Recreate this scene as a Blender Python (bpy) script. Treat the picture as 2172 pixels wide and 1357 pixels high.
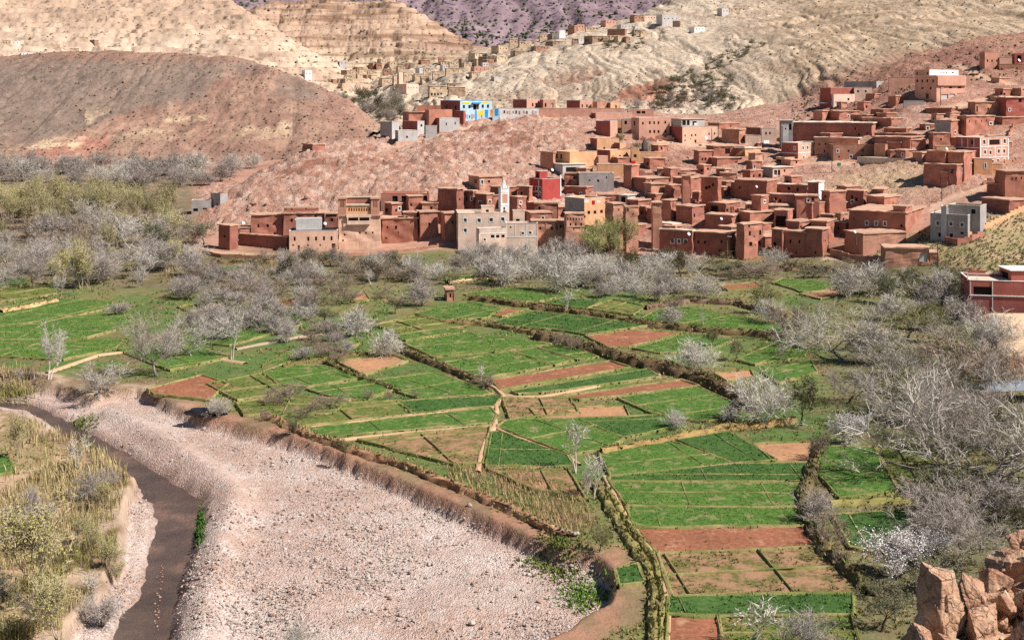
import bpy, math, random
import numpy as np
from mathutils import Vector, Matrix
R = math.radians
for _o in list(bpy.data.objects):
    bpy.data.objects.remove(_o)
scn = bpy.context.scene
col = scn.collection

# ------------------------------------------------------------------ camera, sky, sun, exposure
IMW, IMH = 2172.0, 1357.0
FPX, CAMH, HOR, CX = 2600.0, 38.0, 200.0, 1086.0      # focal length in photo pixels, eye height, horizon row, centre column
cam = bpy.data.cameras.new('camera')
cam.sensor_fit = 'HORIZONTAL'; cam.sensor_width = 36.0
cam.lens = 36.0 * FPX / IMW
cam.shift_y = -(IMH / 2 - HOR) / IMW
cam.clip_start = 0.5; cam.clip_end = 9000
camo = bpy.data.objects.new('camera', cam); col.objects.link(camo)
camo.location = (0, 0, CAMH); camo.rotation_euler = (R(90), 0, 0)
scn.camera = camo

SUN_AZ, SUN_EL = 113.0, 46.0      # azimuth clockwise from +Y (view direction), elevation
w = bpy.data.worlds.new('World'); scn.world = w; w.use_nodes = True
nt = w.node_tree; nt.nodes.clear()
sky = nt.nodes.new('ShaderNodeTexSky'); sky.sky_type = 'NISHITA'; sky.sun_disc = False
sky.sun_elevation = R(SUN_EL); sky.sun_rotation = R(SUN_AZ); sky.altitude = 1500; sky.dust_density = 0.25
bg = nt.nodes.new('ShaderNodeBackground'); bg.inputs['Strength'].default_value = 0.055
wo = nt.nodes.new('ShaderNodeOutputWorld')
nt.links.new(sky.outputs[0], bg.inputs[0]); nt.links.new(bg.outputs[0], wo.inputs[0])
sun = bpy.data.lights.new('sun', 'SUN'); sun.energy = 5.0; sun.angle = R(0.5); sun.color = (1.0, 0.972, 0.93)
suno = bpy.data.objects.new('sun', sun); col.objects.link(suno)
_d = Vector((math.sin(R(SUN_AZ)) * math.cos(R(SUN_EL)), math.cos(R(SUN_AZ)) * math.cos(R(SUN_EL)), math.sin(R(SUN_EL))))
suno.rotation_euler = _d.to_track_quat('Z', 'Y').to_euler(); suno.location = (120, -60, 160)
vs = scn.view_settings
vs.view_transform = 'Standard'; vs.look = 'None'; vs.gamma = 1.0; vs.exposure = 0.3; vs.use_curve_mapping = False
scn.cycles.use_denoising = False
scn.cycles.max_bounces = 5; scn.cycles.diffuse_bounces = 1; scn.cycles.glossy_bounces = 2; scn.cycles.transmission_bounces = 2
scn.cycles.transparent_max_bounces = 4

# ------------------------------------------------------------------ helpers
def srgb(r, g, b):
    return tuple((c / 255 / 12.92) if c / 255 <= 0.04045 else ((c / 255 + 0.055) / 1.055) ** 2.4 for c in (r, g, b))

def P3(px, py, D):
    """world point seen at photo pixel (px,py) at depth D metres"""
    return Vector(((px - CX) / FPX * D, D, CAMH - (py - HOR) / FPX * D))
def flat(px, py, z=0.0):
    """world point of pixel on the plane at height z"""
    D = (CAMH - z) * FPX / (py - HOR)
    return Vector(((px - CX) / FPX * D, D, z))

def hash2(ix, iy, seed):
    h = (ix.astype(np.int64) * 374761393 + iy.astype(np.int64) * 668265263 + seed * 974711) & 0x7fffffff
    h = ((h ^ (h >> 13)) * 1274126177) & 0x7fffffff
    return ((h ^ (h >> 16)) & 0xffff) / 65535.0
def vnoise(x, y, seed=0):
    ix = np.floor(x); iy = np.floor(y); fx = x - ix; fy = y - iy
    fx = fx * fx * fx * (fx * (fx * 6 - 15) + 10); fy = fy * fy * fy * (fy * (fy * 6 - 15) + 10)
    a = hash2(ix, iy, seed); b = hash2(ix + 1, iy, seed); c = hash2(ix, iy + 1, seed); d = hash2(ix + 1, iy + 1, seed)
    return (a * (1 - fx) + b * fx) * (1 - fy) + (c * (1 - fx) + d * fx) * fy
def fbm(x, y, oct=4, seed=0, gain=0.5, lac=2.03):
    s = 0; a = 1; t = 0
    for i in range(oct):
        s = s + a * vnoise(x, y, seed + i * 17); t += a; a *= gain; x = x * lac + 13.7; y = y * lac - 7.1
    return s / t - 0.5
def ridged(x, y, oct=4, seed=0, gain=0.55, lac=2.1):
    s = 0; a = 1; t = 0
    for i in range(oct):
        n = 1 - np.abs(vnoise(x, y, seed + i * 31) * 2 - 1)
        s = s + a * n * n; t += a; a *= gain; x = x * lac + 5.3; y = y * lac + 9.1
    return s / t
def worley(x, y, seed=0):
    """F1 distance and cell random of jittered cells"""
    ix = np.floor(x); iy = np.floor(y)
    best = np.full(x.shape, 9.0); rnd = np.zeros(x.shape)
    for dx in (-1, 0, 1):
        for dy in (-1, 0, 1):
            cx_ = ix + dx; cy_ = iy + dy
            px_ = cx_ + hash2(cx_, cy_, seed); py_ = cy_ + hash2(cx_, cy_, seed + 5)
            d = np.hypot(px_ - x, py_ - y); m = d < best
            best = np.where(m, d, best); rnd = np.where(m, hash2(cx_, cy_, seed + 9), rnd)
    return best, rnd
def sstep(a, b, x):
    t = np.clip((x - a) / (b - a), 0, 1); return t * t * (3 - 2 * t)

def np_mesh(name, verts, faces, mat=None, colors=None, smooth=False):
    """verts (n,3), faces (m,3|4) arrays -> mesh; colors (n,3) point colour attribute 'tint'"""
    me = bpy.data.meshes.new(name)
    verts = np.asarray(verts, np.float32); faces = np.asarray(faces, np.int32)
    k = faces.shape[1]; m = len(faces)
    me.vertices.add(len(verts)); me.vertices.foreach_set('co', verts.ravel())
    me.loops.add(m * k); me.loops.foreach_set('vertex_index', faces.ravel())
    me.polygons.add(m); me.polygons.foreach_set('loop_start', np.arange(0, m * k, k, dtype=np.int32))
    me.polygons.foreach_set('loop_total', np.full(m, k, np.int32))
    if smooth: me.polygons.foreach_set('use_smooth', np.ones(m, bool))
    me.update(calc_edges=True)
    if colors is not None:
        at = me.color_attributes.new('tint', 'FLOAT_COLOR', 'POINT')
        c = np.ones((len(verts), 4), np.float32); c[:, :3] = colors
        at.data.foreach_set('color', c.ravel())
    if mat: me.materials.append(mat)
    return me
def link(name, me, parent=None, loc=None, rotz=None, **props):
    o = bpy.data.objects.new(name, me); col.objects.link(o)
    if parent is not None: o.parent = parent
    if loc is not None: o.location = loc
    if rotz is not None: o.rotation_euler = (0, 0, rotz)
    for k, v in props.items():
        if v is not None: o[k] = v
    return o
def thing(name, label, cat, loc=(0, 0, 0), rotz=0, group=None):
    return link(name, None, None, loc, rotz, label=label, category=cat, group=group, kind='thing')

class MB:
    """collects polygons (boxes, tubes, prisms) for one mesh"""
    def __init__(s): s.v = []; s.f = []
    def add(s, vs, fs):
        o = len(s.v); s.v += [tuple(v) for v in vs]; s.f += [tuple(i + o for i in f) for f in fs]
    def box(s, x0, x1, y0, y1, z0, z1):
        s.add([(x0, y0, z0), (x1, y0, z0), (x1, y1, z0), (x0, y1, z0), (x0, y0, z1), (x1, y0, z1), (x1, y1, z1), (x0, y1, z1)],
              [(0, 3, 2, 1), (4, 5, 6, 7), (0, 1, 5, 4), (1, 2, 6, 5), (2, 3, 7, 6), (3, 0, 4, 7)])
    def tube(s, p, q, r0, r1, n=6):
        p = Vector(p); q = Vector(q); d = (q - p).normalized()
        a = d.orthogonal().normalized(); b = d.cross(a)
        vs = [p + (a * math.cos(t) + b * math.sin(t)) * r0 for t in [i * 2 * math.pi / n for i in range(n)]]
        vs += [q + (a * math.cos(t) + b * math.sin(t)) * r1 for t in [i * 2 * math.pi / n for i in range(n)]]
        s.add(vs, [(i, (i + 1) % n, n + (i + 1) % n, n + i) for i in range(n)] + [tuple(range(n - 1, -1, -1)), tuple(range(n, 2 * n))])
    def mesh(s, name, mat):
        me = bpy.data.meshes.new(name); me.from_pydata(s.v, [], s.f); me.update()
        if mat: me.materials.append(mat)
        return me

# ------------------------------------------------------------------ materials
MATS = {}
def new_mat(name, rough=0.9, spec=0.15):
    m = bpy.data.materials.new(name); m.use_nodes = True
    n = m.node_tree; b = n.nodes['Principled BSDF']
    b.inputs['Roughness'].default_value = rough
    b.inputs['Specular IOR Level'].default_value = spec
    MATS[name] = m
    return m, n, b
def nd(n, typ, **kw):
    x = n.nodes.new(typ)
    for k, v in kw.items():
        if k.startswith('i_'): x.inputs[k[2:].replace('_', ' ')].default_value = v
        else: setattr(x, k, v)
    return x
def noise_node(n, scale, detail=4, rough=0.55, coord=None):
    x = nd(n, 'ShaderNodeTexNoise'); x.inputs['Scale'].default_value = scale
    x.inputs['Detail'].default_value = detail; x.inputs['Roughness'].default_value = rough
    if coord: n.links.new(coord, x.inputs['Vector'])
    return x
def ramp(n, src, pts):
    r = nd(n, 'ShaderNodeValToRGB'); e = r.color_ramp.elements
    while len(e) < len(pts): e.new(0.5)
    for el, (p, c) in zip(e, pts):
        el.position = p; el.color = (*c, 1) if len(c) == 3 else c
    n.links.new(src, r.inputs[0]); return r
def mixc(n, a, b, fac, mode='MIX'):
    x = nd(n, 'ShaderNodeMix', data_type='RGBA', blend_type=mode)
    for sock, v in ((x.inputs[0], fac), (x.inputs[6], a), (x.inputs[7], b)):
        if hasattr(v, 'default_value') or hasattr(v, 'links'): n.links.new(v, sock)
        elif isinstance(v, (int, float)): sock.default_value = v
        else: sock.default_value = (*v, 1) if len(v) == 3 else v
    return x.outputs[2]
def bump(n, b, height, strength, dist):
    x = nd(n, 'ShaderNodeBump'); x.inputs['Strength'].default_value = strength; x.inputs['Distance'].default_value = dist
    n.links.new(height, x.inputs['Height']); n.links.new(x.outputs[0], b.inputs['Normal'])
def ground_mat(name, s1, s2, s3, v1, v2, bstr, bdist, speck=None, stripes=None):
    """tint attribute varied by three noise scales; optional pale/dark specks; bump"""
    m, n, b = new_mat(name)
    tc = nd(n, 'ShaderNodeNewGeometry').outputs['Position']
    at = nd(n, 'ShaderNodeAttribute', attribute_name='tint')
    n1 = noise_node(n, s1, 5, 0.6, tc); n2 = noise_node(n, s2, 6, 0.65, tc); n3 = noise_node(n, s3, 4, 0.6, tc)
    r1 = ramp(n, n1.outputs[0], [(0.3, (1 - v1,) * 3), (0.7, (1 + v1, 1 + v1, 1 + v1 * 0.9))])
    r2 = ramp(n, n2.outputs[0], [(0.3, (1 - v2, 1 - v2 * 1.05, 1 - v2 * 1.1)), (0.72, (1 + v2,) * 3)])
    c = mixc(n, at.outputs['Color'], r1.outputs[0], 1.0, 'MULTIPLY')
    c = mixc(n, c, r2.outputs[0], 1.0, 'MULTIPLY')
    if speck:
        vo = nd(n, 'ShaderNodeTexVoronoi'); vo.inputs['Scale'].default_value = speck[0]; n.links.new(tc, vo.inputs['Vector'])
        rr = ramp(n, vo.outputs['Distance'], [(speck[1], (1, 1, 1)), (speck[1] + 0.12, (0, 0, 0))])
        ra = ramp(n, n3.outputs[0], [(0.42, (0, 0, 0)), (0.58, (1, 1, 1))])
        mm = mixc(n, rr.outputs[0], ra.outputs[0], 1.0, 'MULTIPLY')
        c = mixc(n, c, speck[2], mm)
    if stripes:
        mp = nd(n, 'ShaderNodeMapping'); mp.inputs['Scale'].default_value = (stripes[0] * 0.06, stripes[0] * 0.06, stripes[0])
        mp.inputs['Rotation'].default_value = (0, stripes[2], 0)
        n.links.new(tc, mp.inputs['Vector'])
        ns = noise_node(n, 1.0, 4, 0.6, mp.outputs[0])
        rs = ramp(n, ns.outputs[0], [(0.40, stripes[1]), (0.52, (1, 1, 1))])
        c = mixc(n, c, rs.outputs[0], 1.0, 'MULTIPLY')
    n.links.new(c, b.inputs['Base Color'])
    add = nd(n, 'ShaderNodeMath', operation='ADD'); n.links.new(n2.outputs[0], add.inputs[0]); n.links.new(n3.outputs[0], add.inputs[1])
    bump(n, b, add.outputs[0], bstr, bdist)
    return m
# ------------------------------------------------------------------ terrain table: ground height by photo column and depth
TD = np.array([50, 200, 225, 240, 255, 265, 278, 290, 305, 320, 340, 360, 380, 400, 425, 450, 480, 520, 600, 760.])
TP = np.array([-500, 0, 250, 400, 470, 560, 650, 750, 850, 950, 1050, 1200, 1350, 1500, 1650, 1800, 1950, 2100, 2300, 2700.])
_T = {
 -500: [0, 0, 0, 0, 0, 0, 0, 0, .3, .6, 1, 2, 3, 3.5, 5, 6, 8, 9, 13, 22],
 0:    [0, 0, 0, 0, 0, 0, 0, 0, .3, .6, 1, 2, 3, 3.5, 5, 6, 8, 9, 13, 22],
 250:  [0, 0, 0, 0, 0, 0, 0, 0, .3, .6, 1, 2, 3, 3.5, 5, 6, 8, 9, 13, 22],
 400:  [0, 0, 0, 0, 0, 0, 0, 0, 1, 3, 5.3, 6, 5, 4, 5, 6, 8, 9, 13, 22],
 470:  [0, 0, 0, 0, 0, 0, 0, 0, .8, 3.5, 7.5, 8, 6, 4.5, 5, 6, 8, 9, 13, 22],
 560:  [0, 0, 0, 0, 0, 0, 0, 0, 1, 5.5, 9.9, 14.2, 14.4, 9, 6, 6.5, 8, 9, 13, 22],
 650:  [0, 0, 0, 0, 0, 0, 0, 0, 1, 6.2, 11.8, 17.2, 20.8, 20, 12, 9, 9, 10, 14, 22],
 750:  [0, 0, 0, 0, 0, 0, 0, 0, 1, 7.5, 12.5, 17.2, 21.2, 22.5, 22, 14, 12, 12, 16, 23],
 850:  [0, 0, 0, 0, 0, 0, 0, 0, 1, 8.7, 13.8, 17.2, 20.2, 22.6, 25.7, 22, 15, 14, 18, 24],
 950:  [0, 0, 0, 0, 0, 0, 0, 0, 3, 10.5, 15.5, 19.3, 22.7, 25.2, 28.2, 28, 20, 17, 20, 26],
 1050: [0, 0, 0, 0, 0, 0, 0, 0, 2, 8.5, 13.2, 18.6, 23.4, 27.2, 30.4, 30.6, 24, 20, 22, 28],
 1200: [0, 0, 0, 0, 0, 0, 0, 0, 2, 7.2, 12.5, 17.9, 24.3, 28.5, 31.1, 31.4, 26, 24, 25, 30],
 1350: [0, 0, 0, 0, 0, 0, 0, 1, 5.2, 8.5, 13.2, 19.3, 24.1, 27.2, 30.6, 31.4, 30, 29, 30, 34],
 1500: [0, 0, 0, 0, 0, 0, 0, 2, 6.3, 9.7, 13.2, 17.9, 23.4, 26.5, 29, 29.3, 29, 29, 31, 36],
 1650: [0, 0, 0, 0, 0, 0, .2, 4.5, 8.7, 11.5, 14.7, 20, 24.8, 28.5, 31.5, 33.7, 34, 34, 34, 38],
 1800: [0, 0, 0, 0, 0, 0.2, 2.5, 5.7, 8.1, 13.4, 17.7, 22.8, 27.8, 32.6, 37.2, 40.6, 41, 40, 38, 40],
 1950: [0, 0, 0, 0, 1, 4.0, 5.9, 9, 14, 17.7, 22.3, 28.3, 35.1, 41, 47, 51.8, 54, 52, 48, 46],
 2100: [0, 0, .8, 2.6, 4.6, 6.9, 10, 13.5, 16.3, 18.6, 22.3, 29, 37.3, 43.4, 50.3, 56.2, 60, 60, 55, 50],
 2300: [0, 0, 1.5, 3.5, 6, 8, 11, 14.5, 17.5, 20, 24, 31, 39.5, 46, 53, 59, 64, 66, 60, 52],
 2700: [0, 0, 2, 4, 6.5, 8.5, 12, 16, 19, 21.5, 26, 33, 42, 49, 56, 62, 68, 70, 64, 54]}
TZ = np.array([_T[int(p)] for p in TP]).T            # [D, px]
def _interp_table(tab, px, D):
    px = np.clip(px, TP[0], TP[-1] - 1e-6); D = np.clip(D, TD[0], TD[-1] - 1e-6)
    i = np.clip(np.searchsorted(TP, px, 'right') - 1, 0, len(TP) - 2); j = np.clip(np.searchsorted(TD, D, 'right') - 1, 0, len(TD) - 2)
    u = (px - TP[i]) / (TP[i + 1] - TP[i]); v = (D - TD[j]) / (TD[j + 1] - TD[j])
    u = u * 0.45 + 0.55 * (u * u * (3 - 2 * u))
    return (tab[j, i] * (1 - u) + tab[j, i + 1] * u) * (1 - v) + (tab[j + 1, i] * (1 - u) + tab[j + 1, i + 1] * u) * v
def px_of(x, D): return x / D * FPX + CX
def point_in(poly, x, y):
    inside = np.zeros(x.shape, bool); n = len(poly)
    for i in range(n):
        x0, y0 = poly[i]; x1, y1 = poly[(i + 1) % n]
        if y0 == y1: continue
        c = ((y0 > y) != (y1 > y)) & (x < (x1 - x0) * (y - y0) / (y1 - y0) + x0)
        inside ^= c
    return inside
def line_dist(poly, x, y, closed=True):
    best = np.full(x.shape, 1e9); n = len(poly)
    for i in range(n if closed else n - 1):
        x0, y0 = poly[i]; x1, y1 = poly[(i + 1) % n]
        dx, dy = x1 - x0, y1 - y0; L = dx * dx + dy * dy + 1e-12
        t = np.clip(((x - x0) * dx + (y - y0) * dy) / L, 0, 1)
        best = np.minimum(best, np.hypot(x - x0 - t * dx, y - y0 - t * dy))
    return best
def fl(pts, z=0.0): return [tuple(flat(px, py, z)[:2]) for px, py in pts]
BEDZ, WATZ = -1.5, -2.05
# river bed outline (foot of the cut bank on its right side, photo pixels on the bed plane)
BED = fl([(-260, 800), (0, 815), (60, 822), (120, 838), (190, 862), (235, 848), (290, 846), (330, 862), (395, 895), (460, 915), (540, 935), (610, 950), (690, 978), (760, 1010),
          (850, 1048), (940, 1090), (1020, 1125), (1110, 1168), (1190, 1200), (1262, 1215), (1300, 1260), (1290, 1310), (1240, 1340), (1150, 1400), (1100, 1560),
          (150, 1560), (150, 1357), (215, 1290), (262, 1190), (270, 1100), (290, 1040), (225, 985), (150, 950), (95, 925), (60, 905), (0, 885), (-260, 880)], BEDZ)
_wr = [(-260, 838), (0, 852), (70, 858), (125, 885), (160, 900), (205, 925), (270, 962), (340, 1005), (400, 1042), (430, 1062), (426, 1120), (412, 1170), (390, 1225), (378, 1290), (362, 1360), (345, 1500)]
_wl = [(-260, 850), (0, 866), (60, 873), (110, 905), (140, 942), (195, 965), (240, 985), (272, 1012), (302, 1050), (328, 1085), (331, 1128), (312, 1178), (304, 1230), (290, 1272), (258, 1305), (232, 1360), (190, 1500)]
WATER = fl(_wr, WATZ) + fl(_wl[::-1], WATZ)
BERM = fl([(235, 868), (300, 898), (380, 950), (440, 990), (490, 1030), (492, 1075), (470, 1130), (452, 1190), (440, 1260), (425, 1357), (410, 1500)], BEDZ + 1.0)
def ground_smooth(px, D):
    px = np.asarray(px, float); D = np.asarray(D, float)
    # soften the table's depth creases
    z = (_interp_table(TZ, px, D) * 2 + _interp_table(TZ, px, D * 1.012) + _interp_table(TZ, px, D * 0.988)
         + _interp_table(TZ, px + 25, D) + _interp_table(TZ, px - 25, D)) / 6
    return z
def river_shape(x, y, z):
    near = (y < 175)
    if not near.all():
        z = np.array(z, float); k = np.zeros(z.shape); ch = np.zeros(z.shape)
        if near.any(): z[near], k[near], ch[near] = river_shape(x[near], y[near], z[near])
        return z, k, ch
    ins = point_in(BED, x, y); d = line_dist(BED, x, y)
    sd = np.where(ins, d, -d)
    wob = fbm(x * 0.5, y * 0.5, 3, 3) * 1.2
    k = sstep(-0.45, 0.45, sd + wob * 0.6)
    z = np.where(near, z * (1 - k) + BEDZ * k, z)
    wi = point_in(WATER, x, y); wd = line_dist(WATER, x, y); ws = np.where(wi, wd, -wd)
    ch = sstep(-1.0, 1.2, ws + fbm(x * 0.6, y * 0.6, 3, 8) * 0.8)
    z = np.where(near, z + (WATZ - 0.55 - z) * ch, z)
    bd = line_dist(BERM, x, y, False)
    z = np.where(near, z + 1.25 * np.exp(-(bd / 1.9) ** 2) * (1 - ch), z)
    return z, k * near, ch * near
def ground_z(x, y):
    """smooth height at world point, arrays or scalars"""
    x = np.atleast_1d(np.asarray(x, float)); y = np.atleast_1d(np.asarray(y, float))
    z = ground_smooth(px_of(x, y), y)
    return river_shape(x, y, z)[0]
def gz(x, y): return float(ground_z(x, y)[0])
_DS = np.exp(np.linspace(math.log(70), math.log(755), 900))
def hit(px, py):
    """world point where the ray through a photo pixel meets the smooth ground"""
    x = (px - CX) / FPX * _DS
    z = ground_z(x, _DS) if py > 760 else ground_smooth(np.full(len(_DS), float(px)), _DS); ray = CAMH - (py - HOR) / FPX * _DS
    k = np.nonzero(z >= ray)[0]
    i = k[0] if len(k) else len(_DS) - 1
    if i > 0:
        a = ray[i - 1] - z[i - 1]; b = ray[i] - z[i]; t = a / (a - b + 1e-9)
        D = _DS[i - 1] + (_DS[i] - _DS[i - 1]) * np.clip(t, 0, 1)
    else: D = _DS[0]
    D = float(D); X = (px - CX) / FPX * D
    return Vector((X, D, gz(X, D)))

C_RED = np.array(srgb(188, 142, 121)); C_ROCK = np.array(srgb(206, 169, 149)); C_DKRED = np.array(srgb(166, 118, 98))
C_TAN = np.array(srgb(205, 172, 138)); C_GRASS = np.array(srgb(96, 116, 62)); C_DRY = np.array(srgb(130, 126, 80))
C_GRAV = np.array(srgb(216, 196, 184)); C_BROWN = np.array(srgb(134, 112, 82)); C_SOIL = np.array(srgb(168, 112, 84)); C_MUD = np.array(srgb(120, 88, 76))
ground_material = ground_mat('earth', 0.05, 0.55, 2.6, 0.14, 0.20, 0.5, 0.30)

def crag_material():
    m, n, b = new_mat('spur_rock_face', .92, .1)
    tc = nd(n, 'ShaderNodeNewGeometry').outputs['Position']; at = nd(n, 'ShaderNodeAttribute', attribute_name='tint')
    n1 = noise_node(n, .16, 6, .62, tc); n2 = noise_node(n, .9, 6, .7, tc); mp = nd(n, 'ShaderNodeMapping'); mp.inputs['Scale'].default_value = (.5, .5, 1.6); mp.inputs['Rotation'].default_value = (.3, .35, 0); n.links.new(tc, mp.inputs['Vector']); n3 = noise_node(n, 1.1, 6, .72, mp.outputs[0])
    r1 = ramp(n, n1.outputs[0], [(.32, (.90, .84, .80)), (.5, (1.08, 1.08, 1.08)), (.68, (1.2, 1.23, 1.26))]); r2 = ramp(n, n2.outputs[0], [(.34, (.80, .75, .72)), (.5, (1.04, 1.04, 1.04)), (.66, (1.18, 1.2, 1.22))])
    c = mixc(n, at.outputs['Color'], r1.outputs[0], 1.0, 'MULTIPLY'); c = mixc(n, c, r2.outputs[0], 1.0, 'MULTIPLY'); n.links.new(c, b.inputs['Base Color'])
    ad = nd(n, 'ShaderNodeMath', operation='ADD'); n.links.new(n2.outputs[0], ad.inputs[0]); n.links.new(n3.outputs[0], ad.inputs[1]); bump(n, b, ad.outputs[0], 1.0, 0.85)
    return m
crag_ground = crag_material()
def bed_material():
    m, n, b = new_mat('gravel_bed', .92, .1)
    tc = nd(n, 'ShaderNodeNewGeometry').outputs['Position']; at = nd(n, 'ShaderNodeAttribute', attribute_name='tint')
    vo = nd(n, 'ShaderNodeTexVoronoi'); vo.inputs['Scale'].default_value = 4.5; n.links.new(tc, vo.inputs['Vector']); vo2 = nd(n, 'ShaderNodeTexVoronoi'); vo2.inputs['Scale'].default_value = 9.0; n.links.new(tc, vo2.inputs['Vector'])
    n1 = noise_node(n, .12, 5, .6, tc); n2 = noise_node(n, 1.2, 5, .65, tc)
    r1 = ramp(n, vo.outputs['Color'], [(.1, (.80, .77, .75)), (.5, (1.06, 1.04, 1.03)), (.9, (1.24, 1.23, 1.22))]); r2 = ramp(n, n1.outputs[0], [(.35, (.88, .84, .81)), (.65, (1.06, 1.06, 1.06))]); r3 = ramp(n, n2.outputs[0], [(.3, (.86, .83, .81)), (.7, (1.08, 1.08, 1.08))])
    c = mixc(n, at.outputs['Color'], r1.outputs[0], .85, 'MULTIPLY'); c = mixc(n, c, r2.outputs[0], 1.0, 'MULTIPLY'); c = mixc(n, c, r3.outputs[0], 1.0, 'MULTIPLY'); n.links.new(c, b.inputs['Base Color'])
    iv = nd(n, 'ShaderNodeMath', operation='ADD'); n.links.new(vo.outputs['Distance'], iv.inputs[0]); n.links.new(vo2.outputs['Distance'], iv.inputs[1])
    bp = nd(n, 'ShaderNodeBump', invert=True); bp.inputs['Strength'].default_value = .9; bp.inputs['Distance'].default_value = .12; n.links.new(iv.outputs[0], bp.inputs['Height']); n.links.new(bp.outputs[0], b.inputs['Normal'])
    return m
bed_ground = bed_material()
def grid_faces(nr, nc):
    i = np.arange(nr * nc).reshape(nr, nc)
    return np.stack([i[:-1, :-1], i[:-1, 1:], i[1:, 1:], i[1:, :-1]], -1).reshape(-1, 4)
TRACKS = [[(1985, 445), (2030, 418), (2085, 400), (2135, 384), (2200, 366)], [(1395, 300), (1440, 306), (1500, 309), (1560, 302), (1620, 292)], [(1130, 258), (1240, 244), (1330, 241), (1420, 243)], [(1560, 372), (1640, 352), (1720, 345), (1800, 348)], [(2000, 232), (2060, 222), (2130, 205), (2190, 190)], [(2030, 140), (2090, 168), (2150, 180)], [(440, 534), (600, 541), (760, 536), (930, 522)], [(820, 312), (900, 300), (990, 275), (1060, 255)], [(1760, 548), (1830, 545), (1900, 540), (1960, 545)]]
def build_ground():
    pxs = np.concatenate([np.arange(-700, -40, 20), np.arange(-40, 2220, 4.0), np.arange(2220, 2900, 20)])
    Ds = np.concatenate([np.exp(np.linspace(math.log(55), math.log(300), 330)), np.exp(np.linspace(math.log(300), math.log(480), 190))[1:], np.exp(np.linspace(math.log(480), math.log(755), 60))[1:]])
    PX, D = np.meshgrid(pxs, Ds)
    X = (PX - CX) / FPX * D
    z = ground_smooth(PX, D)
    z, bed, ch = river_shape(X, D, z)
    # how rocky the ground is
    rock = sstep(312, 322, D) * sstep(385, 470, PX) * (1 - sstep(1190, 1300, PX)) * (1 - sstep(430, 450, D))
    rock = np.maximum(rock, 0.85 * sstep(395, 412, D) * sstep(1700, 1850, PX))
    rub = sstep(282, 300, D) * sstep(1250, 1330, PX) * 0.45
    rub = np.maximum(rub, 0.8 * np.exp(-(((PX - 1840) / 120) ** 2 + ((D - 318) / 14) ** 2)))
    rock = np.maximum(rock, rub)
    w1, r1 = worley(X * 0.23 + D * 0.05, D * 0.21, 3); w2, r2 = worley(X * 0.62, D * 0.55, 4); w3, r3 = worley(X * 1.5, D * 1.3, 5)
    blocks = np.clip((.60 - w1) * 6, 0, 1) * (r1 > 0.55) * 0.9 * r1 + np.clip((.55 - w2) * 7, 0, 1) * (r2 > 0.45) * 0.75 * r2 + np.clip((.55 - w3) * 7, 0, 1) * (r3 > .4) * 0.34 * r3
    strata = ridged(X * 0.07 + D * 0.05, D * 0.30 - X * 0.10, 5, 13) * 1.5 - 0.7
    blocks = blocks + strata
    led = ridged(X * 0.06, D * 0.09, 4, 12) * 2.0 + fbm(X * 0.03, D * 0.03, 3, 14) * 3.0
    trk = np.full(X.shape, 9e9); fm = (D > 240) & (D < 460) & (PX > 380)
    for pl_ in TRACKS: trk[fm] = np.minimum(trk[fm], line_dist([tuple(hit(a_, b_)[:2]) for a_, b_ in pl_], X[fm], D[fm], False))
    tk = 1 - sstep(1.2, 2.4, trk + fbm(X * .6, D * .6, 3, 19) * 1.2); rock = rock * (1 - tk)
    z = z + rock * (blocks * 0.85 + (led - 0.9) * 0.6)
    valley = (1 - sstep(285, 300, D)) * (1 - bed)
    z = z + valley * (fbm(X * 0.25, D * 0.25, 4, 21) * 0.10 - 0.14)
    z = z + bed * (1 - ch) * (fbm(X * 0.35, D * 0.35, 4, 23) * 0.26 + ridged(X * 0.12, D * 0.5 + X * 0.2, 3, 24) * 0.10 - .1)
    z = z + (1 - valley) * (1 - bed) * fbm(X * 0.2, D * 0.2, 4, 25) * 0.5 * sstep(300, 330, D)
    # --- colours of the surfaces themselves
    n1 = fbm(X * 0.05, D * 0.05, 5, 31)[..., None]; n2 = fbm(X * 0.3, D * 0.3, 4, 32)[..., None]
    def mix(a, b, t): return a * (1 - t) + b * t
    c = np.broadcast_to(C_GRASS, X.shape + (3,)).copy()
    c = mix(c, C_DRY, sstep(-0.12, 0.15, n1 + n2 * 0.5)); c = mix(c, C_BROWN, sstep(0.02, 0.22, n2 + 0.3 * fbm(X * .1, D * .1, 3, 77)[..., None]) * 0.8)
    gpy = HOR + CAMH / D * FPX + fbm(X * .08, D * .08, 3, 97) * 50
    wd_ = np.maximum(sstep(540, 556, gpy) * (1 - sstep(596, 622, gpy)) * .65, (1 - sstep(440, 520, PX)) * (1 - sstep(590, 625, gpy)) * .9)
    wd_ = np.maximum(wd_, sstep(1700, 1800, PX + (gpy - 800) * -.1) * sstep(600, 640, gpy) * .55)
    wd_ = np.maximum(wd_, .55 * np.exp(-(((PX - 560) / 130) ** 2 + ((gpy - 640) / 40) ** 2)))
    c = mix(c, mix(np.array(srgb(138, 118, 96)), np.array(srgb(118, 108, 78)), sstep(-.1, .12, n2)), wd_[..., None])
    hill = sstep(288, 300, D)[..., None] * sstep(380, 440, PX)[..., None]
    hill = np.maximum(hill, (sstep(276, 284, D) * sstep(1250, 1350, PX))[..., None])
    red = mix(C_RED, C_DKRED, sstep(0.0, 0.25, n1)); red = mix(red, C_ROCK, np.clip(rock[..., None] * sstep(-0.05, 0.2, n2), 0, 1))
    pale = ((r2 > 0.75) * (w2 < 0.5) * rock)[..., None] * 0.55
    red = mix(red, np.array(srgb(212, 184, 164)), pale)
    c = mix(c, red, hill)
    rs = (sstep(388, 400, D) * sstep(1680, 1800, PX))[..., None]           # dark red slope above the village
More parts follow.
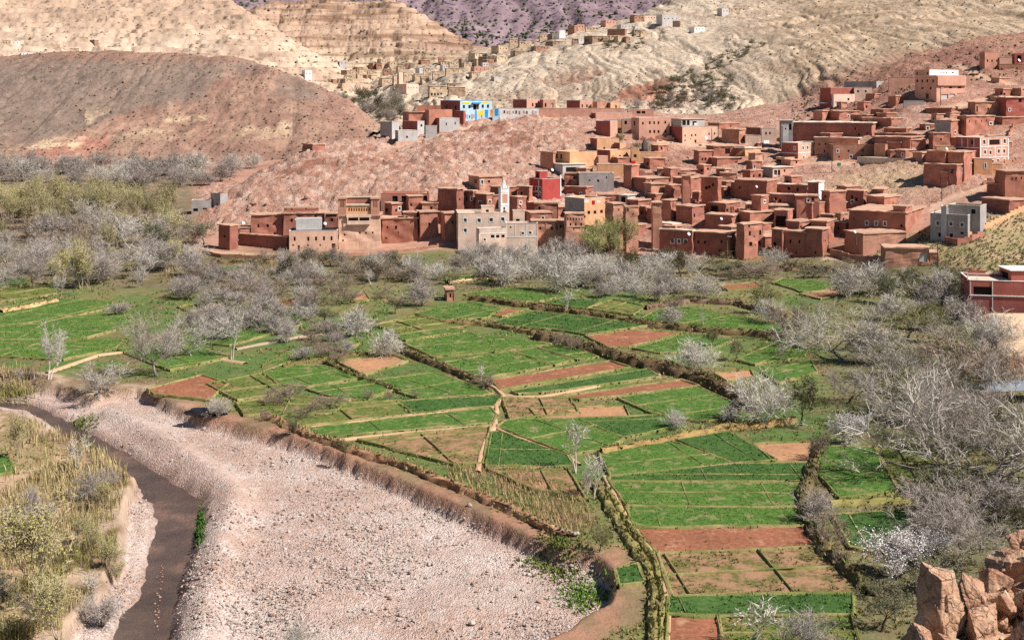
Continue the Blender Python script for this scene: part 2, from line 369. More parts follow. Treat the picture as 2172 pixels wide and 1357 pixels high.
    c = mix(c, mix(np.array(srgb(158, 114, 98)), np.array(srgb(180, 136, 114)), sstep(-.15, .15, n1)), rs)
    gs = (sstep(1960, 2010, PX + (D - 262) * 4) * sstep(228, 236, D) * (1 - sstep(278, 282, D)))[..., None]   # grassy slope by the grey house
    c = mix(c, mix(np.array(srgb(164, 148, 104)), np.array(srgb(182, 154, 118)), sstep(-0.1, 0.12, n2)), gs)
    tn = (np.exp(-(((PX - 1850) / 130) ** 2 + ((D - 318) / 15) ** 2)))[..., None]
    c = mix(c, C_TAN, np.clip(tn * 1.2, 0, 1))
    lv = ((1 - sstep(560, 640, PX)) * sstep(300, 340, D))[..., None]      # floor of the wooded valley on the left
    lv = lv * (1 - rock[..., None])
    c = mix(c, mix(np.array(srgb(128, 116, 92)), np.array(srgb(150, 122, 100)), sstep(-.1, .1, n2)), np.clip(lv * (1 - sstep(380, 430, PX))[..., None], 0, 1))
    g = mix(C_GRAV, np.array(srgb(208, 180, 165)), sstep(-0.05, 0.18, n1 + n2 * 0.4))
    g = mix(g, np.array(srgb(220, 206, 196)), 0.6 * sstep(0.05, 0.25, fbm(X * 1.3, D * 1.3, 3, 55)[..., None]))
    c = mix(c, np.array(srgb(206, 168, 142)), tk[..., None] * 0.85)
    lb = ((PX < 420) & (D < 150)) * sstep(840, 900, HOR + CAMH / D * FPX + fbm(X * .1, D * .1, 3, 88) * 60)
    c = mix(c, mix(np.array(srgb(190, 158, 128)), np.array(srgb(160, 136, 100)), sstep(-.05, .12, n2)), lb[..., None])
    eb = np.zeros(X.shape); nm_ = D < 175; eb[nm_] = 1 - sstep(1.5, 4.5, line_dist(BED, X[nm_], D[nm_]) + fbm(X[nm_] * .3, D[nm_] * .3, 3, 66) * 3)
    c = mix(c, mix(mix(np.array(srgb(192, 164, 138)), np.array(srgb(174, 130, 104)), sstep(340, 430, PX)[..., None]), np.array(srgb(150, 122, 94)), sstep(-.1, .1, n2)), eb[..., None])
    c = mix(c, g, bed[..., None])
    bank = np.clip(1 - np.abs(bed - 0.5) * 2.2, 0, 1)[..., None]; c = mix(c, mix(np.array(srgb(186, 156, 132)), np.array(srgb(160, 118, 94)), sstep(340, 430, PX)[..., None]), bank * .8)
    c = mix(c, C_MUD, ch[..., None] * 0.8)
    V = np.stack([X, D, z], -1).reshape(-1, 3)
    me = np_mesh('ground', V, grid_faces(*X.shape), ground_material, c.reshape(-1, 3), smooth=True)
    me.materials.append(crag_ground); me.materials.append(bed_ground); me.polygons.foreach_set('material_index', np.where(bed[:-1, :-1] > .55, 2, rock[:-1, :-1] > 0.3).ravel().astype(np.int32)); me.update()
    link('ground', me, kind='structure')
    # water
    pts = [flat(*p, WATZ) for p in _wr]; pts2 = [flat(*p, WATZ) for p in _wl]
    V = []; nn = 60
    for k in range(nn * (len(pts) - 1) + 1):
        t = k / nn; i = min(int(t), len(pts) - 2); f = t - i
        a = pts[i].lerp(pts[i + 1], f); b = pts2[min(i, len(pts2) - 2)].lerp(pts2[min(i + 1, len(pts2) - 1)], f) if i < len(pts2) - 1 else pts2[-1]
        d = (b - a).normalized() * 1.6
        for q in range(21): V.append((a - d).lerp(b + d, q / 20))
    V = np.array([v[:] for v in V]).reshape(-1, 21, 3)
    V[..., 2] = WATZ + fbm(V[..., 0] * 1.5, V[..., 1] * 1.5, 3, 61) * 0.05
    m, n, b = new_mat('river_water', 0.12, 0.5)
    tc = nd(n, 'ShaderNodeNewGeometry').outputs['Position']
    n1_ = noise_node(n, 0.22, 4, 0.6, tc)
    r = ramp(n, n1_.outputs[0], [(0.35, srgb(76, 62, 56)), (0.55, srgb(98, 79, 69)), (0.7, srgb(138, 106, 90))])
    n.links.new(r.outputs[0], b.inputs['Base Color'])
    mp = nd(n, 'ShaderNodeMapping'); mp.inputs['Scale'].default_value = (2.2, 0.9, 1); n.links.new(tc, mp.inputs['Vector'])
    n2_ = noise_node(n, 1.6, 5, 0.65, mp.outputs[0]); bump(n, b, n2_.outputs[0], 0.9, 0.3)
    link('river_water', np_mesh('river_water', V.reshape(-1, 3), grid_faces(*V.shape[:2]), m, smooth=True), kind='structure')
build_ground()

# ------------------------------------------------------------------ hills lofted through rows of (column, row, depth)
def loft(name, rows, nu, nv, amp, freq, tint, mat, seed, ledge=0.0, gully=0.0, px0=-500, px1=2700, power=1.0):
    rows_px = [np.array(r, float) for r in rows]
    us = np.linspace(px0, px1, nu)
    Zr = []; Dr = []
    for r in rows_px:
        d = np.interp(us, r[:, 0], r[:, 2]); py = np.interp(us, r[:, 0], r[:, 1])
        Dr.append(d); Zr.append(CAMH - (py - HOR) / FPX * d)
    Dr = np.array(Dr); Zr = np.array(Zr); k = len(rows)
    t = np.linspace(0, k - 1, nv)
    i = np.clip(t.astype(int), 0, k - 2); f = (t - i)[:, None]
    def cr(A):   # catmull-rom between rows
        a = A[np.clip(i - 1, 0, k - 1)]; b = A[i]; c = A[i + 1]; d = A[np.clip(i + 2, 0, k - 1)]
        m1 = (c - a) * 0.5; m2 = (d - b) * 0.5
        return (2 * f ** 3 - 3 * f ** 2 + 1) * b + (f ** 3 - 2 * f ** 2 + f) * m1 + (-2 * f ** 3 + 3 * f ** 2) * c + (f ** 3 - f ** 2) * m2
    D = cr(Dr); Z = cr(Zr)
    ker = np.ones(9) / 9                                  # soften the knots along the columns
    Z = np.apply_along_axis(lambda q: np.convolve(np.pad(q, 4, mode='edge'), ker, 'valid'), 1, Z)
    D = np.apply_along_axis(lambda q: np.convolve(np.pad(q, 4, mode='edge'), ker, 'valid'), 1, D)
    X = (us[None, :] - CX) / FPX * D
    edge = np.ones_like(Z)
    n = fbm(X * freq, D * freq, 6, seed) * 2 * amp
    if gully: n = n - gully * .16 * (ridged(X * freq * 5 + fbm(X * freq * 2, D * freq * 2, 3, seed + 4) * 2, D * freq * .4, 3, seed + 9) - .4)
    if gully: n = n - gully * (ridged(X * freq * 1.3 + fbm(X * freq * .6, D * freq * .6, 3, seed + 3) * 1.3 + D * freq * .07, D * freq * 0.06, 4, seed + 7) - 0.4)
    Z = Z + n * edge
    if ledge:
        q = Z / ledge + fbm(X * freq * 0.5, D * freq * 0.5, 3, seed + 5) * 1.5 + X * 0.002
        fr = q - np.floor(q); Z = Z + ledge * (sstep(0.55, 0.95, fr) - fr) * 0.8
    V = np.stack([X, D, Z], -1)
    c = tint(X, D, Z, np.broadcast_to(us[None, :], X.shape), HOR + (CAMH - Z) / D * FPX)
    me = np_mesh(name, V.reshape(-1, 3), grid_faces(nv, nu), mat, c.reshape(-1, 3), smooth=True)
    link(name, me, kind='structure')
    return V
def mixn(a, b, t): return np.asarray(a) * (1 - t) + np.asarray(b) * t

near_hill_mat = ground_mat('hill_earth', 0.02, 0.2, 0.9, 0.14, 0.25, 0.6, 0.8, speck=(0.5, 0.25, srgb(112, 92, 74)))
far_hill_mat = ground_mat('pale_rock', 0.008, 0.06, 0.35, 0.12, 0.22, 0.6, 1.6, speck=(0.16, 0.22, srgb(150, 120, 92)))
stripe_mat = ground_mat('banded_rock', 0.008, 0.05, 0.3, 0.10, 0.2, 0.7, 2.0, stripes=(0.16, (0.62, 0.55, 0.5), 0.12))
purple_mat = ground_mat('far_slope', 0.003, 0.02, 0.1, 0.10, 0.22, 0.7, 5.0, speck=(0.055, 0.3, srgb(84, 70, 88)))

def t_left(X, D, Z, px, py):
    n1 = fbm(X * 0.012, D * 0.012, 4, 41)[..., None]; n2 = fbm(X * 0.07, D * 0.07, 4, 42)[..., None]
    c = mixn(srgb(170, 134, 114), srgb(154, 118, 102), sstep(-0.1, 0.15, n2))
    grey = sstep(-60, 60, (380 - px) * 0.35 + (235 - py) * 1.6 + fbm(X * .03, D * .03, 5, 44) * 420)[..., None] * sstep(110, 135, py)[..., None]
    c = mixn(c, srgb(136, 120, 108), np.clip(grey, 0, 1) * 0.75)
    top = (1 - sstep(118, 150, py + n2[..., 0] * 40))[..., None]; c = mixn(c, srgb(158, 122, 104), top * 0.7)
    c = mixn(c, srgb(176, 124, 106), (sstep(0.02, 0.1, n1[..., 0] + n2[..., 0] * .5) * (px < 230) * sstep(200, 235, py))[..., None])
    yel = (np.exp(-((py - 262 - (px < 180) * 45) / 26) ** 2) * sstep(0.0, 0.12, fbm(X * 0.05, D * 0.05, 4, 47)) * (px < 620))[..., None]
    c = mixn(c, srgb(214, 184, 150), yel * 0.9)
    return c
LH = loft('left_red_hill', [
    [(-500, 352, 500), (0, 350, 508), (300, 348, 515), (600, 350, 525), (760, 340, 520), (1000, 330, 520)],
    [(-500, 300, 545), (0, 305, 540), (300, 300, 540), (600, 290, 545), (720, 300, 540), (1000, 330, 540)],
    [(-500, 235, 585), (0, 230, 585), (300, 225, 580), (560, 222, 575), (680, 245, 565), (800, 300, 560), (1000, 340, 560)],
    [(-500, 160, 640), (0, 160, 635), (200, 145, 630), (400, 145, 620), (560, 172, 600), (660, 205, 590), (740, 240, 580), (810, 290, 575), (1000, 350, 575)],
    [(-500, 140, 700), (0, 126, 690), (60, 118, 690), (150, 110, 685), (220, 110, 680), (290, 115, 675), (380, 115, 660), (500, 126, 640), (560, 140, 625), (620, 158, 615), (680, 183, 608), (740, 212, 600), (790, 250, 592), (830, 290, 588), (1000, 350, 588)],
    [(-500, 190, 760), (0, 190, 760), (300, 185, 740), (500, 200, 700), (620, 230, 660), (740, 270, 630), (830, 320, 610), (1000, 360, 600)]],
    560, 300, 2.0, 0.06, t_left, near_hill_mat, 71, gully=1.6, px0=-500, px1=1000)

def t_pale(X, D, Z, px, py):
    n1 = fbm(X * 0.006, D * 0.006, 4, 51)[..., None]; n2 = fbm(X * 0.05, D * 0.05, 4, 52)[..., None]
    c = mixn(srgb(206, 180, 156), srgb(188, 158, 136), sstep(-0.1, 0.15, n1 + n2 * 0.6))
    up = (1 - sstep(20, 90, py - px * 0.02 + n1[..., 0] * 120))[..., None]
    return mixn(c, srgb(190, 158, 134), up * 0.8)
PM = loft('pale_mountain', [
    [(-500, 260, 740), (0, 250, 740), (500, 240, 740), (800, 235, 760), (900, 232, 780)],
    [(-500, 140, 860), (0, 135, 860), (500, 150, 850), (640, 168, 840), (800, 190, 850), (900, 200, 860)],
    [(-500, 40, 1040), (0, 45, 1040), (300, 60, 1030), (500, 75, 1000), (640, 118, 960), (760, 166, 930), (900, 190, 930)],
    [(-500, -60, 1300), (0, -60, 1300), (300, -45, 1250), (420, -30, 1220), (500, 4, 1150), (560, 38, 1100), (640, 92, 1040), (700, 126, 1010), (780, 170, 980), (900, 195, 980)],
    [(-500, -160, 1700), (0, -150, 1650), (300, -120, 1600), (420, -60, 1400), (500, 40, 1250), (640, 130, 1120), (780, 200, 1050), (900, 230, 1040)]],
    420, 280, 5, 0.03, t_pale, far_hill_mat, 81, gully=4, ledge=5.0, px0=-500, px1=900)

def t_band(X, D, Z, px, py):
    n1 = fbm(X * 0.006, D * 0.006, 4, 61)[..., None]
    c = mixn(srgb(190, 158, 134), srgb(172, 138, 118), sstep(-0.1, 0.15, n1))
    low = sstep(90, 130, py)[..., None]
    return mixn(c, srgb(204, 180, 152), low * 0.7)
SM = loft('banded_mountain', [
    [(400, 225, 900), (760, 225, 900), (900, 215, 900), (1020, 190, 900), (1200, 190, 920)],
    [(400, 160, 1020), (640, 150, 1030), (800, 160, 1030), (900, 150, 1020), (1000, 148, 1000), (1060, 150, 1000), (1200, 170, 1000)],
    [(400, 60, 1200), (560, 60, 1220), (700, 70, 1200), (850, 75, 1180), (940, 100, 1140), (1000, 118, 1110), (1060, 135, 1080), (1200, 170, 1080)],
    [(400, 40, 1400), (520, 22, 1400), (560, 8, 1400), (640, 1, 1400), (750, 6, 1380), (830, 3, 1360), (870, 18, 1340), (900, 36, 1320), (950, 66, 1280), (1000, 90, 1240), (1060, 112, 1200), (1200, 160, 1180)],
    [(400, 120, 1600), (560, 80, 1600), (830, 80, 1560), (900, 110, 1500), (1000, 150, 1400), (1200, 200, 1300)]],
    420, 320, 4, 0.025, t_band, stripe_mat, 91, gully=4, ledge=7.0, px0=400, px1=1200)

def t_purp(X, D, Z, px, py):
    n1 = fbm(X * 0.002, D * 0.002, 5, 101)[..., None]
    return mixn(srgb(150, 126, 130), srgb(134, 113, 118), sstep(-0.1, 0.12, n1))
FM = loft('far_purple_mountain', [
    [(-800, 260, 1500), (3000, 260, 1500)], [(-800, 160, 1700), (900, 150, 1700), (1100, 105, 1750), (1400, 100, 1750), (3000, 130, 1700)],
    [(-800, 20, 2300), (900, 20, 2300), (1200, 30, 2250), (3000, 20, 2300)], [(-800, -120, 3000), (900, -110, 3000), (1400, -150, 3000), (3000, -160, 3000)],
    [(-800, -300, 4200), (3000, -340, 4200)], [(-800, -260, 5000), (3000, -300, 5000)]],
    520, 280, 26, 0.006, t_purp, purple_mat, 111, gully=46, px0=-800, px1=3000)

def t_right(X, D, Z, px, py):
    n1 = fbm(X * 0.012, D * 0.012, 4, 121)[..., None]; n2 = fbm(X * 0.07, D * 0.07, 4, 122)[..., None]
    c = mixn(srgb(207, 185, 161), srgb(187, 161, 137), sstep(-0.1, 0.15, n1 * 0.7 + n2 * 0.6))
    rt = sstep(1500, 1750, px)[..., None]; c = mixn(c, mixn(srgb(196, 170, 142), srgb(176, 149, 122), sstep(-.1, .1, n2)), rt)
    redp = (sstep(0.04, 0.12, fbm(X * 0.03, D * 0.03, 4, 124)) * np.exp(-(((px - 1330) / 130) ** 2 + ((py - 185) / 40) ** 2)))[..., None]
    c = mixn(c, srgb(170, 120, 98), np.clip(redp * 1.3, 0, 1))
    rr = sstep(-25, 25, py - np.interp(px, [1500, 1600, 1650, 1750, 1850, 2000, 2172], [270, 245, 228, 165, 132, 108, 88]))[..., None] * (px > 1560)[..., None]
    c = mixn(c, srgb(170, 126, 106), rr * 0.9)
    return c
RH = loft('right_pale_hill', [
    [(700, 300, 560), (850, 270, 560), (1050, 262, 520), (1300, 262, 500), (1500, 268, 480), (1650, 262, 470), (1800, 232, 470), (2000, 150, 480), (2172, 130, 490), (2700, 120, 500)],
    [(700, 260, 660), (800, 238, 660), (850, 224, 650), (1000, 212, 610), (1200, 222, 570), (1350, 228, 540), (1500, 232, 520), (1650, 215, 520), (1760, 160, 530), (1900, 118, 530), (2050, 90, 540), (2172, 70, 550), (2700, 40, 560)],
    [(700, 235, 760), (800, 205, 750), (900, 185, 740), (1000, 162, 700), (1100, 150, 680), (1200, 145, 650), (1350, 150, 610), (1450, 152, 590), (1560, 140, 590), (1700, 95, 600), (1900, 58, 610), (2172, 20, 620), (2700, -20, 640)],
    [(700, 240, 860), (800, 180, 850), (880, 160, 850), (960, 145, 830), (1000, 130, 820), (1060, 118, 800), (1150, 96, 790), (1250, 82, 780), (1350, 72, 760), (1500, 60, 750), (1650, 40, 740), (1900, -5, 740), (2172, -40, 740), (2700, -80, 760)],
    [(700, 250, 960), (800, 165, 960), (880, 148, 950), (960, 132, 930), (1020, 110, 920), (1100, 90, 910), (1200, 72, 900), (1300, 52, 890), (1360, 32, 880), (1420, 12, 880), (1500, -5, 880), (1650, -20, 880), (2172, -90, 880), (2700, -120, 900)],
    [(700, 280, 1050), (800, 200, 1050), (960, 180, 1030), (1100, 150, 1010), (1300, 110, 1000), (1420, -10, 1010), (1500, -40, 1050), (2172, -160, 1050), (2700, -200, 1050)]],
    760, 380, 1.3, 0.05, t_right, near_hill_mat, 131, gully=4.6, px0=700, px1=2700)
# ------------------------------------------------------------------ houses
def wall_mat(name, rgb, vary=0.16, streak=0.12, rough=0.92, brick=None):
    m, n, b = new_mat(name, rough, 0.1)
    tc = nd(n, 'ShaderNodeNewGeometry').outputs['Position']
    oi = nd(n, 'ShaderNodeObjectInfo')
    n1 = noise_node(n, 0.45, 5, 0.62, tc); n2 = noise_node(n, 3.0, 4, 0.6, tc)
    mp = nd(n, 'ShaderNodeMapping'); mp.inputs['Scale'].default_value = (1.6, 1.6, 0.22); n.links.new(tc, mp.inputs['Vector'])
    n3 = noise_node(n, 1.0, 4, 0.6, mp.outputs[0])
    r0 = ramp(n, oi.outputs['Random'], [(0, (1 - vary, 1 - vary * 1.15, 1 - vary * 1.2)), (1, (1 + vary * 0.6,) * 3)])
    r1 = ramp(n, n1.outputs[0], [(0.3, (0.84, 0.82, 0.80)), (0.7, (1.1, 1.1, 1.1))])
    r3 = ramp(n, n3.outputs[0], [(0.3, (1 - streak, 1 - streak * 1.1, 1 - streak * 1.2)), (0.65, (1.05, 1.05, 1.05))])
    vo = nd(n, 'ShaderNodeTexVoronoi'); vo.inputs['Scale'].default_value = 0.55; vo.inputs['Randomness'].default_value = 1.0
    wv = mixc(n, tc, n1.outputs['Color'], 0.25); n.links.new(wv, vo.inputs['Vector'])
    r4 = ramp(n, vo.outputs['Color'], [(0.25, (1 - vary, 1 - vary, 1 - vary * .9)), (0.75, (1 + vary * .7,) * 3)])
    c = mixc(n, rgb, r0.outputs[0], 1.0, 'MULTIPLY'); c = mixc(n, c, r4.outputs[0], 0.7, 'MULTIPLY'); c = mixc(n, c, r1.outputs[0], 1.0, 'MULTIPLY'); c = mixc(n, c, r3.outputs[0], 1.0, 'MULTIPLY')
    n.links.new(c, b.inputs['Base Color'])
    h = n2.outputs[0]
    if brick:
        bt = nd(n, 'ShaderNodeTexBrick'); bt.inputs['Scale'].default_value = 1.0; bt.inputs['Brick Width'].default_value = 0.45; bt.inputs['Row Height'].default_value = 0.22
        bt.inputs['Mortar Size'].default_value = 0.02; bt.inputs['Color1'].default_value = (1, 1, 1, 1); bt.inputs['Color2'].default_value = (.9, .9, .9, 1); bt.inputs['Mortar'].default_value = (.7, .7, .7, 1)
        n.links.new(nd(n, 'ShaderNodeTexCoord').outputs['UV'], bt.inputs['Vector'])
    bump(n, b, h, 0.35, 0.06)
    return m
WM = {
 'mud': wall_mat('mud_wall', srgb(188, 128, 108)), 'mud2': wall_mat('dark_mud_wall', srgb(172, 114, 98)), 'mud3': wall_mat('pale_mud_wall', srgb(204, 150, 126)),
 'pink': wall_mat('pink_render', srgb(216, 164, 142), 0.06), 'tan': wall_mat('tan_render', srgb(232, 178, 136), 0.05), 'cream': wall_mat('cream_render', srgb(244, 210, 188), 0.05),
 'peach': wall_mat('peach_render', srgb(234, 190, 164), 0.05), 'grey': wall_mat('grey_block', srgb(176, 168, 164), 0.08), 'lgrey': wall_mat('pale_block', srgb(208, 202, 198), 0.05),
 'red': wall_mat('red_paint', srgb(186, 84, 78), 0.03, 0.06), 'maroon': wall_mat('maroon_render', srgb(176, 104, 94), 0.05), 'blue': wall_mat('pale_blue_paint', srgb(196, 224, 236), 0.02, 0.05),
 'white': wall_mat('white_paint', srgb(240, 236, 230), 0.02, 0.06), 'far': wall_mat('far_mud_wall', srgb(214, 188, 158), 0.14), 'farr': wall_mat('far_red_wall', srgb(178, 136, 114), 0.12),
 'fard': wall_mat('far_stone_wall', srgb(168, 142, 120), 0.12), 'concrete': wall_mat('concrete', srgb(206, 196, 188), 0.05),
 'roofmud': wall_mat('mud_roof', srgb(212, 168, 142), 0.10), 'roofpale': wall_mat('pale_roof', srgb(236, 214, 190), 0.08), 'roofgrey': wall_mat('grey_roof', srgb(206, 196, 190), 0.08),
 'yellow': wall_mat('yellow_paint', srgb(244, 220, 70), 0.02, 0.05), 'skyblue': wall_mat('blue_paint', srgb(60, 160, 226), 0.02, 0.05), 'brown': wall_mat('brown_paint', srgb(120, 66, 44), 0.05),
 'green': wall_mat('green_paint', srgb(60, 120, 96), 0.05), 'redbright': wall_mat('bright_red_cloth', srgb(206, 40, 44), 0.02, 0.05)}
def glass_mat():
    m, n, b = new_mat('dark_window', 0.35, 0.4); b.inputs['Base Color'].default_value = (0.018, 0.016, 0.016, 1); return m
GLASS = glass_mat()
_m, _n, _b = new_mat('dark_opening', 0.95, 0.05); _b.inputs['Base Color'].default_value = (0.03, 0.02, 0.016, 1); OPENING = _m
_m, _n, _b = new_mat('door_wood', 0.7, 0.2); _b.inputs['Base Color'].default_value = (*srgb(112, 62, 40), 1); DOORM = _m
_m, _n, _b = new_mat('shutter_metal', 0.5, 0.3); _b.inputs['Base Color'].default_value = (*srgb(196, 190, 186), 1); SHUTTER = _m

VIEW = {'0': (0, 0, 1), 'P': (1340, 360, 6.787), 'Q': (1540, 360, 6.787), 'R': (1640, 240, 6.787), 'S': (1872, 90, 6.787), 'T': (1120, 340, 6.787), 'U': (1230, 210, 6.787),
        'V': (640, 70, 5.43), 'W': (960, 20, 4.525), 'D': (380, 330, 3.745), 'E': (900, 330, 4.177), 'C': (1650, 260, 4.161), 'G': (600, 0, 3.0), 'A': (1650, 60, 4.161),
        'B': (1200, 200, 4.344), 'I': (0, 330, 3.0), 'J': (600, 520, 3.0), 'K': (1300, 440, 2.491), 'L': (0, 700, 2.065), 'M': (700, 850, 2.677), 'N': (1400, 850, 2.676), 'X': (1950, 520, 3.77)}
def vx(v, x): o = VIEW[v]; return o[0] + x / o[2]
def vy(v, y): o = VIEW[v]; return o[1] + y / o[2]

LASTD = [0]; ZONE_HOUSES = []; FOOT = []
def panel(mb, L, z0, z1, holes, axis, depth=0.28, flip=False):
    """rectangular wall in the plane y=0 (axis 0) or x=0 (axis 1) with recessed holes (u0,u1,w0,w1)"""
    us = sorted({0.0, L} | {L * k / 5 for k in range(1, 5)} | {h[0] for h in holes} | {h[1] for h in holes}); zs = sorted({z0, z1} | {z1 * k / 3 for k in range(0, 3)} | {h[2] for h in holes} | {h[3] for h in holes})
    def pt(u, d, z): return (u, d, z) if axis == 0 else (d, u, z)
    fl_ = (lambda q: q) if axis == 0 else (lambda q: q[::-1])
    for i in range(len(us) - 1):
        for j in range(len(zs) - 1):
            uc = (us[i] + us[i + 1]) / 2; zc = (zs[j] + zs[j + 1]) / 2
            if any(h[0] < uc < h[1] and h[2] < zc < h[3] for h in holes): continue
            mb.add(fl_([pt(us[i], 0, zs[j]), pt(us[i + 1], 0, zs[j]), pt(us[i + 1], 0, zs[j + 1]), pt(us[i], 0, zs[j + 1])]), [(0, 1, 2, 3)])
    for a, b, c, d in holes:
        for q in ([pt(a, 0, c), pt(b, 0, c), pt(b, depth, c), pt(a, depth, c)], [pt(a, 0, d), pt(a, depth, d), pt(b, depth, d), pt(b, 0, d)],
                  [pt(a, 0, c), pt(a, depth, c), pt(a, depth, d), pt(a, 0, d)], [pt(b, 0, c), pt(b, 0, d), pt(b, depth, d), pt(b, depth, c)]):
            mb.add(fl_(q), [(0, 1, 2, 3)])
_pane_cache = {}
def opening_part(parent, u, z, w_, h_, axis, typ, depth=0.28):
    """a window or door in the hole: pane at the back of the reveal, frame / shutter as sub-parts"""
    key = (round(w_, 1), round(h_, 1), typ, axis)
    if key not in _pane_cache:
        mb = MB(); a, c = w_ / 2, h_ / 2
        mat = {'d': DOORM, 'o': OPENING, 's': SHUTTER}.get(typ[0], GLASS)
        mb.box(-a, a, depth - 0.012, depth + 0.05, -c, c)
        if typ[0] in 'wf':
            pass
        fr = None
        if typ[0] in 'wf':
            f = MB(); t = 0.05
            f.box(-a, -a + t, depth - 0.06, depth - 0.015, -c, c); f.box(a - t, a, depth - 0.06, depth - 0.015, -c, c)
            f.box(-a + t, a - t, depth - 0.06, depth - 0.015, c - t, c); f.box(-a + t, a - t, depth - 0.06, depth - 0.015, -c, -c + t)
            f.box(-0.02, 0.02, depth - 0.055, depth - 0.02, -c + t, c - t)
            if typ[0] == 'f':
                g = 0.17
                f.box(-a - g, a + g, -0.05, 0.02, c, c + g); f.box(-a - g, a + g, -0.05, 0.02, -c - g, -c)
                f.box(-a - g, -a, -0.05, 0.02, -c, c); f.box(a, a + g, -0.05, 0.02, -c, c)
            fr = f.mesh('frame', WM['white'] if typ[0] == 'f' else DOORM)
        _pane_cache[key] = (mb.mesh('window' if typ[0] in 'wfo' else 'door', mat), fr)
    me, fr = _pane_cache[key]
    nm = 'door' if typ[0] in 'ds' else 'window'
    o = link(nm, me, parent)
    if axis == 0: o.location = (u, 0, z)
    else: o.location = (0, u, z); o.rotation_euler = (0, 0, R(-90))      # local +y of the pane -> +x
    if fr:
        link('frame', fr, o)
    return o
rng = random.Random(7)
def rough_slab(Lx, Ly, z0, th, over, jit, seed):
    """mud roof slab with an uneven edge"""
    r = random.Random(seed); ring = []
    nx = max(2, int(Lx / 1.1)); ny = max(2, int(Ly / 1.1))
    for i in range(nx): ring.append((-over + (Lx + 2 * over) * i / nx, -over))
    for i in range(ny): ring.append((Lx + over, -over + (Ly + 2 * over) * i / ny))
    for i in range(nx): ring.append((Lx + over - (Lx + 2 * over) * i / nx, Ly + over))
    for i in range(ny): ring.append((-over, Ly + over - (Ly + 2 * over) * i / ny))
    n = len(ring); mb = MB(); lo = []; hi = []
    for x, y in ring:
        x += r.uniform(-jit, jit); y += r.uniform(-jit, jit); dz = r.uniform(-jit, jit) * 0.8
        lo.append((x, y, z0 - 0.02)); hi.append((x, y, z0 + th + dz))
    c = (Lx / 2, Ly / 2, z0 + th * 0.6)
    mb.add(lo + hi + [c], [(i, (i + 1) % n, n + (i + 1) % n, n + i) for i in range(n)] + [(n + i, n + (i + 1) % n, 2 * n) for i in range(n)] + [tuple(range(n - 1, -1, -1))])
    return mb
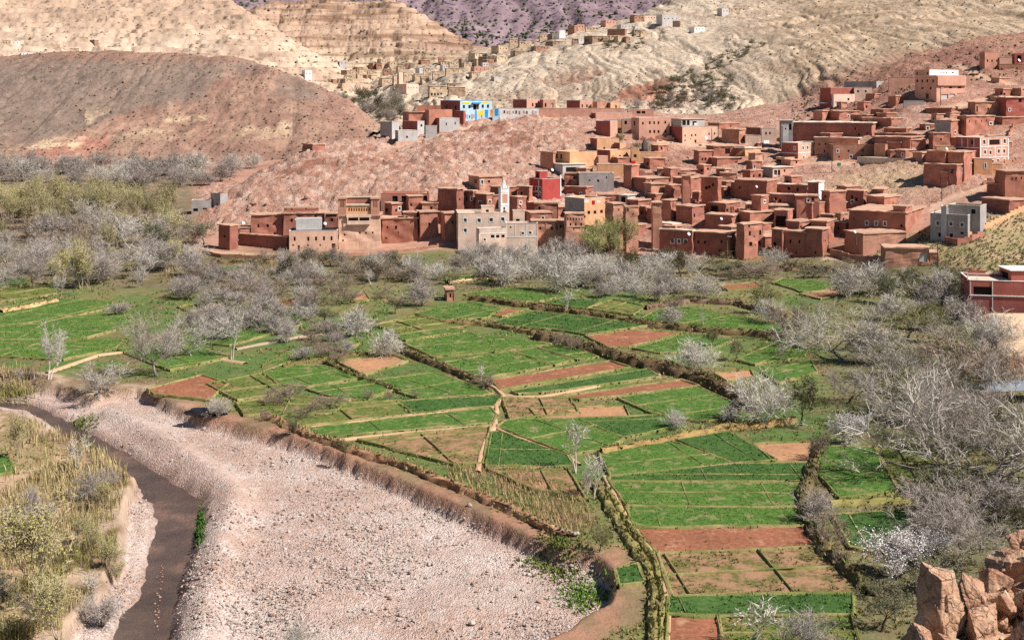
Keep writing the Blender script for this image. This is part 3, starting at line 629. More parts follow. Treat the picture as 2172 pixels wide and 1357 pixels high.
def H(view, box, wall, roof, label, wins=(), theta=None, deep=None, cap=None, zone=None, cat='house', name='house', D=None, extra=(), group=None, dz=0.0, auto=None, left=None, roofmat=None, par=0.55):
    """a flat-roofed house read from its visible vertical edge: box = (left, edge, right, top, base) in a view's pixels"""
    xl, xc, xr, yt, yb = [vx(view, q) for q in box[:3]] + [vy(view, q) for q in box[3:]]
    if isinstance(D, tuple): C = P3(xc, yb, LASTD[0] + D[1])
    elif D is None: C = hit(xc, yb); LASTD[0] = C.y
    else: C = P3(xc, yb, D); LASTD[0] = D
    a = max(0.0, (xc - xl)) * C.y / FPX; b = max(0.0, (xr - xc)) * C.y / FPX
    if theta is None:
        if a < 0.35: th = -0.5 * math.atan((xc - CX) / FPX) + R(1)
        elif b < 0.35: th = R(66)
        else: th = min(max(math.atan2(a, b), R(14)), R(64))
    else: th = R(theta)
    ct, st = math.cos(th), math.sin(th)
    def along(px, dx, dy):     # distance from the corner along a face direction to photo column px
        t = (px - CX) / FPX; return (t * C.y - C.x) / (dx - t * dy)
    Lr = along(xr, ct, st) if b >= 0.35 else (deep or min(max(0.6 * a, 3.5), 8))
    Ll = along(xl, -st, ct) if a >= 0.35 else (deep or min(max(0.6 * b, 3.5), 8))
    Lr = max(Lr, 1.2); Ll = max(Ll, 1.2)
    if deep and a >= 0.35 and theta is not None: Ll = max(Ll, deep) if theta < 12 else Ll
    h = CAMH - (yt - HOR) / FPX * C.y - C.z + dz
    h = max(h, 0.8)
    root = thing(name, label, cat, C, th, group)
    if zone: ZONE_HOUSES.append((zone, xc, root, wall))
    holes = {0: [], 1: []}; parts = []
    W = []
    for q in wins:
        if q[0] == 'g':
            _, x0, x1, nx_, y0, y1, ny_, ww, hh, ty = q
            for i in range(nx_):
                for j in range(ny_):
                    W.append((x0 + (x1 - x0) * (i / max(1, nx_ - 1)), y0 + (y1 - y0) * (j / max(1, ny_ - 1)), ww, hh, ty))
        else: W.append(q if len(q) > 4 else (*q, 'w'))
    rr = random.Random(int(xc * 7 + yb * 13))
    if auto is None: auto = rr.choice([1, 2, 3]) if wall.startswith('mud') and zone else 0
    if auto and not W:
        s = VIEW[view][2] * FPX / C.y
        for k in range(auto):
            if h > 2.0:
                lf_ = rr.random() < (box[1] - box[0]) / (box[2] - box[0] + 1e-6)
                W.append(((box[0] + (box[1] - box[0]) * rr.uniform(.15, .85)) if lf_ else box[1] + (box[2] - box[1]) * rr.uniform(0.15, 0.85), box[3] + (box[4] - box[3]) * rr.uniform(0.3, 0.6), rr.uniform(.45, .7) * s, rr.uniform(.6, .95) * s, rr.choice('oowf')))
    s = FPX / C.y
    for wx, wy, ww, hh, ty in W:
        X = vx(view, wx); Y = vy(view, wy); wpx = ww / VIEW[view][2]; hpx = hh / VIEW[view][2]
        ax = 0 if X >= xc else 1
        dx, dy = (ct, st) if ax == 0 else (-st, ct)
        u = along(X, dx, dy); Yd = C.y + u * dy
        z = CAMH - (Y - HOR) / FPX * Yd - C.z
        wm = max(0.35, abs(along(X + wpx / 2, dx, dy) - along(X - wpx / 2, dx, dy))); hm = max(0.4, hpx * Yd / FPX)
        wm = round(wm, 1); hm = round(hm, 1); Lf = Lr if ax == 0 else Ll
        a0, a1, c0, c1 = u - wm / 2, u + wm / 2, z - hm / 2, z + hm / 2
        if a0 < 0.1 or a1 > Lf - 0.1 or c1 > h - 0.12 or any(not (a1 + .05 < q[0] or a0 - .05 > q[1] or c1 + .05 < q[2] or c0 - .05 > q[3]) for q in holes[ax]): continue
        holes[ax].append((a0, a1, c0, c1)); parts.append((u, z, wm, hm, ax, ty))
    zb = min(-3.0, gz(C.x, C.y) - C.z - 3.0)
    if 'mud' in wall or wall in ('far', 'farr', 'fard'): depth = 0.28
    mb = MB()
    ztop = h if roof != 'par' else h - 0.001
    panel(mb, Lr, zb, ztop, holes[0], 0); panel(mb, Ll, zb, ztop, holes[1], 1)
    mb.add([(0, Ll, zb), (Lr, Ll, zb), (Lr, Ll, ztop), (0, Ll, ztop)], [(3, 2, 1, 0)]); mb.add([(Lr, 0, zb), (Lr, Ll, zb), (Lr, Ll, ztop), (Lr, 0, ztop)], [(0, 1, 2, 3)])
    if roof == 'mud':                                    # earth walls lean in a little and wander
        k_ = rr.uniform(.012, .03)
        mb.v = [(x + (Lr / 2 - x) * k_ * max(z, 0) / 3 + .10 * math.sin(z * 1.9 + y * 1.3 + C.x), y + (Ll / 2 - y) * k_ * max(z, 0) / 3 + .10 * math.sin(z * 1.7 + x * 1.1 + C.y), z) for x, y, z in mb.v]
    me = mb.mesh('wall', WM[wall]); link('wall', me, root); FOOT.append((C.x + (ct * Lr - st * Ll) / 2, C.y + (st * Lr + ct * Ll) / 2, math.hypot(Lr, Ll) / 2))
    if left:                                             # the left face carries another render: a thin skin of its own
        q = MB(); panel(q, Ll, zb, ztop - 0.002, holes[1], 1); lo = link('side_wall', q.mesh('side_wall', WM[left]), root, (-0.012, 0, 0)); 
    rm = WM[roofmat or ('roofmud' if wall.startswith('mud') else 'roofpale')]
    if roof == 'mud':
        sl = rough_slab(Lr, Ll, h, 0.24, 0.2, 0.13, int(xc * 3 + yb)); link('roof', sl.mesh('roof', rm), root)
    elif roof == 'slab':
        q = MB(); q.box(-0.3, Lr + 0.3, -0.3, Ll + 0.3, h, h + 0.16); link('roof', q.mesh('roof', rm), root)
    else:
        q = MB(); q.add([(0.02, 0.02, h - par), (Lr - 0.02, 0.02, h - par), (Lr - 0.02, Ll - 0.02, h - par), (0.02, Ll - 0.02, h - par)], [(0, 1, 2, 3)]); link('roof', q.mesh('roof', rm), root)
        q = MB(); t = 0.22; o_ = 0.03; zt = h + 0.07
        z0 = h - par - 0.1
        for x0, x1, y0, y1 in ((t, Lr - t, 0.004, t), (t, Lr - t, Ll - t, Ll - 0.004), (0.004, t, 0.004, Ll - 0.004), (Lr - t, Lr - 0.004, 0.004, Ll - 0.004)):
            q.box(x0, x1, y0, y1, z0, h - 0.003)
        link('parapet', q.mesh('parapet', WM[wall]), root)
        q = MB(); o_ = 0.05
        for x0, x1, y0, y1 in ((t, Lr - t, -o_, t), (t, Lr - t, Ll - t, Ll + o_), (-o_, t, -o_, Ll + o_), (Lr - t, Lr + o_, -o_, Ll + o_)):
            q.box(x0, x1, y0, y1, h, zt)
        link('coping', q.mesh('coping', WM[cap] if cap else rm), root)
    for u, z, wm, hm, ax, ty in parts: opening_part(root, u, z, wm, hm, ax, ty)
    for e in extra:     # boxes standing on / out of the right-hand face: (name, x0, x1, y0, y1, front, back, material[, 'L'])
        nm, x0, x1, y0, y1, d0, d1, mt = e[:8]
        dx, dy = (ct, st) if len(e) < 9 else (-st, ct)
        u0 = along(vx(view, x0), dx, dy); u1 = along(vx(view, x1), dx, dy); um = (u0 + u1) / 2; Yd = C.y + um * dy
        za = CAMH - (vy(view, y1) - HOR) / FPX * Yd - C.z; zc = CAMH - (vy(view, y0) - HOR) / FPX * Yd - C.z
        q = MB()
        if len(e) < 9: q.box(min(u0, u1), max(u0, u1), d0, d1, za, zc)
        else: q.box(d0, d1, min(u0, u1), max(u0, u1), za, zc)
        link(nm, q.mesh(nm, WM[mt]), root)
    root['_L'] = (Lr, Ll, h)
    return root
ORD = ['first', 'second', 'third', 'fourth', 'fifth', 'sixth', 'seventh', 'eighth', 'ninth', 'tenth', 'eleventh', 'twelfth', 'thirteenth', 'fourteenth', 'fifteenth', 'sixteenth', 'seventeenth', 'eighteenth', 'nineteenth', 'twentieth']
WORDS = {'mud': 'red mud', 'mud2': 'dark red mud', 'mud3': 'pale red mud', 'far': 'pale earth', 'farr': 'reddish earth', 'fard': 'grey-brown stone', 'pink': 'pink', 'tan': 'tan', 'grey': 'grey', 'cream': 'cream', 'lgrey': 'pale grey', 'white': 'white', 'maroon': 'maroon', 'peach': 'peach'}
def label_zones():
    zs = {}
    for z, x, o, wl in ZONE_HOUSES: zs.setdefault(z, []).append((x, o, wl))
    for z, L in zs.items():
        L.sort(key=lambda q: q[0])
        for i, (x, o, wl) in enumerate(L):
            k = ORD[i] if i < len(ORD) else f'{i + 1}th'
            if o['label'] == '': o['label'] = f"{WORDS.get(wl, wl)} house, {k} from left {z}"
            o['group'] = 'houses ' + z
# ------------------------------------------------------------------ the red village
Z1 = 'in the lowest row above the fields'; Z2 = 'in second row of the old quarter'; Z3 = 'in upper rows of the old quarter'
Z4 = 'on the right-hand hillside terraces'; Z5 = 'in terraces left below the pink three-storey house'; ZK = 'in the kasbah row at the hill foot'
# --- kasbah row
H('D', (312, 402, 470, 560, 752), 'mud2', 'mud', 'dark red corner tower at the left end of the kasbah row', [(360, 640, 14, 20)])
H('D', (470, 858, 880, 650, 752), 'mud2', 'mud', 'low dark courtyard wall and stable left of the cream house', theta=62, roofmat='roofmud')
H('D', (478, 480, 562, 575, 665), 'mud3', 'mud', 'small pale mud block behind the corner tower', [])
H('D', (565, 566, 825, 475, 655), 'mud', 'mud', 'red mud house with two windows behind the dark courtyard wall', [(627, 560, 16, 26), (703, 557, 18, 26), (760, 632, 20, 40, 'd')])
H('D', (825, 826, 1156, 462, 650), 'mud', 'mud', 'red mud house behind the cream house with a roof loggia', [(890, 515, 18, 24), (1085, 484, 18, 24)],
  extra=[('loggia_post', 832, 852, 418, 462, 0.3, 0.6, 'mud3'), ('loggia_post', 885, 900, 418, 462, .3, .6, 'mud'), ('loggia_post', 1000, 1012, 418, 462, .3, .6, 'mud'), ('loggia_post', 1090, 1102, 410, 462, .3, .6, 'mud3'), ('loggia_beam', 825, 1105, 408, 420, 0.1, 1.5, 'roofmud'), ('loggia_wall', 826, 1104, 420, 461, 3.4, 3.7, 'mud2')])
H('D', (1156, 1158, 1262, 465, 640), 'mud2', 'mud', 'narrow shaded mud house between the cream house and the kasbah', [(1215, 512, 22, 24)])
H('D', (870, 874, 1258, 600, 766), 'peach', 'par', 'peach rendered two-storey house with five upper windows and white terrace edge',
  [(917, 662, 18, 34), (1025, 662, 18, 34), (1087, 660, 18, 34), (1150, 658, 18, 34), (1210, 658, 18, 34), (905, 712, 14, 14), (1022, 712, 14, 14), (1120, 712, 14, 14), (950, 735, 16, 46, 'd'), (1226, 718, 30, 40, 'd')], cap='white',
  extra=[('rooftop_room', 925, 1128, 505, 596, 1.6, 4.2, 'lgrey')])
H('D', (928, 930, 1126, 512, 600), 'lgrey', 'slab', 'grey glazed rooftop room on the peach house', [(964, 548, 66, 52, 'w'), (1036, 548, 58, 52, 'w')], D=298.6, deep=2.2)
H('D', (1258, 1264, 1604, 482, 745), 'peach', 'mud', 'tall decorated kasbah with two corner turrets and a balcony',
  [(1310, 630, 12, 18, 'o'), (1300, 675, 12, 18, 'o'), (1435, 615, 12, 16, 'o'), (1485, 615, 12, 16, 'o'), (1540, 612, 12, 16, 'o')], deep=9, roofmat='roofmud',
  extra=[('turret', 1262, 1326, 345, 484, 0.05, 3.0, 'mud3'), ('turret', 1524, 1590, 345, 484, 0.05, 3.0, 'mud3'), ('turret_cap', 1255, 1332, 333, 346, -0.15, 3.2, 'roofmud'), ('turret_cap', 1518, 1596, 333, 346, -0.15, 3.2, 'roofmud'),
         ('gallery_wall', 1326, 1524, 398, 482, 0.5, 0.9, 'tan'), ('gallery_top', 1326, 1524, 386, 399, 0.3, 1.2, 'roofpale'), ('back_wall', 1326, 1524, 340, 482, 3.2, 3.5, 'mud'), ('back_wall_top', 1322, 1528, 333, 342, 3.0, 3.7, 'roofpale'),
         ('balcony_floor', 1336, 1520, 536, 546, -0.7, 0.02, 'cream'), ('balcony_rail', 1336, 1520, 516, 536, -0.7, -0.62, 'cream'), ('balcony_recess', 1345, 1512, 490, 516, -0.02, 0.01, 'brown'), ('balcony_hood', 1330, 1526, 468, 490, -0.6, 0.02, 'cream'),
         ('balcony_post', 1336, 1344, 489, 517, -0.68, -0.58, 'cream'), ('balcony_post', 1512, 1520, 489, 517, -0.68, -0.58, 'cream'), ('balcony_post', 1424, 1432, 489, 517, -0.68, -0.58, 'cream')]
  + [('turret_slot', x, x + 5, 362, 410, 0.02, 0.06, 'brown') for x in (1282, 1293, 1306, 1542, 1555, 1568)] + [('gallery_niche', x, x + 10, 418, 442, 0.46, 0.51, 'brown') for x in range(1345, 1515, 20)])
H('D', (1604, 1608, 1900, 502, 700), 'mud', 'mud', 'red mud house right of the kasbah with scattered small windows', [(1650, 570, 12, 18), (1720, 572, 20, 28), (1875, 553, 16, 22), (1743, 610, 10, 12, 'o'), (1640, 655, 12, 14, 'o')])
H('D', (1600, 1602, 1988, 302, 470), 'mud', 'par', 'arcaded red mud house with three dark arches above the kasbah row', [(1715, 346, 42, 62, 'o'), (1785, 340, 38, 60, 'o'), (1955, 345, 30, 60, 'o')], D=316)
H('D', (1632, 1690, 1768, 385, 500), 'mud', 'mud', '', zone=ZK, D=309)
H('D', (1800, 1822, 1938, 325, 470), 'mud', 'mud', '', zone=ZK, D=311)
H('D', (1880, 1914, 2060, 452, 680), 'mud', 'mud', 'tall red mud house at the right end of the kasbah row', [(1990, 545, 20, 26)], theta=18)
H('D', (1924, 1926, 2056, 380, 500), 'mud3', 'mud', '', zone=ZK, D=309)
H('D', (1778, 1780, 1886, 455, 540), 'mud3', 'mud', '', zone=ZK, D=304)
# --- around the cream house and the minaret
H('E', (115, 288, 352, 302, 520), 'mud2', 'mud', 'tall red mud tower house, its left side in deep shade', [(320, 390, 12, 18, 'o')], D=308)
H('E', (145, 180, 290, 515, 712), 'mud', 'mud', 'narrow red mud house against the left side of the cream house', [(250, 590, 18, 26)], D=300)
H('E', (388, 487, 698, 192, 352), 'mud3', 'mud', 'pale mud house standing alone on the rocky slope above the minaret', [(513, 236, 22, 38, 'f'), (575, 230, 22, 24), (455, 230, 26, 36)])
H('E', (350, 432, 462, 318, 450), 'mud2', 'mud', '', zone=ZK, D=312)
H('E', (450, 552, 608, 348, 470), 'mud', 'mud', '', zone=ZK, D=309)
H('E', (580, 722, 832, 285, 420), 'mud2', 'mud', '', zone=ZK, D=319)
H('E', (832, 930, 960, 280, 450), 'mud', 'mud', '', zone=ZK, D=319)
H('E', (282, 300, 748, 512, 852), 'cream', 'par', 'large cream house with four white-framed upper windows below the minaret',
  [(363, 573, 26, 32, 'f'), (485, 575, 28, 32, 'f'), (592, 570, 28, 32, 'f'), (695, 564, 28, 32, 'f'), (363, 663, 26, 32, 'f')], D=294, theta=6, deep=9)
H('E', (498, 505, 615, 452, 545), 'cream', 'par', 'small rooftop room on the large cream house', [(558, 490, 26, 20)], D=299)
H('E', (460, 488, 724, 650, 862), 'cream', 'par', 'low cream extension with a white band in front of the large cream house', [(535, 745, 18, 22, 'f'), (605, 716, 34, 26), (650, 716, 30, 26), (697, 714, 30, 26)], D=288, cap='white', theta=16,
  extra=[('white_band', 488, 722, 684, 694, -0.05, 0.0, 'white'), ('white_pilaster', 484, 492, 694, 860, -0.04, 0.0, 'white'), ('white_pilaster', 622, 630, 694, 740, -0.04, 0.0, 'white')])
H('E', (720, 724, 1004, 602, 812), 'cream', 'par', 'cream house with white edge lines right of the cream extension', [(872, 688, 22, 24, 'f'), (938, 684, 22, 24, 'f'), (765, 636, 16, 14)], D=290, cap='white',
  extra=[('white_pilaster', 802, 810, 610, 730, -0.04, 0, 'white'), ('white_pilaster', 900, 907, 610, 730, -0.04, 0, 'white'), ('white_pilaster', 996, 1003, 610, 790, -0.04, 0, 'white'), ('white_pilaster', 724, 731, 612, 730, -0.04, 0, 'white'), ('white_band', 724, 1003, 716, 726, -0.045, 0, 'white')])
H('E', (782, 786, 890, 492, 640), 'cream', 'par', 'small cream block with a dark door behind the cream houses', [(828, 585, 34, 46, 'o')], D=296)
H('E', (752, 822, 906, 372, 520), 'mud', 'mud', 'red mud house with two small windows right of the minaret', [(853, 415, 20, 18, 'f'), (848, 448, 18, 16, 'f')], D=308)
H('E', (930, 1046, 1212, 210, 420), 'red', 'par', 'bright dark-red painted house with white trim lines', [(995, 292, 16, 34, 'f'), (1027, 296, 16, 34, 'f'), (995, 368, 16, 34, 'f'), (1027, 366, 16, 34, 'f')], cap='white', D=326,
  extra=[('white_downpipe', 1203, 1211, 172, 360, -0.08, 0.0, 'white'), ('white_band', 935, 1044, 318, 326, -0.05, 0, 'white', 'L'), ('white_band', 1011, 1018, 218, 400, -0.05, 0, 'white', 'L')])
H('E', (984, 1022, 1092, 140, 250), 'red', 'par', 'red stairhead box on the dark-red painted house', [(1003, 180, 20, 40, 'o')], D=328.5, cap='white')
H('E', (900, 946, 1136, 512, 615), 'mud', 'mud', '', zone=Z1, D=300)
H('E', (972, 976, 1186, 425, 500), 'mud', 'mud', '', zone=Z2, D=308, auto=1)
H('E', (950, 952, 1176, 582, 728), 'mud3', 'mud', 'tan mud house with pale pilasters left of the decorated tower', [(1025, 645, 20, 26), (1130, 645, 18, 26)], D=292, extra=[('pilaster', 1075, 1082, 595, 650, -0.1, 0, 'tan'), ('pilaster', 1150, 1157, 595, 650, -0.1, 0, 'tan')])
H('E', (1178, 1180, 1252, 585, 690), 'mud3', 'mud', '', zone=Z1, D=291)
H('E', (1238, 1256, 1422, 518, 765), 'mud3', 'mud', 'decorated mud tower with two rows of small niches above the trees', [('g', 1272, 1400, 6, 562, 562, 1, 8, 24, 'o'), ('g', 1292, 1388, 3, 610, 610, 1, 16, 26, 'w'), (1325, 652, 8, 20, 'o')], D=288, theta=10,
  extra=[('string_course', 1256, 1420, 626, 634, -0.12, 0, 'roofmud')])
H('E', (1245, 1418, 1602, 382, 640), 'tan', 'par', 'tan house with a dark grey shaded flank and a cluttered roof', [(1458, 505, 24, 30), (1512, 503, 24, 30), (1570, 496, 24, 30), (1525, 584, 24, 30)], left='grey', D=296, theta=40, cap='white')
H('E', (1600, 1672, 1772, 432, 650), 'mud3', 'mud', 'tall ochre mud tower behind the bright green poplars', [(1720, 480, 10, 24, 'o')], D=291)
H('E', (1762, 1786, 1896, 456, 735), 'mud3', 'mud', 'round-shouldered ochre tower right of the bright green poplars', [(1800, 480, 14, 30, 'o'), (1850, 520, 10, 20, 'o')], D=287)
H('E', (1724, 1800, 1870, 356, 440), 'lgrey', 'slab', 'small white-panelled shed on the slope above the ochre towers', [(1762, 390, 40, 50, 'o')])
H('T', (565, 700, 988, 292, 430), 'mud', 'mud', '', zone=Z2, auto=1)
H('T', (520, 832, 1000, 395, 540), 'mud', 'mud', '', zone=Z2)
H('T', (1008, 1010, 1312, 500, 640), 'mud', 'mud', '', zone=Z2)
H('T', (518, 530, 732, 192, 380), 'mud', 'mud', 'red mud house with two upper windows right of the dark-red painted house', [(610, 250, 20, 22), (665, 250, 20, 22)])
H('T', (730, 736, 1236, 188, 475), 'grey', 'par', 'wide unpainted grey house in the middle of the village', [(1010, 296, 30, 36), (885, 290, 26, 18), (1130, 250, 14, 30, 'o')])
H('T', (325, 500, 828, 62, 215), 'lgrey', 'slab', 'open-fronted grey carport below the tan block', [(640, 135, 190, 70, 'o')])
H('T', (984, 1000, 1372, 60, 260), 'tan', 'par', 'long tan garden wall house above the wide grey house', [])
H('T', (1376, 1488, 1602, 78, 410), 'mud', 'mud', 'tall mud house with a bright red cloth on its roof', [], theta=45)
H('T', (1488, 1692, 2030, 268, 476), 'mud', 'mud', 'large red mud house with a door beside its right corner and two tiny windows', [(1745, 305, 20, 24, 'o'), (1800, 302, 20, 24, 'o'), (1985, 424, 36, 72, 'd')])
H('G', (1637, 1721, 1732, 972, 1085), 'mud3', 'mud', 'shaded mud annex left of the tan block house', theta=55)
H('G', (1720, 1826, 1996, 968, 1090), 'tan', 'par', 'tan block house with a pale roof edge at the left of the upper village', [(1743, 995, 14, 26), (1770, 996, 14, 26)])
# --- lowest row of the old quarter
H('P', (285, 300, 432, 480, 700), 'mud3', 'mud', 'mud wall house with one tall dark arch', [(345, 575, 80, 175, 'o')], D=290)
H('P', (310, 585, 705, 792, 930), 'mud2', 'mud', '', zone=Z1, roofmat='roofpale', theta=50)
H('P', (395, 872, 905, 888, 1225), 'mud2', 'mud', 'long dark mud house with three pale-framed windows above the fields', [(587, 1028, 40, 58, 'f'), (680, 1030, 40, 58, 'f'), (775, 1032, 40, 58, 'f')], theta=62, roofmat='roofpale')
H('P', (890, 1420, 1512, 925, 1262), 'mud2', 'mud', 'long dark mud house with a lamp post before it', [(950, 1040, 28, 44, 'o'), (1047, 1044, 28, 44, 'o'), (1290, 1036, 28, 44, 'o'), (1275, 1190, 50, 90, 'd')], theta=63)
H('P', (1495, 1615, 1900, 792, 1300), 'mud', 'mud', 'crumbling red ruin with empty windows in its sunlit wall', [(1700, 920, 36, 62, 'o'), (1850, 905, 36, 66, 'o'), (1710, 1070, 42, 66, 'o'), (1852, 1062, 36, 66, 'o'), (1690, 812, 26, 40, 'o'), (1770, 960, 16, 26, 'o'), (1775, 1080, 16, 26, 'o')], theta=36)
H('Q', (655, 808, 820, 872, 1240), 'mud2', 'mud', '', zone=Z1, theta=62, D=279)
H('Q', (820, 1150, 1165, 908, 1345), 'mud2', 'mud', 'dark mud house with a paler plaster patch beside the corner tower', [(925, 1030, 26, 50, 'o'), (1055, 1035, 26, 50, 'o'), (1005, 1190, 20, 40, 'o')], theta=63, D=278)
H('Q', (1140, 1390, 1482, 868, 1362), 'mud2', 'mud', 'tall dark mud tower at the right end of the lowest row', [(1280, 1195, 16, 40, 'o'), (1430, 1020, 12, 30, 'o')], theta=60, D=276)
H('E', (1905, 1962, 1992, 456, 560), 'mud2', 'mud', '', zone=Z2)
# --- second row
H('P', (430, 562, 640, 448, 760), 'mud', 'mud', 'square mud tower with two vertical slots beside the dark arch', [(590, 520, 8, 70, 'o'), (612, 520, 8, 70, 'o')])
H('P', (635, 870, 1048, 540, 810), 'mud2', 'mud', '', zone=Z2, theta=52)
H('P', (1045, 1442, 1552, 668, 900), 'mud', 'mud', 'broad dark mud house with a satellite dish and sunlit right end', theta=60)
H('P', (1112, 1352, 1562, 492, 690), 'mud', 'mud', 'mud house with an open veranda and three slot windows', [(1375, 585, 26, 40, 'o'), (1425, 560, 20, 56, 'o'), (1458, 560, 20, 56, 'o'), (1190, 580, 110, 120, 'o')])
H('P', (870, 966, 1030, 332, 480), 'mud2', 'mud', 'small square roof tower with a white sunlit side', [(995, 400, 8, 60, 'o')])
H('Q', (190, 342, 690, 622, 850), 'mud', 'mud', 'tall mud house with a long sunlit wall behind the ruin', [(590, 670, 30, 150, 'o'), (550, 770, 30, 30, 'o')], theta=30)
H('Q', (686, 885, 962, 596, 850), 'mud', 'mud', 'mud house with a large dark recess in the old quarter', [(790, 740, 150, 150, 'o')])
H('Q', (868, 1055, 1242, 758, 870), 'mud', 'mud', '', [(1080, 822, 20, 30, 'o')], zone=Z2, D=284)
H('Q', (1215, 1442, 1582, 755, 1000), 'mud', 'mud', 'mud house with tall slot windows right of the corner tower', [(1530, 870, 14, 90, 'o'), (1560, 870, 14, 90, 'o')], D=282)
H('Q', (968, 1236, 1562, 488, 735), 'mud', 'mud', 'large square mud house with a wide shaded left wall', [(1310, 575, 22, 40, 'w'), (1465, 560, 22, 40, 'w')])
H('Q', (1560, 1722, 1896, 470, 625), 'mud', 'mud', '', zone=Z2, roofmat='roofpale')
H('Q', (1570, 1650, 1750, 640, 800), 'mud3', 'mud', '', [(1605, 760, 30, 60, 'f'), (1690, 740, 20, 90, 'o')], zone=Z2)
H('Q', (1350, 1530, 1580, 660, 770), 'mud2', 'mud', '', zone=Z2, theta=55)
H('Q', (300, 302, 540, 500, 640), 'mud3', 'mud', '', zone=Z2)
H('Q', (430, 432, 890, 520, 640), 'mud3', 'mud', '', zone=Z2)
# --- upper rows of the old quarter
H('P', (590, 842, 1000, 130, 365), 'mud', 'mud', 'mud house with a deep shaded flank left of the broken wall', [(790, 220, 30, 40, 'o')])
H('P', (720, 735, 850, 92, 240), 'mud', 'mud', '', [(738, 130, 20, 40, 'o')], zone=Z3, D=312)
H('P', (1000, 1240, 1290, 120, 400), 'mud', 'mud', '', zone=Z3, theta=52, D=312)
H('P', (1265, 1282, 1512, 52, 240), 'mud3', 'mud', 'pale mud house with a white corner edge in the upper old quarter', [(1320, 160, 14, 20, 'o'), (1360, 155, 14, 20, 'o')])
H('P', (1238, 1326, 1416, 258, 425), 'mud', 'mud', 'narrow roof tower with one small window', [(1350, 330, 18, 44, 'o')])
H('P', (1420, 1822, 1960, 205, 415), 'mud', 'mud', 'broad mud house with a shaded front and cluttered roof', theta=58)
H('Q', (370, 502, 612, 385, 520), 'mud', 'mud', '', [(556, 460, 24, 36, 'f')], zone=Z3, D=300)
H('Q', (610, 978, 1008, 368, 520), 'mud', 'mud', '', zone=Z3, theta=62)
H('Q', (742, 1178, 1200, 228, 370), 'mud', 'mud', '', zone=Z3, theta=63, roofmat='roofpale')
H('Q', (1178, 1332, 1412, 190, 450), 'white', 'mud', 'slim house with a white sunlit side wall at the top of the old quarter', left='mud2', D=306)
H('Q', (1372, 1492, 1728, 322, 470), 'mud', 'mud', '', zone=Z3, D=302)
H('Q', (1718, 1985, 2036, 315, 560), 'mud2', 'mud', '', zone=Z3, theta=60, D=304)
H('Q', (1000, 1012, 1340, 378, 500), 'mud', 'mud', '', zone=Z3, D=300)
H('R', (1340, 1600, 1915, 1215, 1400), 'mud', 'mud', 'mud house with a shaded left wall at the foot of the stony slope', [(1505, 1320, 26, 40, 'o'), (1725, 1310, 16, 40, 'o'), (1790, 1305, 16, 40, 'o')], D=299)
H('R', (1430, 1590, 1665, 1105, 1215), 'mud3', 'mud', '', zone=Z3, D=308)
H('B', (1205, 1272, 1336, 658, 735), 'mud', 'mud', '', zone=Z3)
H('B', (998, 1062, 1202, 702, 790), 'mud', 'mud', '', zone=Z3)
H('B', (845, 850, 1000, 690, 760), 'mud3', 'mud', '', zone=Z3)
H('B', (1066, 1088, 1152, 752, 830), 'mud', 'mud', '', zone=Z3, D=322)
H('B', (1175, 1395, 1892, 592, 672), 'mud', 'mud', 'very long mud wall house with stepped left end on the upper slope', theta=24)
H('B', (1292, 1362, 1652, 482, 600), 'mud', 'mud', 'mud farmhouse with a shaded porch on the upper slope', [(1490, 525, 50, 50, 'o')])
H('B', (1540, 1650, 1802, 500, 590), 'tan', 'mud', 'mud house with a pale plastered front on the upper slope', [], left='mud2')
H('B', (1800, 1906, 2096, 678, 775), 'pink', 'slab', 'small grey and pink room with two white-framed glass doors', [(1932, 722, 30, 50, 'f'), (1964, 722, 26, 50, 'w'), (2016, 705, 16, 22)], left='grey')
H('B', (1550, 1852, 1962, 805, 900), 'mud', 'mud', '', zone=Z3, theta=58, D=315)
# --- upper village with the school and the tan houses
H('U', (740, 852, 1292, 272, 592), 'pink', 'par', 'pink two-storey school with two rows of windows', [(907, 352, 26, 40), ('g', 1007, 1130, 3, 345, 342, 1, 26, 40, 'w'), (1230, 338, 26, 40), ('g', 1010, 1132, 3, 472, 468, 1, 28, 40, 'w'), (1234, 466, 28, 40), (785, 350, 24, 60)], cap='white', theta=20)
H('U', (598, 606, 745, 285, 510), 'pink', 'par', 'pink wing with an arched window left of the school', [(660, 338, 36, 60, 'o')], cap='white')
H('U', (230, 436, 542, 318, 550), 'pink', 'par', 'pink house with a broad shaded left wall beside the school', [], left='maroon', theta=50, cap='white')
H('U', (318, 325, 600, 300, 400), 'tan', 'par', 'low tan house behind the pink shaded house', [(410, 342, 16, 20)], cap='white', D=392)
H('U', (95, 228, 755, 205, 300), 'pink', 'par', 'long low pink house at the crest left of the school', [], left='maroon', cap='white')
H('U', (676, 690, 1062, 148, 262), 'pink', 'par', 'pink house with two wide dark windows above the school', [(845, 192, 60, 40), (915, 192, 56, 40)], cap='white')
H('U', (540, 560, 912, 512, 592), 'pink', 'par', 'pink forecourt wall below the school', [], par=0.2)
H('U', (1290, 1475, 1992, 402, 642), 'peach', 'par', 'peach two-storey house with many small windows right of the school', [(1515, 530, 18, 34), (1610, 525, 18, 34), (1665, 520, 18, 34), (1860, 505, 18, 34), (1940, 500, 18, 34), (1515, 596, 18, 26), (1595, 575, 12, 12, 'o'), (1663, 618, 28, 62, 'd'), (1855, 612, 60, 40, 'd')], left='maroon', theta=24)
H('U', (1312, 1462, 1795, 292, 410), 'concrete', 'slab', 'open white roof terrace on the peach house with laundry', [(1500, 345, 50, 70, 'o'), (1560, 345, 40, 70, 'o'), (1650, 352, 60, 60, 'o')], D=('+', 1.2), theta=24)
H('U', (150, 246, 560, 572, 745), 'tan', 'par', 'tan house with a maroon side wall below the pink shaded house', [(350, 710, 26, 34)], left='maroon')
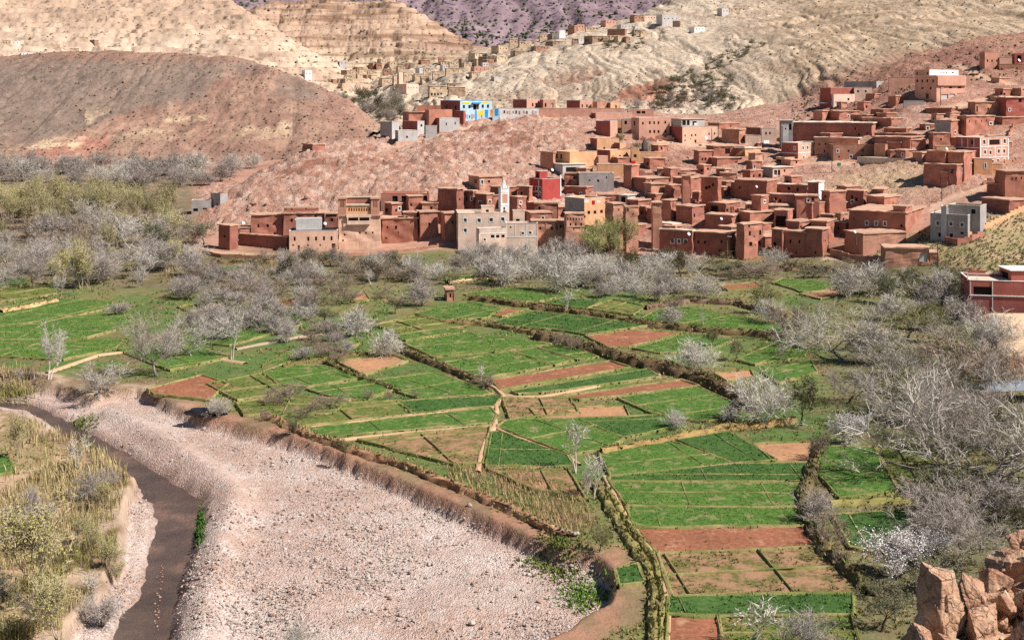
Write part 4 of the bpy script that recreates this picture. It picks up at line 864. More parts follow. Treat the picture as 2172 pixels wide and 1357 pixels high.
H('U', (250, 437, 735, 742, 910), 'tan', 'par', 'tan house with three windows in a row and a shaded left wall', [(480, 840, 30, 46), (575, 832, 30, 46), (640, 828, 30, 46)], left='maroon')
H('U', (733, 740, 856, 720, 905), 'tan', 'par', 'tan stair tower with one window beside the garden wall', [(796, 820, 38, 46)])
H('U', (848, 852, 1172, 766, 900), 'tan', 'par', 'long tan garden wall below the village path', [], par=0.15, deep=0.5, cat='wall', name='garden_wall')
H('U', (245, 270, 406, 822, 950), 'pink', 'par', 'small pink shed in front of the tan block house', [])
H('U', (495, 575, 662, 632, 740), 'tan', 'par', 'small tan roof room with a maroon side', [], left='maroon')
H('B', (1435, 1598, 1656, 328, 456), 'mud3', 'mud', 'mud house with a broad shaded front right of the peach house', theta=52)
H('B', (1310, 1412, 1606, 272, 345), 'mud', 'mud', 'low red house behind the peach house', [(1520, 300, 16, 20)])
H('B', (1652, 1656, 1802, 378, 450), 'cream', 'par', 'low cream garden house left of the small cream house', [])
H('B', (1796, 1806, 1942, 312, 440), 'cream', 'par', 'small cream house with two windows and washing below it', [(1845, 362, 16, 24), (1882, 360, 16, 24)])
H('B', (1660, 1800, 1812, 312, 400), 'mud2', 'mud', 'dark red house left of the small cream house', theta=60)
H('R', (108, 112, 282, 108, 260), 'grey', 'slab', 'grey block building with a dark doorway', [(245, 200, 40, 90, 'o')], D=368)
H('R', (132, 140, 222, 184, 340), 'lgrey', 'par', 'small pale grey house with one dark window', [(178, 225, 18, 30, 'w')], D=362)
# --- right-hand hillside
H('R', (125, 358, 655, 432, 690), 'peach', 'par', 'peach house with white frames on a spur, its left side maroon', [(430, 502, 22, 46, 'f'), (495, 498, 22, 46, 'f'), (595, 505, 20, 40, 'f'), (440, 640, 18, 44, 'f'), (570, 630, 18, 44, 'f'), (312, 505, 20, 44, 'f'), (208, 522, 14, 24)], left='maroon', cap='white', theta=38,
  extra=[('white_band', 358, 652, 560, 572, -0.05, 0, 'white'), ('white_band', 545, 555, 436, 560, -0.05, 0, 'white'), ('white_band', 455, 463, 572, 684, -0.05, 0, 'white'), ('white_band', 125, 356, 570, 580, -0.05, 0, 'white', 'L')])
H('R', (40, 165, 372, 640, 740), 'tan', 'par', 'tan forecourt room left of the peach house on the spur', [(95, 690, 100, 70, 'o')])
H('R', (862, 866, 1612, 452, 690), 'mud3', 'par', 'long pink-brown house with two rows of small windows on the hillside', [(930, 545, 26, 40, 'f'), (1085, 545, 26, 30), (1292, 540, 26, 34), (1500, 540, 26, 34), (950, 630, 22, 26), (1120, 625, 30, 44, 'f'), (1282, 640, 36, 70, 'd'), (1500, 628, 24, 34, 'f')], deep=7, theta=-4)
H('R', (1600, 1612, 1634, 452, 660), 'mud3', 'par', 'sunlit end bay of the long pink-brown house', [], theta=40)
H('R', (272, 1426, 1565, 150, 345), 'mud2', 'mud', 'very long shaded house with a white sunlit end', [(1190, 225, 20, 34, 'o'), (1360, 290, 26, 26, 'o'), (1232, 308, 26, 26, 'o'), (1520, 200, 20, 60, 'o')], theta=64, roofmat='roofpale')
H('R', (590, 1228, 1262, 366, 590), 'mud3', 'mud', 'mud house with a pale roof behind the long pink-brown house', [(660, 450, 22, 30), (750, 445, 22, 30), (830, 445, 26, 34), (740, 545, 22, 34)], theta=62, roofmat='roofpale')
H('R', (1425, 1985, 2045, 355, 500), 'mud2', 'mud', '', zone=Z4, theta=62)
H('R', (1640, 1832, 1948, 428, 600), 'mud', 'mud', '', zone=Z4)
H('R', (1635, 1690, 1950, 540, 660), 'mud', 'mud', '', zone=Z4)
H('R', (1945, 1985, 2200, 390, 570), 'mud', 'mud', '', [(2020, 530, 30, 40, 'f')], zone=Z4)
H('C', (1280, 1578, 1816, 378, 576), 'mud', 'mud', 'large square mud house with a door and lintel windows beside the track', [(1435, 378, 22, 36), (1540, 430, 18, 40), (1465, 470, 16, 18), (1635, 425, 22, 40, 'f'), (1733, 412, 14, 22), (1768, 412, 14, 22), (1712, 502, 18, 50, 'd'), (1655, 470, 14, 12, 'f')])
H('C', (1498, 1642, 1746, 268, 380), 'mud', 'mud', 'upper block behind the large square mud house', [], D=('+', 3))
H('C', (1308, 1478, 1512, 258, 345), 'mud', 'mud', 'low back wing of the large square mud house', [], D=('+', 5), theta=50)
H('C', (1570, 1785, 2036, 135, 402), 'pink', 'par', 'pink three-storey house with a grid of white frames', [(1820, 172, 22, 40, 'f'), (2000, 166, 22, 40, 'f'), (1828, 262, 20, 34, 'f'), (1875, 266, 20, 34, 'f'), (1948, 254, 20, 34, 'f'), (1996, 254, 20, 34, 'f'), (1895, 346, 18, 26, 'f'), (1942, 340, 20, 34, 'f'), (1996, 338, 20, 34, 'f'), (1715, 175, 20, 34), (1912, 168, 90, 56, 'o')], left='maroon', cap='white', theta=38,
  extra=[('white_band', 1786, 2034, 206, 213, -0.06, 0, 'white'), ('white_band', 1786, 2034, 303, 310, -0.06, 0, 'white'), ('white_pilaster', 1783, 1791, 140, 395, -0.06, 0, 'white'), ('white_pilaster', 2028, 2036, 140, 395, -0.06, 0, 'white'), ('white_pilaster', 1852, 1858, 140, 206, -0.06, 0, 'white'), ('white_pilaster', 1966, 1972, 140, 206, -0.06, 0, 'white'), ('white_pilaster', 1912, 1918, 213, 303, -0.06, 0, 'white'), ('white_pilaster', 1972, 1978, 213, 303, -0.06, 0, 'white'), ('white_band', 1572, 1783, 218, 224, -0.06, 0, 'white', 'L'), ('white_band', 1622, 1628, 140, 218, -.06, 0, 'white', 'L'), ('white_band', 1675, 1680, 140, 218, -.06, 0, 'white', 'L'), ('white_band', 1728, 1733, 140, 218, -.06, 0, 'white', 'L')])
H('C', (1728, 1732, 1892, 318, 455), 'tan', 'par', 'tan annex with one window before the white-framed house', [(1832, 382, 16, 40, 'f')], cap='white', D=312)
H('C', (1888, 1892, 1980, 368, 455), 'tan', 'par', 'low tan garden wall before the white-framed house', [], D=312)
H('C', (1400, 1402, 1552, 208, 300), 'tan', 'par', 'low tan shed with a satellite dish behind the square mud house', [], D=326)
H('C', (620, 1128, 1346, 802, 1000), 'mud', 'mud', 'large red mud house with three white-framed windows in its shaded wall', [(785, 886, 24, 36, 'f'), (868, 888, 24, 36, 'f'), (945, 890, 24, 36, 'f'), (1093, 912, 20, 24, 'o'), (668, 850, 10, 18, 'o'), (1230, 876, 14, 36, 'w'), (1287, 864, 14, 36, 'w'), (1188, 962, 18, 40, 'd')], theta=58)
H('C', (1018, 1126, 1188, 748, 880), 'mud', 'mud', 'tower block rising from the large red mud house', [], theta=55, D=('+', .5))
H('C', (590, 752, 1132, 985, 1068), 'mud3', 'mud', 'low yard wall building before the large red mud house', [(715, 1030, 70, 50, 's')], theta=18, D=272)
H('C', (1345, 1676, 1840, 818, 1022), 'grey', 'par', 'grey block house with a scalloped parapet and white-framed windows', [(1413, 888, 30, 34, 'f'), (1527, 894, 30, 34, 'f'), (1625, 902, 30, 34, 'f'), (1430, 990, 28, 34, 'o'), (1530, 996, 28, 34, 'o'), (1625, 975, 28, 22, 'o'), (1773, 908, 24, 72, 'd')], theta=54, cap='white')
H('C', (1505, 1785, 1840, 738, 860), 'grey', 'par', 'upper storey block of the grey block house', [(1725, 786, 36, 42, 'o')], theta=56, D=('+', .6))
H('C', (1448, 1490, 1502, 742, 840), 'lgrey', 'par', 'white stairhead on the grey block house', [], D=('+', 2.5))
H('C', (1992, 2002, 2300, 432, 700), 'mud', 'mud', 'red mud house cut by the right edge beside the track', [(2065, 498, 14, 24), (2100, 495, 14, 26), (2150, 490, 14, 26)], theta=8)
H('C', (1842, 1992, 2012, 548, 668), 'mud2', 'mud', 'low shaded mud yard house beside the track', theta=58)
H('C', (1800, 2040, 2200, 690, 740), 'mud2', 'mud', 'low dark yard wall behind the grey block house', theta=30, D=279)
H('C', (938, 945, 1340, 1108, 1240), 'mud3', 'mud', 'long low mud barn with a pale green metal gate', [(1288, 1192, 72, 70, 's')], D=259)
H('C', (1335, 1340, 1420, 1150, 1240), 'mud3', 'mud', 'short wall piece right of the barn gate', D=258)
# --- top right
H('A', (363, 492, 834, 582, 700), 'cream', 'par', 'cream house with white balcony on the slope below the pink three-storey house', [(623, 628, 16, 22), (708, 626, 18, 22), (390, 630, 14, 20), (418, 628, 14, 20), (468, 630, 14, 24)], theta=26, extra=[('balcony', 330, 445, 655, 664, -1.6, 0, 'white', 'L')])
H('A', (668, 674, 832, 522, 640), 'cream', 'par', 'upper cream block with two windows', [(707, 558, 16, 20), (775, 558, 16, 20)], D=('+', 4))
H('A', (372, 466, 672, 526, 620), 'maroon', 'par', 'red-brown upper storey of the cream house', [(515, 550, 100, 40, 's')], D=('+', 1.0), theta=26)
H('A', (1208, 1400, 1656, 418, 668), 'pink', 'par', 'pink three-storey house with a white roof terrace and garage doors', [(1450, 466, 28, 26), (1533, 464, 28, 26), (1612, 462, 28, 26), (1445, 524, 30, 18, 'o'), (1525, 524, 30, 18, 'o'), (1605, 524, 30, 18, 'o'), (1472, 612, 60, 56, 's'), (1540, 608, 50, 56, 's'), (1605, 604, 50, 56, 's'), (1230, 466, 16, 24), (1275, 466, 16, 24), (1318, 466, 16, 24), (1370, 466, 16, 24), (1275, 530, 22, 14), (1348, 530, 16, 24), (1318, 600, 26, 46, 'd')], cap='white', theta=30,
  extra=[('floor_band', 1402, 1652, 504, 511, -0.5, 0, 'maroon'), ('oriel', 1402, 1652, 425, 504, -0.42, -0.002, 'pink')])
H('A', (1208, 1338, 1594, 366, 440), 'white', 'par', 'white roof storey of the pink three-storey house', [('g', 1440, 1490, 3, 394, 394, 1, 8, 16, 'w'), (1543, 392, 18, 12, 'w'), (1230, 400, 14, 20, 'w'), (1320, 400, 14, 20, 'w')], left='pink', D=('+', 5.0), theta=30)
H('A', (972, 978, 1212, 434, 570), 'pink', 'par', 'tall pink retaining wall left of the pink three-storey house', [], deep=1.0, cat='wall', name='retaining_wall')
H('A', (585, 870, 980, 470, 540), 'grey', 'par', 'grey concrete yard behind the cream house', [(640, 455, 30, 20, 'o')], theta=50)
H('A', (1778, 1826, 1956, 215, 380), 'mud3', 'par', 'upper block of the brown mansion at the top right', [(1850, 288, 12, 20), (1890, 290, 12, 20), (1930, 288, 10, 18)])
H('A', (1950, 1956, 2300, 318, 480), 'mud3', 'par', 'brown mansion with scattered small windows at the top right', [(1930, 352, 12, 18), (2070, 358, 12, 22), (2110, 356, 12, 22), (1975, 362, 14, 20), (2100, 430, 12, 20)], D=('+', -1))
H('A', (1952, 1956, 2066, 258, 340), 'peach', 'par', 'pale peach roof room on the brown mansion', [], D=('+', 1.5))
H('A', (2085, 2090, 2300, 225, 340), 'maroon', 'par', 'maroon roof block at the right edge', [(2130, 270, 40, 60, 'o')], D=('+', 3))
H('A', (2112, 2120, 2300, 405, 540), 'maroon', 'par', 'maroon house below the brown mansion', [], D=('+', -8))
H('A', (1300, 1530, 1616, 710, 790), 'mud2', 'mud', '', [(1545, 755, 12, 24, 'o')], zone=Z4, theta=58)
H('A', (1572, 1660, 1912, 778, 960), 'mud', 'mud', 'wide red mud house with five slot windows below the brown slope', [(1690, 822, 8, 22, 'o'), (1745, 825, 8, 22, 'o'), (1800, 820, 8, 22, 'o'), (1845, 815, 8, 22, 'o'), (1880, 842, 24, 20, 'f')], theta=24)
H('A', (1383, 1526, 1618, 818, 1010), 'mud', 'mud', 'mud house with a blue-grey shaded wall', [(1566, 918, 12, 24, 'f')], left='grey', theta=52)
H('A', (1330, 1370, 1526, 928, 1045), 'mud', 'mud', '', zone=Z4, D=338)
H('A', (1672, 1742, 2006, 655, 790), 'mud3', 'mud', 'pale mud house with a door and one window under the brown mansion', [(1758, 712, 14, 50, 'd'), (1858, 712, 14, 18, 'w')], theta=16)
H('A', (2008, 2012, 2300, 612, 800), 'maroon', 'mud', 'maroon house with a white post at the right edge', [(2045, 720, 16, 20, 'f'), (2140, 640, 30, 30, 'o')], theta=10)
H('A', (1908, 1980, 2300, 788, 870), 'mud', 'mud', '', zone=Z4)
H('A', (848, 1168, 1336, 968, 1105), 'mud', 'mud', '', [(1190, 1078, 20, 20, 'f')], zone=Z4, theta=55)
H('A', (932, 1130, 1252, 888, 950), 'mud2', 'mud', '', zone=Z5)
H('A', (850, 1230, 1330, 935, 985), 'mud2', 'mud', '', zone=Z5, theta=58)
H('A', (440, 542, 722, 735, 812), 'mud', 'mud', '', [(620, 775, 14, 20, 'f')], zone=Z5, theta=20)
H('A', (975, 1040, 1132, 602, 690), 'mud', 'mud', '', [(1065, 630, 8, 20, 'o')], zone=Z5)
H('A', (1110, 1114, 1286, 642, 712), 'grey', 'par', 'rough grey stone wall below the pink three-storey house', [], deep=1.0, cat='wall', name='stone_wall')
H('A', (700, 760, 820, 655, 740), 'mud', 'mud', '', zone=Z5)
H('A', (815, 930, 1252, 718, 775), 'mud2', 'mud', '', zone=Z5, theta=20)
H('A', (872, 960, 1242, 752, 800), 'mud', 'mud', '', zone=Z5, theta=22)
H('A', (742, 1000, 1305, 798, 870), 'mud', 'mud', '', zone=Z5, theta=30)
H('A', (640, 780, 960, 768, 830), 'mud2', 'mud', '', zone=Z5, theta=35)
H('A', (1250, 1300, 1400, 850, 910), 'mud2', 'mud', '', [(1322, 885, 20, 30, 'f')], zone=Z5)
# --- crest and left promontory
G0 = 'on the crest of the rocky spur'
H('G', (1003, 1128, 1330, 642, 792), 'blue', 'par', 'pale blue school building with yellow panels and murals on the spur', [(1152, 680, 14, 20), (1187, 680, 14, 20), (1272, 677, 14, 20), (1305, 677, 14, 20), (1222, 682, 22, 36, 'o'), (1042, 680, 12, 22), (1100, 685, 14, 24)], left='maroon', theta=24, cap='skyblue', D=414,
  extra=[('yellow_panel', 1143, 1188, 649, 661, -0.06, 0, 'yellow'), ('yellow_panel', 1268, 1310, 646, 657, -0.06, 0, 'yellow'), ('porch_roof', 1203, 1255, 652, 660, -1.0, 0, 'skyblue'), ('door_leaf', 1235, 1247, 664, 696, -0.05, 0, 'brown'), ('mural_panel', 1286, 1306, 700, 748, -0.05, 0, 'skyblue'), ('mural_panel', 1224, 1234, 702, 770, -0.05, 0, 'skyblue'),
         ('mural_sun', 1242, 1276, 704, 734, -0.04, 0, 'yellow')] + [('mural_figure', x, x + 7, 726 + (k % 3) * 4, 752 + (k % 2) * 8, -0.03, 0, m_) for k, (x, m_) in enumerate([(1158, 'brown'), (1170, 'grey'), (1184, 'brown'), (1200, 'mud'), (1212, 'grey'), (1250, 'cream'), (1262, 'mud')])])
H('G', (1096, 1150, 1160, 706, 796), 'maroon', 'par', 'low shaded annex at the left corner of the blue school', [], D=411, theta=60)
H('G', (1330, 1334, 1376, 692, 742), 'blue', 'par', 'blue gate wall beside the blue school', [], deep=0.6, D=414, extra=[('gate_leaf', 1350, 1372, 694, 736, -0.06, 0, 'skyblue'), ('mural_panel', 1318, 1340, 698, 740, -0.05, 0, 'tan')])
H('G', (1376, 1380, 1630, 690, 736), 'white', 'par', 'long white school wall painted with figures', [], deep=0.5, cat='wall', name='school_wall', D=415,
  extra=[('mural_figure', x, x + 10, 704 + (k % 2) * 4, 722 + (k % 3) * 3, -0.04, 0, m_) for k, (x, m_) in enumerate([(1405, 'brown'), (1425, 'grey'), (1440, 'tan'), (1462, 'grey'), (1480, 'brown'), (1500, 'mud'), (1530, 'tan'), (1548, 'brown'), (1585, 'grey'), (1605, 'tan')])])
H('G', (1464, 1552, 1640, 634, 700), 'pink', 'par', 'pink classroom block with a maroon side behind the white wall', [(1590, 668, 10, 22), (1612, 668, 12, 24)], left='maroon', D=424, cap='white')
H('G', (1634, 1656, 1736, 636, 705), 'pink', 'par', 'pink classroom block with a pale door right of the first', [(1672, 670, 10, 24), (1715, 672, 14, 28, 's')], left='maroon', D=424, cap='white')
H('G', (1806, 1890, 1972, 640, 705), 'pink', 'par', 'pink house with two windows at the far end of the crest', [(1905, 675, 8, 22), (1935, 675, 10, 18), (1960, 675, 8, 18)], left='maroon', D=424, cap='white')
H('G', (1970, 2000, 2062, 650, 705), 'mud3', 'par', 'small red house with a white roof bench on the crest', [], D=424)
H('G', (2060, 2085, 2140, 655, 705), 'tan', 'par', 'small tan house with a blue door at the end of the crest', [(2120, 680, 10, 20)], left='maroon', D=424)
H('G', (1628, 1632, 2172, 690, 724), 'pink', 'par', 'long pink boundary wall along the crest', [], deep=0.5, cat='wall', name='boundary_wall', D=416)
H('G', (620, 694, 748, 775, 895), 'lgrey', 'par', 'grey block house at the left end of the spur houses', [], left='grey', theta=50)
H('G', (714, 734, 858, 832, 925), 'lgrey', 'par', 'low front house of grey blocks with one window on the spur', [(790, 872, 12, 14), (852, 875, 10, 28, 'o')], left='grey')
H('G', (770, 856, 906, 772, 880), 'lgrey', 'par', 'grey house with a white sunlit front and one window on the spur', [(882, 800, 12, 16)], left='maroon')
H('G', (904, 908, 980, 802, 890), 'lgrey', 'par', 'low grey wall house between the two grey houses on the spur', [(988, 840, 8, 20)])
H('G', (972, 996, 1124, 752, 856), 'lgrey', 'par', 'grey house with two windows below the blue school', [(1040, 790, 8, 18), (1096, 785, 8, 18)], left='maroon')
H('G', (905, 930, 1078, 700, 790), 'mud', 'par', 'red house with a stepped parapet left of the blue school', [], D=404, theta=40)
H('G', (762, 800, 935, 715, 790), 'mud', 'mud', 'red house with a bare sloping yard on the spur', [], D=404)
H('G', (848, 852, 1006, 674, 730), 'mud', 'par', 'long red wall house behind the stepped house', [], D=412)
H('G', (248, 300, 366, 846, 908), 'grey', 'slab', 'hut with a pale flat roof on the spur skyline', [(275, 870, 12, 30, 'o')], roofmat='roofpale')
H('G', (364, 368, 500, 838, 882), 'mud', 'par', 'low red wall trailing right of the pale-roofed hut', [], deep=0.5, cat='wall', name='yard_wall')
H('G', (124, 190, 270, 922, 970), 'mud', 'mud', 'low red hut below the pale-roofed hut on the spur', [])
H('D', (92, 98, 252, 358, 470), 'grey', 'par', 'grey house with two square openings at the left foot of the spur', [(130, 432, 40, 24, 'o'), (205, 425, 36, 18, 'o')])
H('D', (250, 326, 386, 302, 420), 'grey', 'par', 'upper block of the grey house at the foot of the spur', [], roofmat='roofmud')
# --- field hut and far-right red house
H('J', (1036, 1042, 1090, 285, 352), 'mud3', 'mud', 'small red mud hut standing among the fields', [(1064, 320, 10, 26, 'o')], theta=10)
H('X', (398, 402, 1100, 280, 680), 'maroon', 'par', 'big red house with white floor lines at the right edge', [(508, 365, 150, 68, 'o'), (418, 515, 40, 110, 'o')], cap='white', theta=-11, deep=9, D=205,
  extra=[('white_floor_line', 400, 1100, 404, 412, -0.14, 0.0, 'white'), ('white_pilaster', 404, 410, 290, 404, -0.1, 0, 'white'), ('white_pilaster', 581, 587, 290, 520, -0.1, 0, 'white'), ('white_pilaster', 444, 450, 450, 640, -0.1, 0, 'white'), ('rail_post', 384, 392, 228, 280, 0.1, 0.2, 'white'), ('rail_top', 384, 560, 226, 233, 0.1, 0.2, 'white'), ('rail_post', 460, 465, 233, 280, 0.1, 0.2, 'white'), ('terrace_wall', 430, 575, 236, 270, 5.2, 5.4, 'maroon')])
H('X', (640, 735, 1100, 205, 300), 'maroon', 'slab', 'upper storey of the big red house under a pale metal roof', [(680, 240, 60, 60, 'o')], D=208, theta=0, roofmat='white')
label_zones()
# ------------------------------------------------------------------ outbuildings and yard walls filling the lanes of the old village
def fill_village():
    r = random.Random(31); ZONE_HOUSES.clear()
    poly = [(940, 455), (1120, 400), (1240, 350), (1300, 300), (1460, 290), (1700, 290), (1800, 215), (1960, 205), (2170, 170), (2170, 330), (2090, 400), (1960, 415), (1900, 470), (1760, 535), (1400, 535), (1330, 500), (1240, 500), (1000, 470)]
    skip = [(1700, 345, 1960, 405), (1400, 275, 1470, 345), (1680, 325, 1780, 370)]
    n = 0
    for t in range(900):
        if n >= 58: break
        px = r.uniform(940, 2170); py = r.uniform(170, 540)
        if not bool(point_in(poly, np.array([px]), np.array([py]))[0]): continue
        if any(a < px < c and b < py < d for a, b, c, d in skip): continue
        p = hit(px, py); rad = r.uniform(2.2, 3.8)
        if any(math.hypot(p.x - a, p.y - b) < rad * .9 + c * .72 for a, b, c in FOOT): continue
        s = FPX / p.y; wl = r.uniform(2.5, 5) * s; wr = r.uniform(2.5, 5.5) * s; h = r.uniform(1.8, 4.2) * s
        H('0', (px - wl * .6, px, px + wr * .8, py - h, py), r.choice(['mud', 'mud2', 'mud3', 'mud']), 'mud', '', zone='among outbuildings filling the village lanes', auto=r.choice([0, 1, 1, 2]), name='outbuilding', cat='outbuilding'); n += 1
    label_zones()
    for k in range(26):
        for t in range(40):
            px = r.uniform(1240, 2150); py = r.uniform(210, 530)
            if not bool(point_in(poly, np.array([px]), np.array([py]))[0]) or any(a < px < c and b < py < d for a, b, c, d in skip): continue
            p = hit(px, py); L = r.uniform(5, 12); th = r.choice([.4, .5, 2.1, 1.0, -.2])
            mid = (p.x + math.cos(th) * L / 2, p.y + math.sin(th) * L / 2)
            if any(math.hypot(mid[0] - a, mid[1] - b) < c * .5 + 1.5 for a, b, c in FOOT): continue
            q = MB(); m_ = 8
            for i in range(m_):
                x0, x1 = L * i / m_, L * (i + 1) / m_; za = gz(p.x + math.cos(th) * x0, p.y + math.sin(th) * x0) - p.z; zt = za + 1.1 + .35 * math.sin(i * 1.7 + k)
                q.box(x0, x1 - .002, -.18 + .002 * (i % 2), .18 + .002 * (i % 2), za - 2, zt)
            o = link('yard_wall', q.mesh('yard_wall', WM[r.choice(['mud', 'mud3', 'mud2'])]), None, p, th, label='low crumbling mud yard wall between the village houses', category='wall', group='mud yard walls', kind='thing')
            break
fill_village()
# ------------------------------------------------------------------ fields, paths, banks
def crop_mat(name, dark, mid, light, soil, cover, rows=0.0):
    m, n, b = new_mat(name, 0.85, 0.12)
    tc = nd(n, 'ShaderNodeNewGeometry').outputs['Position']
    n1 = noise_node(n, 0.16, 4, 0.6, tc); n2 = noise_node(n, 2.2, 5, 0.7, tc); n3 = noise_node(n, 0.55, 5, 0.65, tc)
    c = ramp(n, n2.outputs[0], [(0.3, dark), (0.5, mid), (0.72, light)]).outputs[0]
    r1 = ramp(n, n1.outputs[0], [(0.3, (0.78, 0.84, 0.8)), (0.7, (1.15, 1.1, 1.05))]); c = mixc(n, c, r1.outputs[0], 1.0, 'MULTIPLY')
    ms = ramp(n, n3.outputs[0], [(cover - 0.07, (0, 0, 0)), (cover + 0.07, (1, 1, 1))]); c = mixc(n, c, soil, ms.outputs[0])
    n.links.new(c, b.inputs['Base Color']); bump(n, b, n2.outputs[0], 0.6, 0.15)
    return m
FM_ = {
 'g': crop_mat('young_wheat', srgb(62, 90, 38), srgb(86, 116, 52), srgb(110, 136, 68), srgb(146, 136, 92), 0.60),
 'k': crop_mat('dense_crop', srgb(54, 80, 42), srgb(72, 102, 50), srgb(98, 122, 64), srgb(126, 128, 84), 0.66),
 'o': crop_mat('thin_crop', srgb(70, 86, 40), srgb(106, 116, 58), srgb(132, 132, 76), srgb(160, 130, 92), 0.58),
 'd': crop_mat('dry_crop', srgb(86, 84, 48), srgb(120, 110, 66), srgb(150, 128, 88), srgb(168, 128, 98), 0.50),
 's': crop_mat('red_soil', srgb(134, 84, 62), srgb(158, 102, 78), srgb(176, 120, 92), srgb(188, 138, 108), 0.62),
 't': crop_mat('tan_soil', srgb(164, 116, 86), srgb(190, 140, 106), srgb(206, 160, 124), srgb(150, 110, 80), 0.64)}
